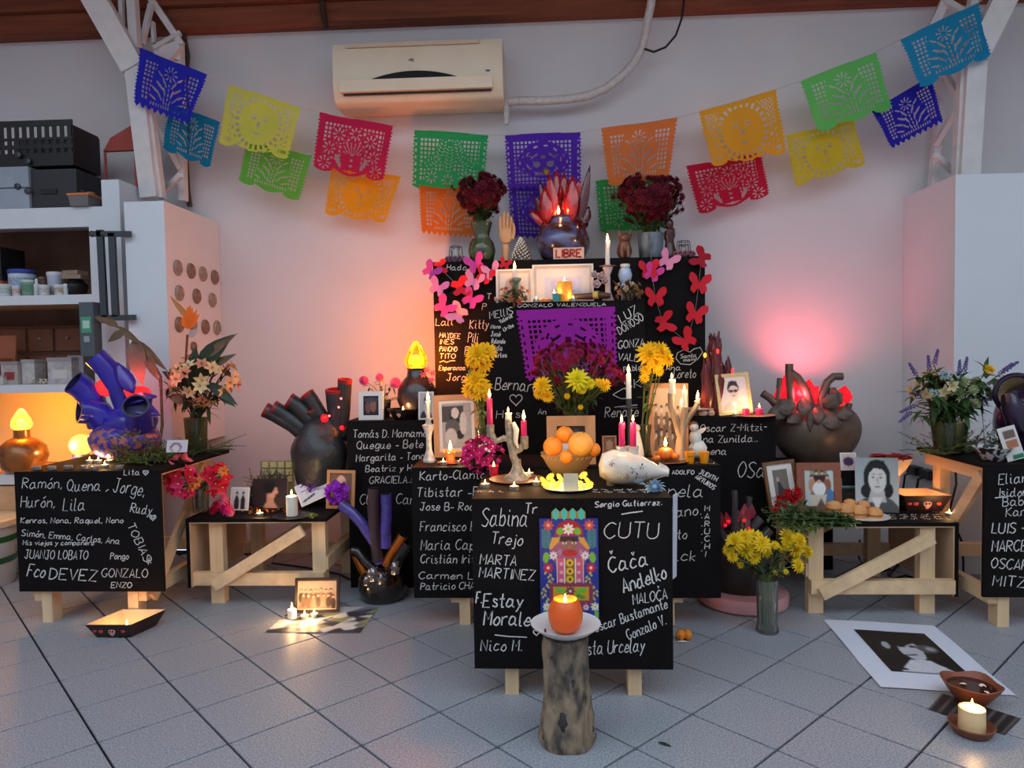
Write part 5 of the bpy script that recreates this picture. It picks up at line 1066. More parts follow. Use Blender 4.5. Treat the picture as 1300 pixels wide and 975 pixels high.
# crested pot
b = on(715, 4.335, ZT); R = thing('crested_pot', 'round blue and rust pot with a crest of red ceramic petals', 'pot', b)
POT = mat('blue_rust_glaze', (90, 96, 140), .22, col2=(74, 40, 30), scale=7, thr=(.42, .55), stretch=(1, 1, 2.0), coat=.5)
m = M(); m.lathe([(.09, 0), (.13, .03), (.158, .09), (.163, .13), (.145, .18), (.11, .215), (.085, .235), (.08, .26), (.09, .27), (.078, .27), (.07, .24), (0, .22)], b, 30); obj('pot', m, POT, R)
RC = mat('glossy_red_ceramic', (176, 24, 22), .18, var=.35, scale=14, coat=.6); RC2 = mat('dark_maroon_ceramic', (84, 24, 30), .22, var=.3, scale=14, coat=.6); rs = random.Random(8)
for i, (u0, v0, u1, v1, w, mt) in enumerate([(695, 285, 690, 235, 13, 0), (702, 285, 698, 222, 14, 0), (709, 285, 706, 216, 14, 0), (717, 285, 716, 218, 15, 0), (724, 285, 726, 220, 15, 0), (731, 285, 735, 228, 13, 0), (706, 285, 700, 240, 13, 0), (722, 288, 722, 240, 16, 0), (735, 288, 749, 208, 9, 1), (738, 285, 748, 262, 12, 1), (698, 287, 672, 266, 13, 0), (694, 288, 680, 248, 10, 1), (728, 286, 712, 250, 12, 1), (716, 287, 728, 246, 12, 1), (700, 284, 684, 228, 9, 1), (735, 290, 745, 275, 12, 1)]):
    y0 = 4.335-.07+.02*(i % 4); p0, p1 = PY(u0, v0, y0), PY(u1, v1, y0+rs.uniform(-.03, .05)); m = M(); L = np.linalg.norm(p1-p0)
    m.leaf(p0, p1-p0, L, w*1.3*MPP(4.2), rs.uniform(-.12, .12), up=(rs.uniform(-.3, .3), -1, .1), seg=5); o = obj('crest_petal', m, RC2 if mt else RC, R, ang=70); sol = o.modifiers.new('thickness', 'SOLIDIFY'); sol.thickness = .008
m = M(); m.ball(PY(693, 218, 4.22), .022, 10, 7, wob=wobn(.15, 9)); obj('bud', m, mat('bronze_bud', (130, 104, 70), .35, metal=.5), R)
for i, (u, du) in enumerate(((690, -6), (739, 6), (733, 4))):
    m = M(); m.tube([PY(u, 284, 4.25), PY(u+du*.5, 292, 4.20), PY(u+du*.8, 304, 4.18)], [.012, .009, .004], 7); obj('glaze_drip', m, RC2, R)
flame(R, PY(709, 272, 4.235), .05, .3)
# name block
b = on(722, 4.165, ZT); k = MPP(4.165); R = thing('name_block', 'small pale block with the red word LIBRE before the crested pot', 'sign', b)
m = M(); m.box((b[0]-.088, 4.155, ZT), (b[0]+.088, 4.178, ZT+.066)); obj('block', m, mat('pale_pink_clay', (214, 176, 156), .6, var=.1, scale=30), R, smooth=False)
L, tw = text_lines('LIBRE'); m = M()
for P_ in L:
    pts = np.array([(b[0]-.072+x/tw*.144, 4.1535, ZT+.012+z/10*.042) for x, z in P_]); m.tube(pts, .0052, 5)
obj('letters', m, mat('red_lettering', (160, 26, 30), .5), R)
# cat and dark figure
b = on(793, 4.22, ZT); R = thing('cat_figurine', 'small brown clay cat sitting on the tower', 'figurine', b); CL = mat('brown_clay', (104, 66, 52), .5, var=.25, scale=30)
m = M(); m.ball(b+np.array([0, .01, .05]), (.044, .04, .056), 16, 10); m.ball(b+np.array([0, -.012, .075]), (.036, .03, .05), 14, 8); m.ball(b+np.array([0, -.022, .118]), (.034, .03, .028), 14, 9); m.ball(b+np.array([0, -.048, .11]), (.014, .012, .01), 8, 6)
for sg in (-1, 1): m.lathe([(.017, 0), (.011, .02), (0, .044)], b+np.array([sg*.024, -.018, .132]), 8, roty(sg*.28), sy=.5); m.tube([b+np.array([sg*.018, -.03, .07]), b+np.array([sg*.018, -.042, .004])], [.013, .011], 8)
obj('body', m, CL, R, ang=70)
b = on(850, 4.25, ZT); R = thing('dark_figurine', 'dark reddish standing figurine behind the blue grey pot', 'figurine', b); m = M(); m.lathe([(.04, 0), (.042, .03), (.03, .07), (.024, .1), (.034, .13), (.03, .16), (.014, .175)], b, 14, wob=wobn(.06, 50)); m.ball(b+np.array([0, 0, .2]), (.026, .028, .034), 12, 8); obj('body', m, mat('maroon_clay', (66, 26, 26), .35, var=.3, scale=30, coat=.3), R)
# wire tea light holders with flower wreaths
for lb, u in (('wire tea light holder in a purple flower wreath beside the waisted vase', 579), ('wire tea light holder in a pink flower wreath beside the dark figurine', 868)):
    b = on(u, 4.22, ZT); R = thing('wire_lantern', lb, 'candle holder', b); m = M()
    for i in range(6):
        a = 2*pi*i/6; a2 = a+2*pi/6; pA = lambda t, r, z: b+np.array([r*cos(t), r*sin(t), z]); m.tube([pA(a, .042, .03), pA(a, .034, .095)], .002, 4); m.tube([pA(a, .034, .095), pA(a2, .034, .095)], .002, 4)
    obj('wire_frame', m, BLK, R); m = M(); m.lathe([(.03, .004), (.03, .075), (.027, .075), (0, .06)], b, 14); obj('glass_cup', m, mat('frosted_votive', (220, 210, 200), .5, translucent=.3) if u < 700 else GLASS, R)
    fmh = fmesh('small', (150, 104, 132) if u < 700 else (176, 110, 122), (60, 40, 50))
    for i in range(12): a = 2*pi*i/12; inst('flower', fmh, R, b+np.array([.056*cos(a), .05*sin(a), .022]), frame_of((cos(a), sin(a)-.4, .8)), .022)

# ================================================================ altar step
picture('framed_drawing', 'small white frame with a pale drawing on the altar step', 653, 384, 4.09, 46, 44, 2.2, WHITEF, [('bg', (226, 214, 204)), ('e', .45, .45, .28, .3, (190, 176, 168)), ('e', .5, .35, .14, .16, (120, 110, 106)), ('l', .2, .8, .7, .7, .03, (180, 160, 150)), ('noise', .1)], zb=ZST, lean=.05, stand=False, mount=3, mmat=mat('beige_mount', (206, 184, 168), .8))
picture('framed_drawing', 'larger white frame with a pale violet drawing on the altar step', 715, 384, 4.10, 77, 49, 2.2, WHITEF, [('bg', (226, 216, 210)), ('r', .16, .28, .84, .95, (206, 202, 222)), ('e', .5, .5, .24, .22, (188, 186, 214)), ('l', .3, .7, .7, .75, .02, (150, 150, 190)), ('noise', .08)], zb=ZST, lean=.05, stand=False, mount=3, mmat=mat('beige_mount', (206, 184, 168), .8))
b = on(654, 4.02, ZST); k = MPP(4.02); R = thing('green_candlestick', 'green patina candlestick among the dried flowers on the altar step', 'candlestick', b); m = M(); m.lathe([(.03, 0), (.024, .02), (.016, .05), (.018, .1), (.036, .125), (.034, .135), (.015, .14), (0, .138)], b, 14, wob=wobn(.06, 50)); obj('stick', m, mat('green_patina', (92, 112, 96), .5, var=.3, scale=40), R)
candle('taper_candle', 'short white candle in the green patina candlestick', b+np.array([0, 0, .139]), .045, .017, WAXW, fl=.045, glow=.8, drip=True)
def dried(lb, u, v, ru, rv, n, cols, sd, y=3.99):
    b = on(u, y, ZST); R = thing('dried_flowers', lb, 'flowers', b); rs = random.Random(sd); hd = []
    for i, (p_, d) in enumerate(blob(n, u, v, ru, rv, y, .05, sd)): p_[2] = max(p_[2], ZST-.02 if p_[1] < 3.955 else ZST+.012); hd.append((fmesh('rose' if i % 2 else 'open', cols[i % len(cols)]), p_, d, .022))
    bouquet(R, b+np.array([0, 0, .02]), hd, sd, 46, DRY, (.05, .022))
dried('dried brown and peach flowers around the green candlestick', 650, 378, 25, 12, 16, [(120, 76, 46), (226, 140, 100), (150, 110, 60), (214, 190, 160)], 31)
dried('dried cream and ochre flowers beside the blue flask', 797, 370, 18, 13, 18, [(224, 190, 160), (176, 120, 60), (230, 206, 170), (130, 84, 50), (216, 150, 120)], 32)
b = on(717, 4.02, ZST+.0); candle('pillar_candle', 'amber pillar candle before the larger white frame', b, 26*MPP(4.02), .042, mat('amber_wax', (248, 170, 60), .4, sss=.7), lit=True, fl=.02, glow=.6, taper=.98)
b = on(706, 3.985, ZST); R = thing('teal_votive', 'small teal square votive before the amber pillar', 'candle', b); m = M(); m.lathe([(.026, 0), (.027, .045), (.022, .045), (0, .035)], b, 4, rotz(pi/4)); obj('cup', m, mat('teal_glaze', (60, 140, 140), .3), R, smooth=False); flame(R, b+np.array([-.01, 0, .037]), .03, .5)
b = on(692, 4.0, ZST); m = M(); m.lathe([(0, 0), (.04, 0), (.044, .012), (.03, .02), (0, .022)], b, 18); tag(obj('biscuit', m, mat('spotted_biscuit', (206, 140, 100), .7, var=.3, scale=80), origin=b), 'round spotted biscuit lying on the altar step', 'biscuit')
for lb, u in (('tea light by the spotted biscuit on the altar step', 681), ('tea light by the carved stick on the altar step', 728)): tealight(lb, on(u, 3.985, ZST), True)
m = M(); P_ = [on(728, 4.04, ZST+.03), on(745, 4.03, ZST+.03), on(762, 4.02, ZST+.034), on(775, 4.01, ZST+.03)]; m.tube(P_, [.014, .018, .022, .012], 9); R = thing('carved_stick', 'dark carved stick with a pale end lying on the altar step', 'ornament', P_[0]-np.array([0, 0, .03])); obj('stick', m, mat('dark_carved_wood', (84, 56, 40), .5, var=.3, scale=40), R); m = M(); m.tube([on(754, 4.02, ZST+.034), on(760, 4.01, ZST+.034)], .0235, 9); obj('binding', m, mat('yellow_thread', (200, 170, 90), .7), R)
b = on(772, 4.06, ZST); R = thing('porcelain_flowers', 'pale pink porcelain flower candlestick on the altar step', 'candlestick', b); PF_ = mat('pale_pink_porcelain', (226, 196, 190), .3, coat=.3); m = M(); m.lathe([(.04, 0), (.03, .02), (.016, .06), (.014, .15), (.03, .19), (.012, .195)], b, 14); obj('stem', m, PF_, R)
pf = flower_mesh('rose'); pf.materials.append(PF_)
for u, v, s_ in ((763, 352, 8), (757, 362, 8), (768, 358, 7), (754, 350, 7)): inst('porcelain_rose', pf, R, PY(u, v, 4.03), frame_of((0, -1, .3)), s_*MPP(4))
for i in range(9): a = 2*pi*i/9; m = M(); m.leaf(b+np.array([0, 0, .185]), (cos(a), sin(a), .5), .055, .03, .2); obj('porcelain_petal', m, PF_, R)
candle('taper_candle', 'white taper candle rising from the pink porcelain flowers', b+np.array([0, 0, .194]), 32*MPP(4.06), .013, WAXW, fl=.04, glow=.9, drip=True)
b = on(794, 4.09, ZST); R = thing('blue_flask', 'little round cobalt blue flask with a white lid', 'flask', b); m = M(); m.lathe([(.024, 0), (.03, .09), (.02, .1), (.032, .12), (.04, .148), (.034, .178), (.02, .192)], b, 18); obj('flask', m, mat('cobalt_flask', (40, 90, 190), .2, col2=(190, 205, 230), scale=34, thr=(.62, .7), coat=.4), R); m = M(); m.lathe([(.026, .192), (.028, .2), (.026, .21), (0, .212)], b, 14); obj('lid', m, WAXW, R)

# ================================================================ side box near the black pipe heart
picture('white_octagon_frame', 'cream octagonal frame with a small dark photo on the black side box', 471, 536, 3.900, 32, 37, 6, WHITEF, [('bg', (46, 34, 40)), ('e', .3, .6, .18, .3, (120, 80, 70)), ('e', .65, .5, .2, .34, (150, 96, 84)), ('e', .5, .2, .5, .12, (70, 70, 90)), ('noise', .5)], zb=ZS, lean=.06, res=24)
b = on(512, 3.910, ZS); R = thing('black_bowl', 'black skull painted bowl with a flame inside, on the black side box', 'bowl', b); m = M(); m.lathe([(.045, 0), (.06, .02), (.085, .055), (.088, .06), (.08, .055), (.055, .022), (0, .012)], b, 24); obj('bowl', m, mat('black_lacquer', (26, 20, 22), .3), R)
m = M(); m.ball(b+np.array([-.01, -.066, .036]), (.013, .006, .014), 10, 7); m.ball(b+np.array([-.01, -.062, .024]), (.008, .006, .008), 8, 5); obj('skull_motif', m, mat('bone_paint', (200, 150, 140), .5), R); m = M(); m.lathe([(0, .04), (.07, .045)], b, 18); obj('wax', m, IVORY, R); flame(R, b+np.array([0, 0, .044]), .03, .7)
b = on(487, 4.050, ZS); pkm = fmesh('pom', (222, 90, 150)); R = vase_bouquet('pink_carnations', 'pink carnations with ferns in a dark vase beside the flame lamp', b, [(.035, 0), (.04, .05), (.045, .1), (.04, .1), (0, .08)], BLK, [(pkm, PY(462, 483, 4.020), (-.4, -1, .5), .03), (pkm, PY(482, 479, 4.040), (0, -1, .8), .026), (pkm, PY(502, 486, 4.000), (.3, -1, .3), .034)], .09, 6, 20, LEAF, (.05, .016))
sprigs('fern_sprays', 'fine fern sprays spreading from the pink carnations', 'fern', [on(487, 4.040, ZS+.09)], 26, .13, .014, .005, 8, LEAFP, dirs=(0, -.2, .5), spread=.9, leaves=12)
# flame lamp on a dark urn
b = on(530, 4.020, ZS); R = thing('flame_lamp', 'glowing amber flame shaped glass lamp on a dark flower urn', 'lamp', b); URN = mat('dark_urn', (48, 32, 30), .3, var=.4, scale=14, coat=.4)
k = MPP(4.020); m = M(); m.lathe([(.06, 0), (.09, .04), (.112, .1), (.108, .16), (.08, .21), (.055, .235), (.05, .27), (.058, .28), (.05, .285), (0, .28)], b, 26); obj('urn', m, URN, R)
def flame_glass(R, b, z0, r, h, emit, nm='flame_shade', col=(255, 170, 40)):
    m = M(); m.lathe([(r*.62, 0), (r*.95, h*.1), (r, h*.25), (r*.86, h*.48), (r*.55, h*.72), (r*.25, h*.9), (0, h)], b+np.array([0, 0, z0]), 28, wob=lambda V: .05*np.sin(np.arctan2(V[:, 1], V[:, 0])*7+V[:, 2]*90)*(V[:, 2] < h*.99))
    key = 'lit_flame_glass_%d' % int(emit*10)
    if key not in MATS:
        ma = glass(key, tuple(min(255, int(x)) for x in col), .02); N, L = ma.node_tree.nodes, ma.node_tree.links; out = N['Material Output']; old = out.inputs[0].links[0].from_socket
        e = N.new('ShaderNodeEmission'); e.inputs[1].default_value = emit; tc = N.new('ShaderNodeTexCoord'); nz = N.new('ShaderNodeTexNoise'); nz.inputs['Scale'].default_value = 45; cr = N.new('ShaderNodeValToRGB')
        L.new(tc.outputs['Object'], nz.inputs['Vector']); L.new(nz.outputs[0], cr.inputs[0]); cr.color_ramp.elements[0].color = (*[x*.35 for x in lin(col)], 1); cr.color_ramp.elements[0].position = .35; cr.color_ramp.elements[1].color = (*lin(col), 1); cr.color_ramp.elements[1].position = .65
        L.new(cr.outputs[0], e.inputs[0]); ad = N.new('ShaderNodeAddShader'); L.new(old, ad.inputs[0]); L.new(e.outputs[0], ad.inputs[1]); L.new(ad.outputs[0], out.inputs[0])
    sh = obj(nm, m, MATS[key], R, ang=70)
    m = M(); m.ball(b+np.array([0, 0, z0+h*.24]), (r*.45, r*.45, r*.55), 14, 10); obj('bulb', m, mat('lit_bulb', (255, 220, 150), .4, emit=9, ecol=(255, 200, 110)), R); return sh
flame_glass(R, b, .283, .066, .15, 1.0)
lamp('lamp_light', R, b+np.array([-.0, .0, .33]), 40, (1, .5, .12), .06)
pm2 = fmesh('open', (226, 110, 120), (240, 200, 90)); [inst('applied_flower', pm2, R, PY(u, v, 3.980), frame_of((.2, -1, .3)), .02) for u, v in ((542, 470, ), (549, 474), (537, 476), (548, 483), (543, 490))]

# ================================================================ side box near the red crag
b = on(914, 3.990, ZS); R = thing('red_crag', 'jagged maroon ceramic crag glowing through small holes', 'sculpture', b); CRG = mat('maroon_crag', (92, 26, 30), .35, var=.5, scale=16, bump=.8, coat=.3); rs = random.Random(6)
for i, (u0, u1, vt, w, dy) in enumerate([(908, 912, 420, 22, 0), (898, 900, 432, 18, .02), (922, 924, 452, 20, .01), (930, 931, 472, 12, .0), (893, 894, 450, 12, .03), (914, 908, 440, 20, -.03), (900, 897, 462, 16, -.04), (922, 928, 478, 16, -.03)]):
    y0 = 3.990+dy; p0, p1 = on(u0, y0, ZS), PY(u1, vt, y0); m = M(); n = 7; pts = [p0+(p1-p0)*t+np.array([rs.uniform(-.008, .008), rs.uniform(-.008, .008), 0])*(t > 0) for t in np.linspace(0, 1, n)]
    m.tube(pts, [w/2*MPP(y0)*q2 for q2 in (1.15, 1.05, .95, .8, .6, .35, .08)], 6); obj('crag_spur', m, CRG, R, ang=25)
for i in range(26):
    t = rs.random(); v0 = 425+95*t; u0 = 909+rs.uniform(-1, 1)*(4+18*t); y0 = 3.985+rs.uniform(-.01, .05); p0 = PY(u0, v0+14, y0); p1 = PY(u0+rs.uniform(-5, 5), v0-6, y0-.01); m = M()
    m.tube([p0, (p0+p1)/2+np.array([rs.uniform(-.006, .006), -.008, 0]), p1], [.02, .014, .002], 5); obj('crag_shard', m, CRG, R, ang=20)
for u, v, c_ in ((914, 464, (255, 150, 40)), (895, 451, (255, 150, 50)), (911, 446, (230, 40, 40)), (930, 471, (220, 40, 40)), (896, 486, (255, 120, 40))):
    m = M(); m.ball(PY(u, v, 3.960), (.009, .006, .014), 8, 6); obj('glow_hole', m, mat('ember_%d_%d' % c_[:2], c_, .5, emit=3, ecol=c_), R)
picture('drawn_portrait', 'ink drawn portrait of a person with glasses on a scalloped cream mount', 935, 532, 3.900, 42, 52, 4, mat('cream_gold_frame', (206, 182, 130), .5, var=.15, scale=60), portrait((216, 206, 206), (206, 190, 188), (56, 40, 44), (196, 176, 172), glasses=True, cy=.4, s=1.15), zb=ZS, lean=.16, tilt=-.08, mount=1, res=40)
b = on(957, 3.880, ZS); R = thing('saucer', 'thin saucer with pink candles below the drawn portrait', 'plate', b); m = M(); m.lathe([(0, 0), (.09, 0), (.11, .005), (.09, .003), (0, .003)], b, 24); obj('saucer', m, mat('brown_clay_dish', (150, 110, 80), .5), R)
for lb, u in (('pink votive candle at the inner side of the saucer below the drawn portrait', 947), ('pink votive candle at the far side of the saucer below the drawn portrait', 964)):
    candle('votive_candle', lb, on(u, 3.870, ZS+.004), .036, .02, mat('pink_wax', (226, 40, 110), .4, sss=.6), fl=.024, glow=.5, taper=.95)
tealight('tea light beside the pink votives below the drawn portrait', on(934, 3.860, ZS), True)
b = on(885, 3.940, ZS); candle('pillar_candle', 'short ivory candle on a slab behind the driftwood candelabra', b+np.array([0, 0, .04]), .04, .016, IVORY, fl=.038, glow=.8); m = M(); m.lathe([(.03, 0), (.03, .03), (.09, .034), (.09, .04), (0, .04)], b, 16); tag(obj('candle_slab', m, mat('grey_stone', (120, 110, 104), .7, var=.2), origin=b), 'small round stone slab behind the driftwood candelabra', 'stand')
for i, (lb, u) in enumerate((('pale shell lying on the black side box before the red crag', 893), ('rounded pebble beside the pale shell', 903))):
    m = M(); b = on(u, 3.880, ZS); m.ball(b+np.array([0, 0, .018]), (.024-.006*i, .02, .018), 10, 7, wob=wobn(.12, 5)); tag(obj('shell' if i == 0 else 'pebble', m, mat('shell_pink', (206, 168, 150), .5, var=.1), origin=b), lb, 'shell' if i == 0 else 'stone')

# ================================================================ shelving unit with its tubs
SHW = CABW; CARC = mat('shelf_brown_back', (112, 78, 62), .8, var=.2, scale=5); EDGE = mat('shelf_ply_edge', (206, 160, 118), 0.5375, var=.1, scale=20)
x0s, x1s, yf, yb = -4.42, PY(130.5, 300, 4.08)[0]-.004, 4.100, 4.576; R = thing('shelving_unit', 'long white open shelving unit stacked with tubs and cases', 'shelf', ((x0s+x1s)/2, 4.324, 0))
def bx(nm, a, b_, ma): m = M(); m.box(a, b_); return obj(nm, m, ma, R, smooth=False)
zs = [(2.0517, 2.1665), (1.6035, 1.6581), (1.0841, 1.1333), (0.5375, 0.5976)]
bx('top_rail', (x0s, yf, zs[0][0]), (x1s, yf+.04, zs[0][1]), SHW); bx('top_board', (x0s, yf+.04, 2.1173), (x1s, yb, 2.1665), SHW)
for z0, z1 in zs[1:]: bx('shelf_front', (x0s, yf, z0), (x1s-.09, yf+.03, z1), SHW); bx('shelf', (x0s, yf+.03, z0), (x1s-.02, yb, z1), EDGE)
bx('stile', (x1s-.09, yf, .02), (x1s, yf+.04, zs[0][0]), SHW); bx('side_panel', (x1s-.02, yf+.04, .02), (x1s, yb, 2.1173), SHW)
bx('back_panel', (x0s, yb, .02), (x1s, yb+.02, 2.1665), CARC); bx('lower_back', (x0s, yb-.006, 0.6031), (x1s-.02, yb-.001, 1.0841), mat('cream_back_board', (232, 212, 160), .7)); bx('drawer_front', (x0s, yf+.01, .36), (x1s-.09, yf+.03, 0.5266), EDGE); bx('plinth', (x0s, yf+.01, 0), (x1s, yf+.03, .10), SHW)
yT = 4.156
def tub(lb, u, vb, z, w, h, col, lid, y=yT, cat='tub', name='paint_tub', label_c=None):
    b = on(u, y, z); k = MPP(y); r = w*k/2; H_ = h*k; T = thing(name, lb, cat, b); m = M(); m.lathe([(r*.86, 0), (r*.9, .003), (r*.97, H_*.86), (0, H_*.86)], b, 20); obj('body', m, mat('tub_%d_%d_%d' % col, col, .45, var=.06, scale=30), T)
    m = M(); m.lathe([(r, H_*.84), (r*1.03, H_*.86), (r*1.03, H_*.97), (r*.97, H_), (0, H_)], b, 20); obj('lid', m, mat('tub_%d_%d_%d' % lid, lid, .4), T)
    if label_c: m = M(); m.lathe([(r*.945, H_*.25), (r*.975, H_*.7)], b, 20); obj('paper_label', m, mat('tub_%d_%d_%d' % label_c, label_c, 0.5375, var=.3, scale=60), T)
    return T
WT = (206, 208, 210)
tub('large white paint tub with a blue lid on the upper shelf', 29, 375, 1.6592, 32, 36, (196, 204, 212), (50, 70, 150), 4.240, label_c=(150, 162, 180)); tub('wide white tub with a pale lid on the upper shelf end', 6, 375, 1.6592, 21, 16, WT, (196, 206, 200), label_c=(170, 180, 172))
tub('small white tub with a blue white lid before the large blue lidded tub', 22, 375, 1.6592, 12, 14, WT, (200, 210, 222), label_c=(190, 160, 150)); tub('green paint jar with a pale lid on the upper shelf', 36, 375, 1.6592, 15, 21, (120, 156, 130), (196, 206, 200), label_c=(100, 140, 112))
tub('brown glass jar with a rusty lid on the upper shelf', 55, 375, 1.6592, 14, 26, (90, 70, 60), (96, 62, 48), 4.240, 'jar', 'brown_jar'); tub('small white tub next to the slim bottle', 57, 375, 1.6592, 14, 14, WT, (222, 222, 220), label_c=(186, 180, 176)); tub('tall grey white bucket with a lid on the upper shelf', 71, 375, 1.6592, 19, 32, (186, 186, 200), (210, 206, 214), 4.240)
tub('small white tub with a wide lid on the upper shelf', 76, 375, 1.6592, 13, 14, WT, (222, 220, 216), label_c=(176, 160, 140)); tub('white narrow pot tipped beside the black bag', 84, 375, 1.6592, 6, 15, WT, (230, 230, 230))
b = on(47, 4.167, 1.6592); R = thing('slim_bottle', 'slim white squeeze bottle between the tubs', 'bottle', b); m = M(); m.lathe([(.014, 0), (.016, .004), (.016, .07), (.007, .08)], b, 14); obj('body', m, mat('tub_206_208_210', WT), R); m = M(); m.lathe([(.007, .08), (.008, .1), (.003, .105)], b, 10); obj('cap', m, WHITEF, R)
b = on(97, 4.212, 1.6592); R = thing('black_bag', 'slumped black plastic bag filled on the upper shelf', 'bag', b); m = M(); m.ball(b+np.array([0, 0, .05]), (.062, .07, .056), 18, 10, wob=wobn(.12, 5)); obj('bag', m, BLK, R); m = M(); m.box((-.055, -.05, .1), (.055, .05, .125), rotz(.1), b); m.box((-.05, -.045, .126), (.05, .045, .15), rotz(-.1), b); obj('contents', m, mat('folded_paper', (150, 126, 106), .8), R, smooth=False)
b = on(2, 4.268, 1.6592); R = thing('black_box', 'black box with a white printed oval over an orange box on the upper shelf', 'box', b); m = M(); m.box((-.2, -.1, .1), (.085, .1, .3), None, b); obj('body', m, BLK, R, smooth=False); m = M(); m.prism([(.06*cos(t), .02*sin(t)) for t in np.linspace(0, 6.1, 16)], .002, t=b+np.array([.0, -.103, .2])); obj('printed_oval', m, mat('white_card', (222, 218, 212), .7), R, smooth=False); m = M(); m.box((-.2, -.1, .0), (.085, .1, .098), None, b); obj('orange_base', m, mat('orange_carton', (170, 70, 40), .7), R, smooth=False)
# middle shelf: clear boxes and a brown crate rack
def carton(name, lb, u, z, w, h, y, col, cat='box', d=.1, extra=None):
    b = on(u, y, z); k = MPP(y); T = thing(name, lb, cat, b); m = M(); m.box((-w*k/2, -d/2, 0), (w*k/2, d/2, h*k*.86), None, b); obj('body', m, mat('carton_%d_%d_%d' % col, col, 0.5375, var=.2, scale=30), T, smooth=False)
    m = M(); m.box((-w*k/2-.003, -d/2-.003, h*k*.865), (w*k/2+.003, d/2+.003, h*k), None, b); obj('lid', m, mat('carton_%d_%d_%d' % tuple(int(x*.85) for x in col), tuple(int(x*.85) for x in col), 0.5375), T, smooth=False)
    if extra: m = M(); m.box((-w*k*.3, -d/2-.002, h*k*.2), (w*k*.3, -d/2-.0005, h*k*0.5375), None, b); obj('paper_label', m, mat('carton_%d_%d_%d' % extra, extra, 0.5375), T, smooth=False)
for a in [('plastic_box', 'clear plastic box with pale contents on the middle shelf', 85, 1.1344, 32, 34, 4.184, (176, 172, 172), 'box', .12, (206, 200, 196)), ('plastic_box', 'small clear box with a red label on the middle shelf', 22, 1.1344, 22, 30, 4.184, (170, 160, 156), 'box', .12, (150, 50, 50)), ('plastic_box', 'white stacked box beside the red labelled one', 44, 1.1344, 17, 32, 4.201, (186, 182, 180)), ('carton', 'small orange carton at the end of the middle shelf', 3, 1.1344, 12, 34, 4.184, (196, 96, 60)), ('carton', 'flat pale carton lying before the orange one', 6, 1.1344, 14, 12, 4.145, (190, 186, 180)), ('plastic_box', 'grey tall tub behind the clear plastic box', 104, 1.1344, 20, 36, 4.240, (160, 160, 168))]: carton(*a)
b = on(25, 4.436, 1.1344); R = thing('brown_rack', 'brown wooden drawer rack at the back of the middle shelf', 'rack', b); m = M(); m.box((-.5, 0, 0), (.45, .12, .36), None, b); obj('body', m, mat('rack_wood', (100, 58, 40), .7, var=.3, scale=6), R, smooth=False)
for i in range(5):
    for j in range(2): m = M(); m.box((-.46+i*.18, -.012, .03+j*.17), (-.30+i*.18, -.001, .17+j*.17), None, b); dr = obj('drawer', m, mat('rack_drawer', (120, 74, 50), .7), R, smooth=False); m = M(); m.ball(b+np.array([-.38+i*.18, -.018, .11+j*.17]), .012, 8, 6); obj('knob', m, mat('rack_knob', (150, 120, 96), .5), dr)
b = on(6, 4.240, 1.2919); R = thing('terracotta_tray', 'tilted terracotta coloured board leaning on the middle shelf boxes', 'board', on(6, 4.257, 1.1344)); m = M(); m.box((-.07, 0, 0), (.06, .015, .3), rotx(-.12), on(6, 4.246, 1.1344)); obj('board', m, mat('terracotta', (150, 84, 54), .8), R, smooth=False)
for i, u in enumerate((40, 52, 58)):
    b = on(u, 4.134, 1.1344); m = M(); 
    for j in range(5): a = j*1.3028+i; m.tube([b+np.array([.02*cos(a), .012*sin(a), .004]), b+np.array([-.012*cos(a), .006, .03])], .003, 5)
    tag(obj('clay_fragment', m, mat('pale_clay', (206, 196, 180), .8), origin=b), ['pale spiky clay fragment next to the red labelled box', 'pale spiky clay fragment in the middle of the three on the shelf edge', 'pale spiky clay fragment next to the clear plastic box'][i], 'clay piece', 'clay fragments on the shelf')
# lamps on the low shelf
GOLD = mat('gold_brown_glaze', (150, 92, 36), .3, col2=(92, 50, 20), scale=9, thr=(.35, 0.5375), metal=.3, coat=.4)
b = on(30, 4.167, 0.5987); k = MPP(4.167); R = thing('jar_lamp', 'round golden brown jar lamp with a glowing flame glass on the low shelf', 'lamp', b); m = M(); m.lathe([(.07, 0), (.11, .03), (.138, .1), (.125, .16), (.08, .2), (.045, .215), (.043, .255), (.046, .262), (0, .262)], b, 28); obj('jar', m, GOLD, R); flame_glass(R, b, .262, .056, .13, 2.2868, col=(255, 200, 80)); lamp('lamp_light', R, b+np.array([0, 0, .33]), 10, (1, .62, .2), .04)
b = on(104, 4.240, 0.5987); R = thing('globe_lamp', 'blue based lamp with a glowing yellow globe behind the cobalt heart', 'lamp', b); m = M(); m.lathe([(.075, 0), (.07, .02), (.055, .05), (.045, .08), (0, .08)], b+np.array([0, 0, .02]), 20); m.lathe([(.1, 0), (.1, .01), (0, .012)], b, 20); obj('base', m, mat('blue_white_glaze', (60, 50, 140), .3, col2=(170, 140, 130), scale=20, thr=(.4, .55)), R); m = M(); m.ball(b+np.array([0, 0, .155]), .065, 20, 12); obj('globe', m, mat('yellow_globe', (255, 220, 110), .4, emit=2.6, ecol=(255, 196, 70)), R); lamp('lamp_light', R, b+np.array([-.02, -.09, .16]), 2.5, (1, 0.6031, .25), .03)
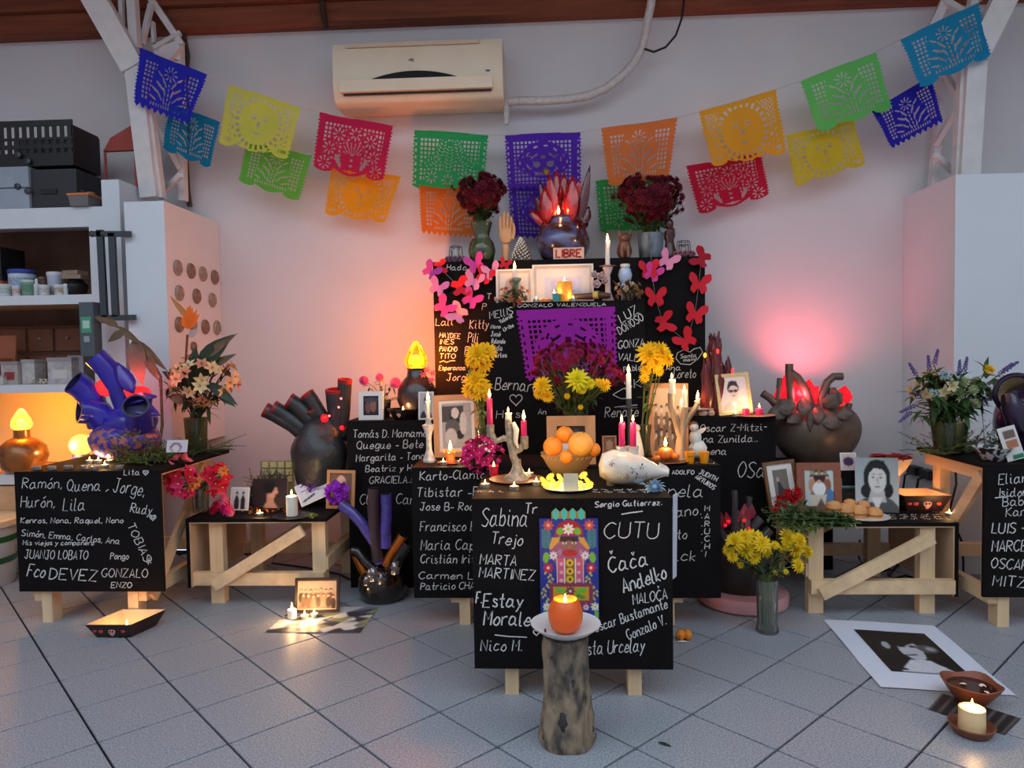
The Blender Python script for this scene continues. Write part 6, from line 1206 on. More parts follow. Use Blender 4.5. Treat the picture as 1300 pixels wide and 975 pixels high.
# on top of the shelving unit
b = on(20, 4.240, 2.1676); R = thing('hard_case', 'pale blue grey hard tool case on top of the shelving unit', 'case', b); xa, xb = -3.3, PY(101, 230, 4.156)[0]; xm = PY(36, 225, 4.111)[0]
HC = mat('grey_case_plastic', (150, 158, 168), .5, var=.1, scale=8); m = M(); m.box((xa, 4.111, 2.1698), (xm, 4.436, 2.2868)); obj('lower_shell', m, HC, R, smooth=False); m = M(); m.box((xa, 4.111, 2.2933), (xm, 4.436, 2.4125)); obj('upper_shell', m, HC, R, smooth=False)
for u, v in ((24, 197), (23, 237), (36, 205), (36, 243)): m = M(); m.lathe([(.018, 0), (.018, .01), (.012, .014), (0, .014)], PY(u, v, 4.111), 12, rotx(pi/2)); obj('latch', m, GREYM, R)
b = on(70, 4.240, 2.1676); R = thing('dark_case', 'black tool case beside the pale hard case', 'case', b); m = M(); m.box((xm+.004, 4.128, 2.1698), (xb, 4.436, 2.3961)); obj('shell', m, mat('charcoal_plastic', (40, 42, 46), .5), R, smooth=False); m = M(); m.box((xm+.06, 4.120, 2.2540), (xm+.16, 4.127, 2.2813)); obj('handle', m, BLK, R, smooth=False)
b = np.array([PY(48, 190, 4.156)[0], 4.240, 2.4147]); R = thing('black_crate', 'black slatted plastic crate on top of the hard case', 'crate', b); xa, xb2 = -3.3, PY(95, 170, 4.145)[0]; xc = PY(40, 160, 4.122)[0]; z0, z1 = 2.4158, 2.6804
def cb_(nm, a, c2): m = M(); m.box(a, c2); obj(nm, m, BLK, R, smooth=False)
cb_('base', (xa, 4.122, z0), (xb2, 4.380, z0+.02)); cb_('back_wall', (xa, 4.369, z0+.02), (xb2, 4.380, z1-.04)); cb_('side_wall', (xb2-.015, 4.131, z0+.02), (xb2, 4.369, z1-.03))
for zz0, zz1 in ((z0+.02, z0+.075), (z0+.1, z0+.125), (z0+.15, z0+.165), (z1-.035, z1)): cb_('slat', (xa, 4.122, zz0), (xb2, 4.131, zz1))
for i in range(12): x_ = xa+.02+i*(xb2-xa-.04)/11; cb_('upright', (x_-.012, 4.124, z0+.02), (x_+.012, 4.131, z1-.035))
b = on(116, 4.184, 2.1676); R = thing('clay_tower', 'small clay turret figure on top of the shelving unit', 'ornament', b); m = M(); m.lathe([(.022, 0), (.02, .03), (.028, .035), (.022, .04), (.02, .055), (.026, .06), (.024, .1), (.021, .1), (0, .09)], b, 14); obj('turret', m, mat('clay_tan', (150, 116, 96), .8), R)
b = on(108, 4.128, 2.1676); R = thing('tool_tray', 'grey tray with an orange rim holding tools on the shelving unit', 'tray', b); k = MPP(4.128); m = M(); m.lathe([(.075, 0), (.085, .06), (.08, .06), (.07, .008), (0, .006)], b, 4, rotz(pi/4)); obj('tray', m, mat('grey_tray', (110, 106, 108), 0.5375), R, smooth=False); m = M(); m.lathe([(.086, .058), (.092, .06), (.092, .072), (.08, .072), (.08, .06)], b, 4, rotz(pi/4)); obj('rim', m, mat('orange_rim', (206, 120, 56), .5), R, smooth=False)
for i, (dx, l) in enumerate(((-.04, .14), (-.01, .12), (.03, .1))): m = M(); m.tube([b+np.array([dx, 0, .05]), b+np.array([dx-.06, .02, .05+l*0.5375])], .012, 8); obj('tool', m, GREYM, R)
b = on(152, 4.279, 2.2387); R = thing('red_house_model', 'red wooden house shaped frame leaning behind the end panel', 'model', np.array([b[0], 4.324, 2.1676])); RW = mat('red_paint_wood', (160, 66, 56), .7, var=.15, scale=12)
pA = lambda u, v: PY(u, v, 4.324)
m = M(); V = [pA(131, 192), pA(140, 175), pA(168, 158), pA(176, 160), pA(176, 190)]; m.add(V+[v_+np.array([0, .03, 0]) for v_ in V], [(0, 1, 2, 3, 4), (9, 8, 7, 6, 5)]+[(j, j+5, (j+1) % 5+5, (j+1) % 5) for j in range(5)]); obj('gable', m, RW, R, smooth=False)
for u in (132.5, 171): m = M(); p0 = pA(u, 190); m.box((p0[0]-.006, 4.324, 2.2485), (p0[0]+.006, 4.335, p0[2])); obj('post', m, RW, R, smooth=False)
m = M(); p0, p1 = pA(131, 190), pA(172, 190); m.box((p0[0], 4.324, 2.2387), (p1[0], 4.335, 2.2518)); obj('sill', m, RW, R, smooth=False)
# grey metal rack standards on the end panel and the tool with a green label
R = thing('wall_rack', 'grey steel rack of two uprights fixed to the white end panel', 'rack', PY(134, 400, 3.92))
for P_ in (((127, 292), (133, 405)), ((142, 296), (147, 402))): m = M(); m.beam(PY(*P_[0], 3.92), PY(*P_[1], 3.92), .036, .02, up=(0, 1, 0)); obj('upright', m, GREYM, R, smooth=False)
for P_ in (((116, 297), (166, 297)), ((120, 404), (172, 403))): m = M(); m.beam(PY(*P_[0], 3.92), PY(*P_[1], 3.92), .02, .03, up=(0, 0, 1)); obj('cross_arm', m, GREYM, R, smooth=False)
for u in (117, 131): m = M(); m.ball(PY(u, 297, 3.92), .018, 10, 7); obj('bolt', m, GREYM, R)
b = PY(115, 452, 3.92); R = thing('label_box', 'grey upright instrument box with a green label by the rack', 'instrument', b); k = MPP(3.92); m = M(); m.box((-10*k, -.02, 0), (9*k, .05, 70*k), None, b); obj('case', m, mat('slate_plastic', (72, 86, 92), .5), R, smooth=False); m = M(); m.box((-7.5*k, -.024, 30*k), (6*k, -.0205, 51*k), None, b); lb_ = obj('green_label', m, mat('green_label', (70, 150, 110), .5), R, smooth=False); m = M(); m.box((-5*k, -.026, 36*k), (4*k, -.0245, 46*k), None, b); obj('display', m, mat('pale_display', (170, 200, 190), .3), lb_, smooth=False); m = M(); m.box((-4*k, -.026, 18*k), (3*k, -.0205, 26*k), None, b); obj('switch', m, mat('switch_grey', (150, 156, 158), .5), R, smooth=False)

# ================================================================ table of the cobalt heart
b = on(160, 3.66, ZL); R = thing('cobalt_heart', 'large cobalt blue ceramic heart with open pipes lit red inside', 'sculpture', b); COB = mat('cobalt_glaze', (52, 40, 160), .28, var=.3, scale=8, coat=.4, bump=.15); RG = mat('red_lit_inside', (190, 40, 46), .4, emit=.9, ecol=(255, 50, 50)); SPK = mat('cobalt_speckle', (56, 44, 150), .4, col2=(160, 100, 96), scale=36, thr=(.46, .52), coat=.3)
y0 = 3.66; k = MPP(y0); q_ = lambda u, v, dy=0: PY(u, v, y0+dy)
m = M(); c0 = q_(158, 558); r0 = 44*k; m.ball(c0, (r0*1.02, r0*.85, c0[2]-ZL), 26, 16, wob=wobn(.03, 4)); obj('body', m, SPK, R)
m = M(); m.ball(q_(165, 536), (34*k, .12, 22*k), 20, 12, wob=wobn(.05, 5)); obj('shoulder', m, COB, R)
for P_, r_ in (([(128, 540), (116, 505), (104, 492), (93, 485)], 15), ([(140, 545), (124, 524), (112, 521), (100, 520)], 17), ([(165, 530), (150, 490), (136, 468), (120, 452)], 13), ([(175, 535), (178, 508), (176, 500)], 14)):
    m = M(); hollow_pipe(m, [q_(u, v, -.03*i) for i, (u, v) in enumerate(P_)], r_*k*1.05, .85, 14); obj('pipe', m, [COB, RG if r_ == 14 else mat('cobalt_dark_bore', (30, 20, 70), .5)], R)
for u, v, w in ((130, 492, 9), (135, 497, 6), (163, 497, 6)): m = M(); m.ball(q_(u, v, -.05), (w*k, .02, w*k*1.1), 10, 7, wob=wobn(.2, 6)); obj('lit_opening', m, RG, R)
m = M()
for i, (u0, v0, u1, v1, w) in enumerate([(155, 512, 208, 492, 22), (160, 516, 200, 520, 24), (170, 500, 150, 460, 18)]): m.leaf(q_(u0, v0, -.08), q_(u1, v1, -.1)-q_(u0, v0, -.08), 46*k, w*k, .15, up=(0, -.6, 1), seg=5)
sh = obj('flap', m, mat('cobalt_flap', (64, 44, 150), .3, var=.3, scale=8, coat=.4), R, kind='stuff'); sd = sh.modifiers.new('t', 'SOLIDIFY'); sd.thickness = .012
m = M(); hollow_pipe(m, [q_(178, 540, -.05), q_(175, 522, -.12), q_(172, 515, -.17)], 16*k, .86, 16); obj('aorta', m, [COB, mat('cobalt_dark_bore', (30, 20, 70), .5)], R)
lamp('inner_red_light', R, q_(168, 489, -.02), 2.0, (1, .1, .1), .03)
# dry drooping leaves behind
R = thing('dry_palm_branch', 'dry drooping brown leaf branch behind the cobalt heart', 'branch', on(196, 3.78, ZL)); m = M(); m.tube([on(200, 3.8, ZL), PY(206, 540, 3.8), PY(204, 478, 3.8), PY(186, 445, 3.78), PY(160, 420, 3.74), PY(132, 408, 3.7)], [.008, .008, .007, .006, .005, .003], 6); obj('stalk', m, DRY, R)
DRG = mat('dry_grey_leaf', (110, 92, 76), .7, var=.3, scale=20, bump=.4)
for P_, w in (([(172, 428), (176, 470), (175, 486)], 26), ([(186, 445), (196, 480)], 14), ([(150, 414), (128, 403)], 10), ([(160, 420), (136, 432)], 12), ([(140, 410), (120, 402)], 8), ([(176, 432), (206, 468)], 10), ([(150, 414), (176, 436)], 9)):
    a_, e_ = PY(*P_[0], 3.72), PY(*P_[-1], 3.68); m = M(); m.leaf(a_, e_-a_, np.linalg.norm(e_-a_)*1.05, w*MPP(3.7), .2, up=(0, -1, .2), seg=5); obj('dry_leaf', m, DRG if w > 20 else DRY, R)
# vase with bird of paradise and alstroemeria
b = on(250, 3.9, ZL); al = [fmesh('open', (226, 190, 140), (150, 110, 60)), fmesh('open', (236, 214, 160), (150, 110, 60)), fmesh('open', (226, 150, 120), (150, 90, 60))]
R = thing('paradise_bouquet', 'tall bouquet of pale alstroemeria with one orange bird of paradise', 'flowers', b); m = M(); m.lathe([(.05, 0), (.055, .01), (.06, .14), (.064, .2), (.06, .2), (.054, .13), (.05, .015), (0, .012)], b, 20); obj('vase', m, glass('murky_glass', (190, 192, 150), .05, .1), R)
hd = [(al[i % 3], p_, d, .042) for i, (p_, d) in enumerate(blob(38, 254, 483, 48, 34, 3.86, .14, 41))]
bouquet(R, b+np.array([0, 0, .19]), hd, 4, 110, LEAFD, (.09, .022), into=.17, stemr=.0032, stem_m=mat('dark_stem', (58, 60, 34), .6))
m = M(); m.tube([b+np.array([0, 0, .1]), PY(240, 500, 3.84), PY(236, 455, 3.82), PY(238, 425, 3.8)], [.007, .007, .006, .007], 7); obj('paradise_stalk', m, mat('red_stalk', (110, 60, 40), .5), R)
m = M(); m.leaf(PY(247, 412, 3.8), PY(212, 374, 3.8)-PY(247, 412, 3.8), 52*MPP(3.8), .035, .1, up=(0, -1, 0), seg=4); obj('beak', m, mat('paradise_beak', (206, 120, 50), .5, col2=(110, 110, 70), scale=6), R)
PO = mat('paradise_orange', (246, 120, 30), .5, translucent=.2)
for (u, v) in ((238, 388), (244, 390), (250, 392), (233, 396), (253, 398), (241, 386), (230, 403)): m = M(); a_ = PY(239, 418, 3.79); e_ = PY(u, v, 3.77); m.leaf(a_, e_-a_, np.linalg.norm(e_-a_), .034, .05, up=(0, -1, 0)); obj('paradise_petal', m, PO, R)
m = M(); m.leaf(PY(240, 428, 3.79), PY(250, 418, 3.78)-PY(240, 428, 3.79), .07, .04, .1, up=(0, -1, 0)); obj('sheath', m, mat('sheath_grey', (170, 150, 146), .5), R)
for i, (u0, v0, u1, v1, w, mt) in enumerate([(250, 470, 290, 424, 26, 0), (255, 460, 296, 422, 12, 1), (246, 480, 214, 468, 20, 0), (242, 500, 246, 440, 22, 0), (255, 478, 272, 452, 26, 0), (262, 470, 296, 448, 12, 1), (238, 490, 205, 470, 14, 0), (262, 485, 300, 512, 14, 0), (275, 500, 298, 515, 8, 0), (240, 510, 212, 502, 14, 1)]):
    a_, e_ = PY(u0, v0, 3.83), PY(u1, v1, 3.79); m = M(); m.leaf(a_, e_-a_, np.linalg.norm(e_-a_), w*MPP(3.8), .15, up=(.2, -1, .4), seg=5); obj('large_leaf', m, DRY if mt else LEAFD, R)
# greenery, photo card, tea lights on the cobalt heart table
sprigs('moss_bunch', 'loose green mossy twigs around the foot of the cobalt heart', 'greenery', [PZ(u, v, ZL+.004) for u, v in ((168, 586), (182, 588), (195, 586), (205, 582), (214, 584), (176, 578), (188, 578))], 130, .13, .024, .008, 5, LEAFP, dirs=(0, -.1, .7), spread=.7, leaves=10)
sprigs('heather_sprays', 'thin wiry green sprays beside the paradise bouquet vase', 'greenery', [PZ(u, v, ZL+.004) for u, v in ((258, 574), (268, 572), (246, 576))], 34, .2, .014, .005, 6, LEAFD, dirs=(.3, 0, .5), spread=.7, leaves=14)
sprigs('dry_moss', 'reddish dry twigs stuck on the cobalt heart belly', 'greenery', [q_(u, v, -.12) for u, v in ((150, 556), (160, 570), (172, 552), (182, 562), (168, 575))], 60, .07, .016, .006, 7, mat('dry_red_moss', (128, 92, 70), .8, var=.3), dirs=(0, -.6, .2), spread=.8, leaves=8)
picture('photo_card', 'small photo card with a purple ring, standing in the mossy twigs', 224, 577, 3.50, 28, 16, 0, WHITEF, [('bg', (206, 196, 206)), ('e', .45, .6, .3, .42, (130, 80, 96)), ('e', .45, .68, .2, .3, (216, 196, 200)), ('noise', .1)], zb=ZL+.06, lean=.25, mount=.5, res=20)
tl_lab = {1: 'second spent tea light from the table corner in the edge row by the cobalt heart', 2: 'third spent tea light from the table corner in the edge row by the cobalt heart', 3: 'fourth spent tea light from the table corner in the edge row by the cobalt heart', 0: 'spent tea light nearest the corner of the cobalt heart table, first of the edge row', 4: 'spent tea light right before the burning cluster on the cobalt heart table', 9: 'spent tea light below the cobalt heart itself', 5: 'burning tea light beside the globe lamp base', 7: 'burning tea light touching the foot of the cobalt heart', 8: 'burning tea light standing foremost of the cluster by the cobalt heart', 6: 'burning tea light in the middle of the cluster by the cobalt heart'}
for i, (u, v, lit) in enumerate([(47, 596, 0), (66, 596, 0), (87, 595, 0), (108, 595, 0), (121, 596, 0), (114, 588, 1), (125, 588, 1), (138, 588, 1), (133, 594, 1), (152, 595, 0)]):
    tealight(tl_lab.get(i) or ('spent tea light lined up along the front edge of the cobalt heart table' if not lit else 'burning tea light in the cluster on the cobalt heart table'), PZ(u, v, ZL), lit, glow=.5, group='edge tea lights' if not lit else 'burning tea lights by the cobalt heart')

# ================================================================ low table of the black pipe heart
b = on(400, 3.98, ZLL); R = thing('black_heart', 'graphite black ceramic heart with red tipped pipes', 'sculpture', b); y0 = 3.98; k = MPP(y0); q_ = lambda u, v, dy=0: PY(u, v, y0+dy)
REDT = mat('red_pipe_bore', (170, 24, 26), .35, emit=.25, ecol=(200, 20, 20)); m = M(); c0 = q_(408, 582); m.ball(c0, (37*k, .15, c0[2]-ZLL), 30, 20, wob=wobn(.07, 4.2)); obj('body', m, BLACKC, R)
for P_, r_ in (([(400, 565), (372, 540), (350, 527), (336, 520)], 8), ([(402, 562), (380, 540), (360, 525), (346, 517)], 8), ([(410, 560), (392, 530), (378, 515), (366, 508)], 8.5), ([(415, 560), (408, 528), (396, 508), (389, 499)], 7.5), ([(428, 560), (428, 525), (426, 508), (425, 494)], 10), ([(432, 560), (436, 520), (437, 500), (438, 481)], 7.5), ([(405, 560), (402, 535), (398, 524), (394, 519)], 6.5), ([(428, 560), (440, 545), (436, 542)], 7)):
    m = M(); n = len(P_); r_ *= 1.22; hollow_pipe(m, [q_(u, v, .02-.012*i) for i, (u, v) in enumerate(P_)], r_*k, .8, 12); obj('pipe', m, [BLACKC, REDT], R)
    m = M(); a_, e_ = q_(*P_[-1], .02-.012*(n-1)), q_(*P_[-2], .02-.012*(n-2)); m.tube([a_+(e_-a_)*.02, a_+(e_-a_)*.28], r_*k*1.03, 12, False); obj('red_tip', m, mat('red_iron_glaze', (138, 28, 26), .4, var=.3, scale=30), R)
for u, v, r_ in ((412, 531, 5), (434, 543, 3)): m = M(); m.ball(q_(u, v, -.1), r_*k, 10, 8); obj('lit_opening', m, mat('ember_red', (230, 20, 30), .3, emit=1.6, ecol=(255, 20, 30)), R)
for u, v in ((433, 506), (430, 517), (418, 528)): m = M(); m.ball(q_(u, v, -.06), .006, 6, 5); obj('spark', m, mat('ember_pink', (255, 120, 120), .3, emit=4, ecol=(255, 110, 110)), R)
def card(lb, u, vb, y, w, h, shapes, z, lean=.18, yaw=0, tilt=0, res=30, mount=1.5, name='photo_card'): return picture(name, lb, u, vb, y, w, h, 0, WHITEF, shapes, zb=z, lean=lean, yaw=yaw, tilt=tilt, res=res, mount=mount)
card('old black and white photo of two standing people on the low table', 303, 640, 3.74, 25, 30, [('bg', (196, 200, 206))]+sum([[('e', x, .75, .15, .4, (44, 46, 54)), ('e', x, .28, .07, .09, (150, 144, 142)), ('e', x, .2, .075, .05, (36, 34, 36))] for x in (.32, .7)], [])+[('noise', .2)], ZLL, tilt=.03)
picture('dark_portrait', 'dark photo of a person in profile in the middle of the low table', 342, 640, 3.80, 46, 38, 0, WHITEF, [('bg', (44, 30, 32)), ('p', [(.42, .5), (.62, .55), (.62, .8), (.74, 1), (.3, 1), (.4, .8)], (190, 138, 118)), ('e', .56, .42, .14, .24, (206, 154, 132)), ('p', [(.68, .36), (.75, .47), (.68, .5)], (206, 154, 132)), ('e', .46, .3, .16, .22, (20, 15, 18)), ('e', .54, .22, .14, .12, (20, 15, 18)), ('e', .63, .38, .025, .015, (50, 30, 30)), ('l', .63, .56, .69, .56, .012, (150, 80, 76)), ('noise', .12)], zb=ZLL, lean=.15, mount=0, res=34)
R = thing('terracotta_pots', 'twin brown terracotta pots with dry heather behind the dark profile photo', 'planter', on(340, 3.98, ZLL))
for u in (328, 350): b = on(u, 3.98, ZLL); m = M(); m.lathe([(.035, 0), (.045, .085), (.048, .09), (.04, .085), (0, .08)], b, 4, rotz(pi/4)); obj('pot', m, mat('brown_pot', (74, 40, 34), .6), R, smooth=False)
sprigs('dry_heather', 'dry purple brown heather rising from the terracotta pots', 'plant', [on(u, 3.98, ZLL+.08) for u in (326, 334, 346, 354)], 60, .12, .012, .007, 12, mat('dry_heather', (108, 74, 76), .8, var=.3), DRY, dirs=(0, 0, 1.1), spread=.5, leaves=8)
sprigs('yellow_sprig', 'small drooping yellow green plant beside the terracotta pots', 'plant', [on(314, 3.92, ZLL)], 14, .12, .03, .014, 13, mat('olive_yellow_leaf', (150, 136, 50), .6, var=.3), dirs=(0, 0, 1), spread=.4, leaves=5)
R = thing('woven_panel', 'cream latticed ornament standing behind the terracotta pots', 'ornament', on(352, 4.06, ZLL)); kk = MPP(4.06)
for i in range(4):
    for j in range(3): m = M(); c0 = PY(337+i*10, 590+j*9, 4.06); m.box((-.018, -.004, -.016), (.018, .004, .016), None, c0); obj('lattice_tile', m, mat('cream_tile', (206, 190, 130), .6), R, smooth=False)
m = M(); m.box((PY(331, 600, 4.07)[0], 4.066, ZLL), (PY(373, 600, 4.07)[0], 4.074, PY(350, 585, 4.07)[2])); obj('backing', m, mat('cream_backing', (150, 136, 96), .7), R, smooth=False)
b = on(316, 3.84, ZLL); R = thing('blue_tin', 'small dark blue tin behind the old black and white photo', 'tin', b); m = M(); m.lathe([(.028, 0), (.03, .003), (.03, .055), (.031, .058), (.03, .062), (0, .062)], b, 16); obj('tin', m, mat('blue_tin', (40, 56, 96), .4, metal=.4), R)
b = PZ(371, 655, ZLL); R = thing('black_saucer', 'thin black saucer under the white pillar candle', 'plate', b); m = M(); m.lathe([(0, 0), (.07, 0), (.1, .004), (.07, .002), (0, .002)], b, 26); obj('saucer', m, BLK, R)
candle('pillar_candle', 'white pillar candle on the thin black saucer', b+np.array([0, 0, .003]), 26*MPP(b[1]), .030, WAXW, fl=.03, glow=1.8, taper=.97)
tealight('tea light glowing on the low table before the dark profile photo', PZ(330, 655, ZLL), True, .9)
card('tilted charcoal drawing on paper leaning near the oak framed portrait', 402, 645, 3.80, 40, 34, [('bg', (200, 204, 214)), ('e', .6, .35, .28, .22, (150, 150, 158)), ('e', .62, .28, .2, .14, (60, 60, 66)), ('l', .1, .85, .5, .7, .05, (40, 40, 46)), ('l', .3, .5, .9, .6, .02, (90, 90, 96)), ('noise', .2)], ZLL, lean=.7, tilt=-.5, name='charcoal_drawing')
picture('framed_portrait', 'oak framed colour portrait of a bald smiling person on the low table', 431, 628, 3.76, 37, 50, 4, PINEF, portrait((120, 84, 66), (228, 180, 156), (190, 180, 176), (60, 62, 72), bald=True, cy=.38, s=1.2, bg2=(140, 110, 90)), zb=ZLL, lean=.1, tilt=.03, res=42)
pmm = fmesh('bract', (160, 50, 200), (190, 90, 220)); R = thing('purple_flower', 'purple paper flower tucked at the foot of the oak framed portrait', 'flowers', on(426, 3.74, ZLL)); [inst('petal_cluster', pmm, R, p_, frame_of(d), .045) for p_, d in blob(12, 428, 625, 9, 8, 3.72, .03, 51)]
R = thing('purple_flower', 'purple paper flower showing behind the charcoal drawing', 'flowers', on(393, 3.9, ZLL)); [inst('petal_cluster', pmm, R, p_, frame_of(d), .04) for p_, d in blob(8, 394, 622, 8, 7, 3.88, .03, 52)]
rdm = fmesh('rose', (200, 20, 40))
for lb, u, v, y in (('red rose lying before the black heart', 372, 610, 3.9), ('red rose lying at the table edge below the charcoal drawing', 405, 640, 3.62)):
    p_ = PZ(u, v, ZLL) if v == 640 else on(u, y, ZLL); R = thing('red_rose', lb, 'rose', p_); inst('bloom', rdm, R, p_+np.array([0, 0, .022]), frame_of((.2, -.6, .6)), .032); m = M(); m.tube([p_+np.array([0, .02, .01]), p_+np.array([.05, .06, .006])], .003, 5); obj('stem', m, STEM, R)
# petals scattered
m = M(); rs = random.Random(4)
for i in range(60): p_ = PZ(rs.uniform(296, 378), rs.uniform(643, 652), ZLL+.004); m.leaf(p_, (rs.gauss(0, 1), rs.gauss(0, 1), .2), .03, .014, .2, seg=1)
o = obj('scattered_petals', m, mat('marigold_petal', (216, 96, 40), .6, col2=(110, 100, 40), scale=9), origin=PZ(335, 648, ZLL)); o['kind'] = 'stuff'; tag(o, 'orange petals and leaves scattered on the low table', 'petals')
# pink flowers in a glass by the table corner
b = PZ(255, 650, ZLL); gm = [fmesh('bract', (232, 60, 120), (250, 220, 120)), fmesh('bract', (214, 36, 60), (240, 180, 90)), fmesh('bract', (240, 120, 140), (250, 220, 160))]
R = thing('pink_bouquet', 'pink and red garden flowers in a clear tumbler on the low table corner', 'flowers', b); m = M(); m.lathe([(.036, 0), (.04, .004), (.044, .13), (.041, .13), (.036, .012), (0, .01)], b, 18); obj('tumbler', m, GLASS, R); m = M(); m.lathe([(.035, .013), (.039, .09), (0, .09)], b, 16); obj('water', m, glass('murky_water', (200, 205, 180), .02), R)
hd = [(gm[0 if i % 2 else 1], p_, d, .045) for i, (p_, d) in enumerate(blob(22, 232, 612, 15, 15, 3.52, .06, 61))]+[(gm[1], p_, d, .045) for p_, d in blob(14, 275, 610, 13, 17, 3.54, .05, 62)]+[(gm[2], p_, d, .04) for p_, d in blob(6, 229, 588, 8, 6, 3.52, .03, 63)]+[(fmesh('open', (240, 130, 50)), PY(u, v, 3.5), (0, -1, .3), .03) for u, v in ((251, 612), (285, 598), (246, 617))]
bouquet(R, b+np.array([0, 0, .12]), hd, 7, 30, LEAF, (.05, .02), into=.1)
R = thing('pink_blossoms', 'loose bright pink blossoms lying beside the clear tumbler', 'flowers', PZ(280, 652, ZLL)); pk2 = [fmesh('pom', (232, 50, 130)), fmesh('pom', (240, 130, 170)), fmesh('pom', (206, 30, 60))]
for i, (u, v, s_) in enumerate(((288, 646, 10), (284, 634, 9), (274, 643, 8), (280, 640, 8), (292, 650, 7), (270, 648, 6))): p_ = PY(u, v, 3.6); p_[2] = max(p_[2], ZLL+s_*MPP(3.6)*.8); inst('blossom', pk2[i % 3], R, p_, None, s_*MPP(3.6))
sprigs('hanging_vine', 'thin green vine hanging over the low table edge', 'vine', [PZ(399, 652, ZLL+.006)], 5, .1, .03, .018, 17, LEAFP, dirs=(.3, -1, .1), spread=.4, leaves=6)

# ================================================================ low table with the bread
BRD = mat('bread_crust', (206, 130, 70), .6, col2=(226, 168, 104), scale=20, bump=.3); b = PZ(1095, 656, ZRL); R = thing('bread_plate', 'pale plate under the bread rolls', 'plate', b); m = M(); m.lathe([(0, 0), (.1, 0), (.125, .007), (.1, .004), (0, .004)], b, 26); obj('plate', m, mat('white_china', (230, 226, 216), .25), R)
for i, (u, v, r) in enumerate([(1059, 644, 10), (1073, 648, 11), (1090, 650, 11), (1110, 652, 10), (1096, 642, 8), (1079, 640, 8)]):
    p_ = PY(u, v, b[1]-.02+(.05 if i > 3 else 0)); kk = MPP(p_[1]); base = p_-np.array([0, 0, r*kk*.75]); T = thing('bread_roll', ['round bread roll half covered by the herb bunch', 'glossy bread roll beside the herb bunch, leaning on the next', 'large bread roll in the middle of the plate', 'bread roll at the end nearest the girl portrait', 'bread roll peeping out behind, before the girl portrait', 'bread roll peeping out behind, before the brown framed photo'][i], 'bread', base, 'bread rolls on the low table')
    m = M(); m.lathe([(r*kk*.8, -r*kk*.7), (r*kk*.95, -r*kk*.25), (r*kk, 0), (r*kk*.85, r*kk*.5), (r*kk*.45, r*kk*.76), (0, r*kk*.82)], p_, 18); obj('crust', m, BRD, T)
    m = M(); m.lathe([(r*kk*.97, -r*kk*.2), (r*kk*1.02, -r*kk*.12), (r*kk*1.0, -r*kk*.03)], p_, 18); obj('crust_ridge', m, mat('bread_dark', (150, 84, 44), .6), T)
sprigs('herb_bunch', 'tied bunch of green herbs lying over the low table edge', 'herbs', [PZ(1085, 664, ZRL+.012), PZ(1080, 660, ZRL+.02)], 50, .34, .05, .016, 23, LEAF, dirs=(-1.0, .05, .1), spread=.16, leaves=16, droop=.1, smr=.0022, origin=PZ(1060, 664, ZRL))
sprigs('herb_tips', 'pale flowering tips of the herb bunch hanging at the table corner', 'herbs', [PZ(1035, 668, ZRL+.01)], 30, .16, .03, .014, 24, LEAFP, dirs=(-1, -.2, -.1), spread=.4, leaves=8, droop=.9)
m = M(); p0 = PZ(1077, 660, ZRL+.01); p1 = PY(1077, 668, 3.44); m.tube([p0+np.array([0, 0, .02]), p1, PY(1070, 671, 3.435), PY(1068, 666, 3.44), PY(1076, 664, 3.44), PY(1082, 668, 3.435), PY(1087, 669, 3.435), PY(1084, 664, 3.44)], .0028, 5); tag(obj('white_string', m, mat('white_string', (226, 220, 206), .7), origin=p0), 'white string bow tying the herb bunch', 'string')
picture('framed_photo', 'dark gilt frame with a pale mounted old photo, leaning on the low table', 998, 632, 3.70, 41, 62, 4, mat('dark_gilt', (120, 86, 56), .45, var=.25, scale=50, metal=.3), [('bg', (170, 166, 158)), ('r', 0, 0, 1, 1, (120, 112, 104)), ('p', [(.15, .95), (.3, .3), (.6, .6), (.95, .75), (.9, .98)], (60, 54, 52)), ('e', .3, .3, .1, .08, (180, 160, 146)), ('noise', .25)], zb=ZRL, lean=.15, tilt=-.1, yaw=.1, mount=7, res=30)
picture('framed_photo', 'brown leather frame with a colour family photo on the low table', 1042, 642, 3.66, 54, 63, 9, mat('brown_leather', (142, 82, 60), .6, var=.12, scale=40), [('grad', (150, 160, 140), (96, 90, 84)), ('r', 0, .0, .2, 1, (190, 200, 196)), ('r', .8, 0, 1, .6, (190, 206, 200))]+sum([[('e', x, y_+.2, .13, .2, c_), ('e', x, y_-.03, .075, .06, (44, 28, 24)), ('e', x, y_, .055, .045, (222, 170, 140))] for x, y_, c_ in ((.42, .1, (50, 40, 44)), (.62, .1, (60, 36, 40)), (.26, .22, (190, 140, 110)), (.78, .22, (150, 96, 70)))], [])+[('e', .5, .52, .22, .2, (232, 232, 230)), ('e', .5, .33, .07, .055, (220, 172, 144)), ('p', [(.2, .7), (.75, .68), (.7, 1), (.55, .78), (.4, 1), (.2, 1)], (214, 200, 180)), ('e', .86, .72, .12, .2, (80, 130, 180)), ('noise', .12)], zb=ZRL, lean=.12, res=44)
card('large black and white portrait photo of a young person with long dark hair', 1114, 652, 3.66, 53, 68, portrait((150, 160, 162), (214, 214, 210), (34, 36, 38), (84, 88, 90), True, .5, .36, 1.25, bg2=(196, 202, 204)), ZRL, lean=.12, tilt=.03, res=56, mount=0, name='girl_portrait')
card('small colour photo behind the brown leather frame', 1078, 606, 3.76, 20, 22, [('bg', (206, 186, 180)), ('e', .5, .5, .4, .3, (70, 40, 80)), ('noise', .3)], ZRL+.2, mount=1.5, res=16)
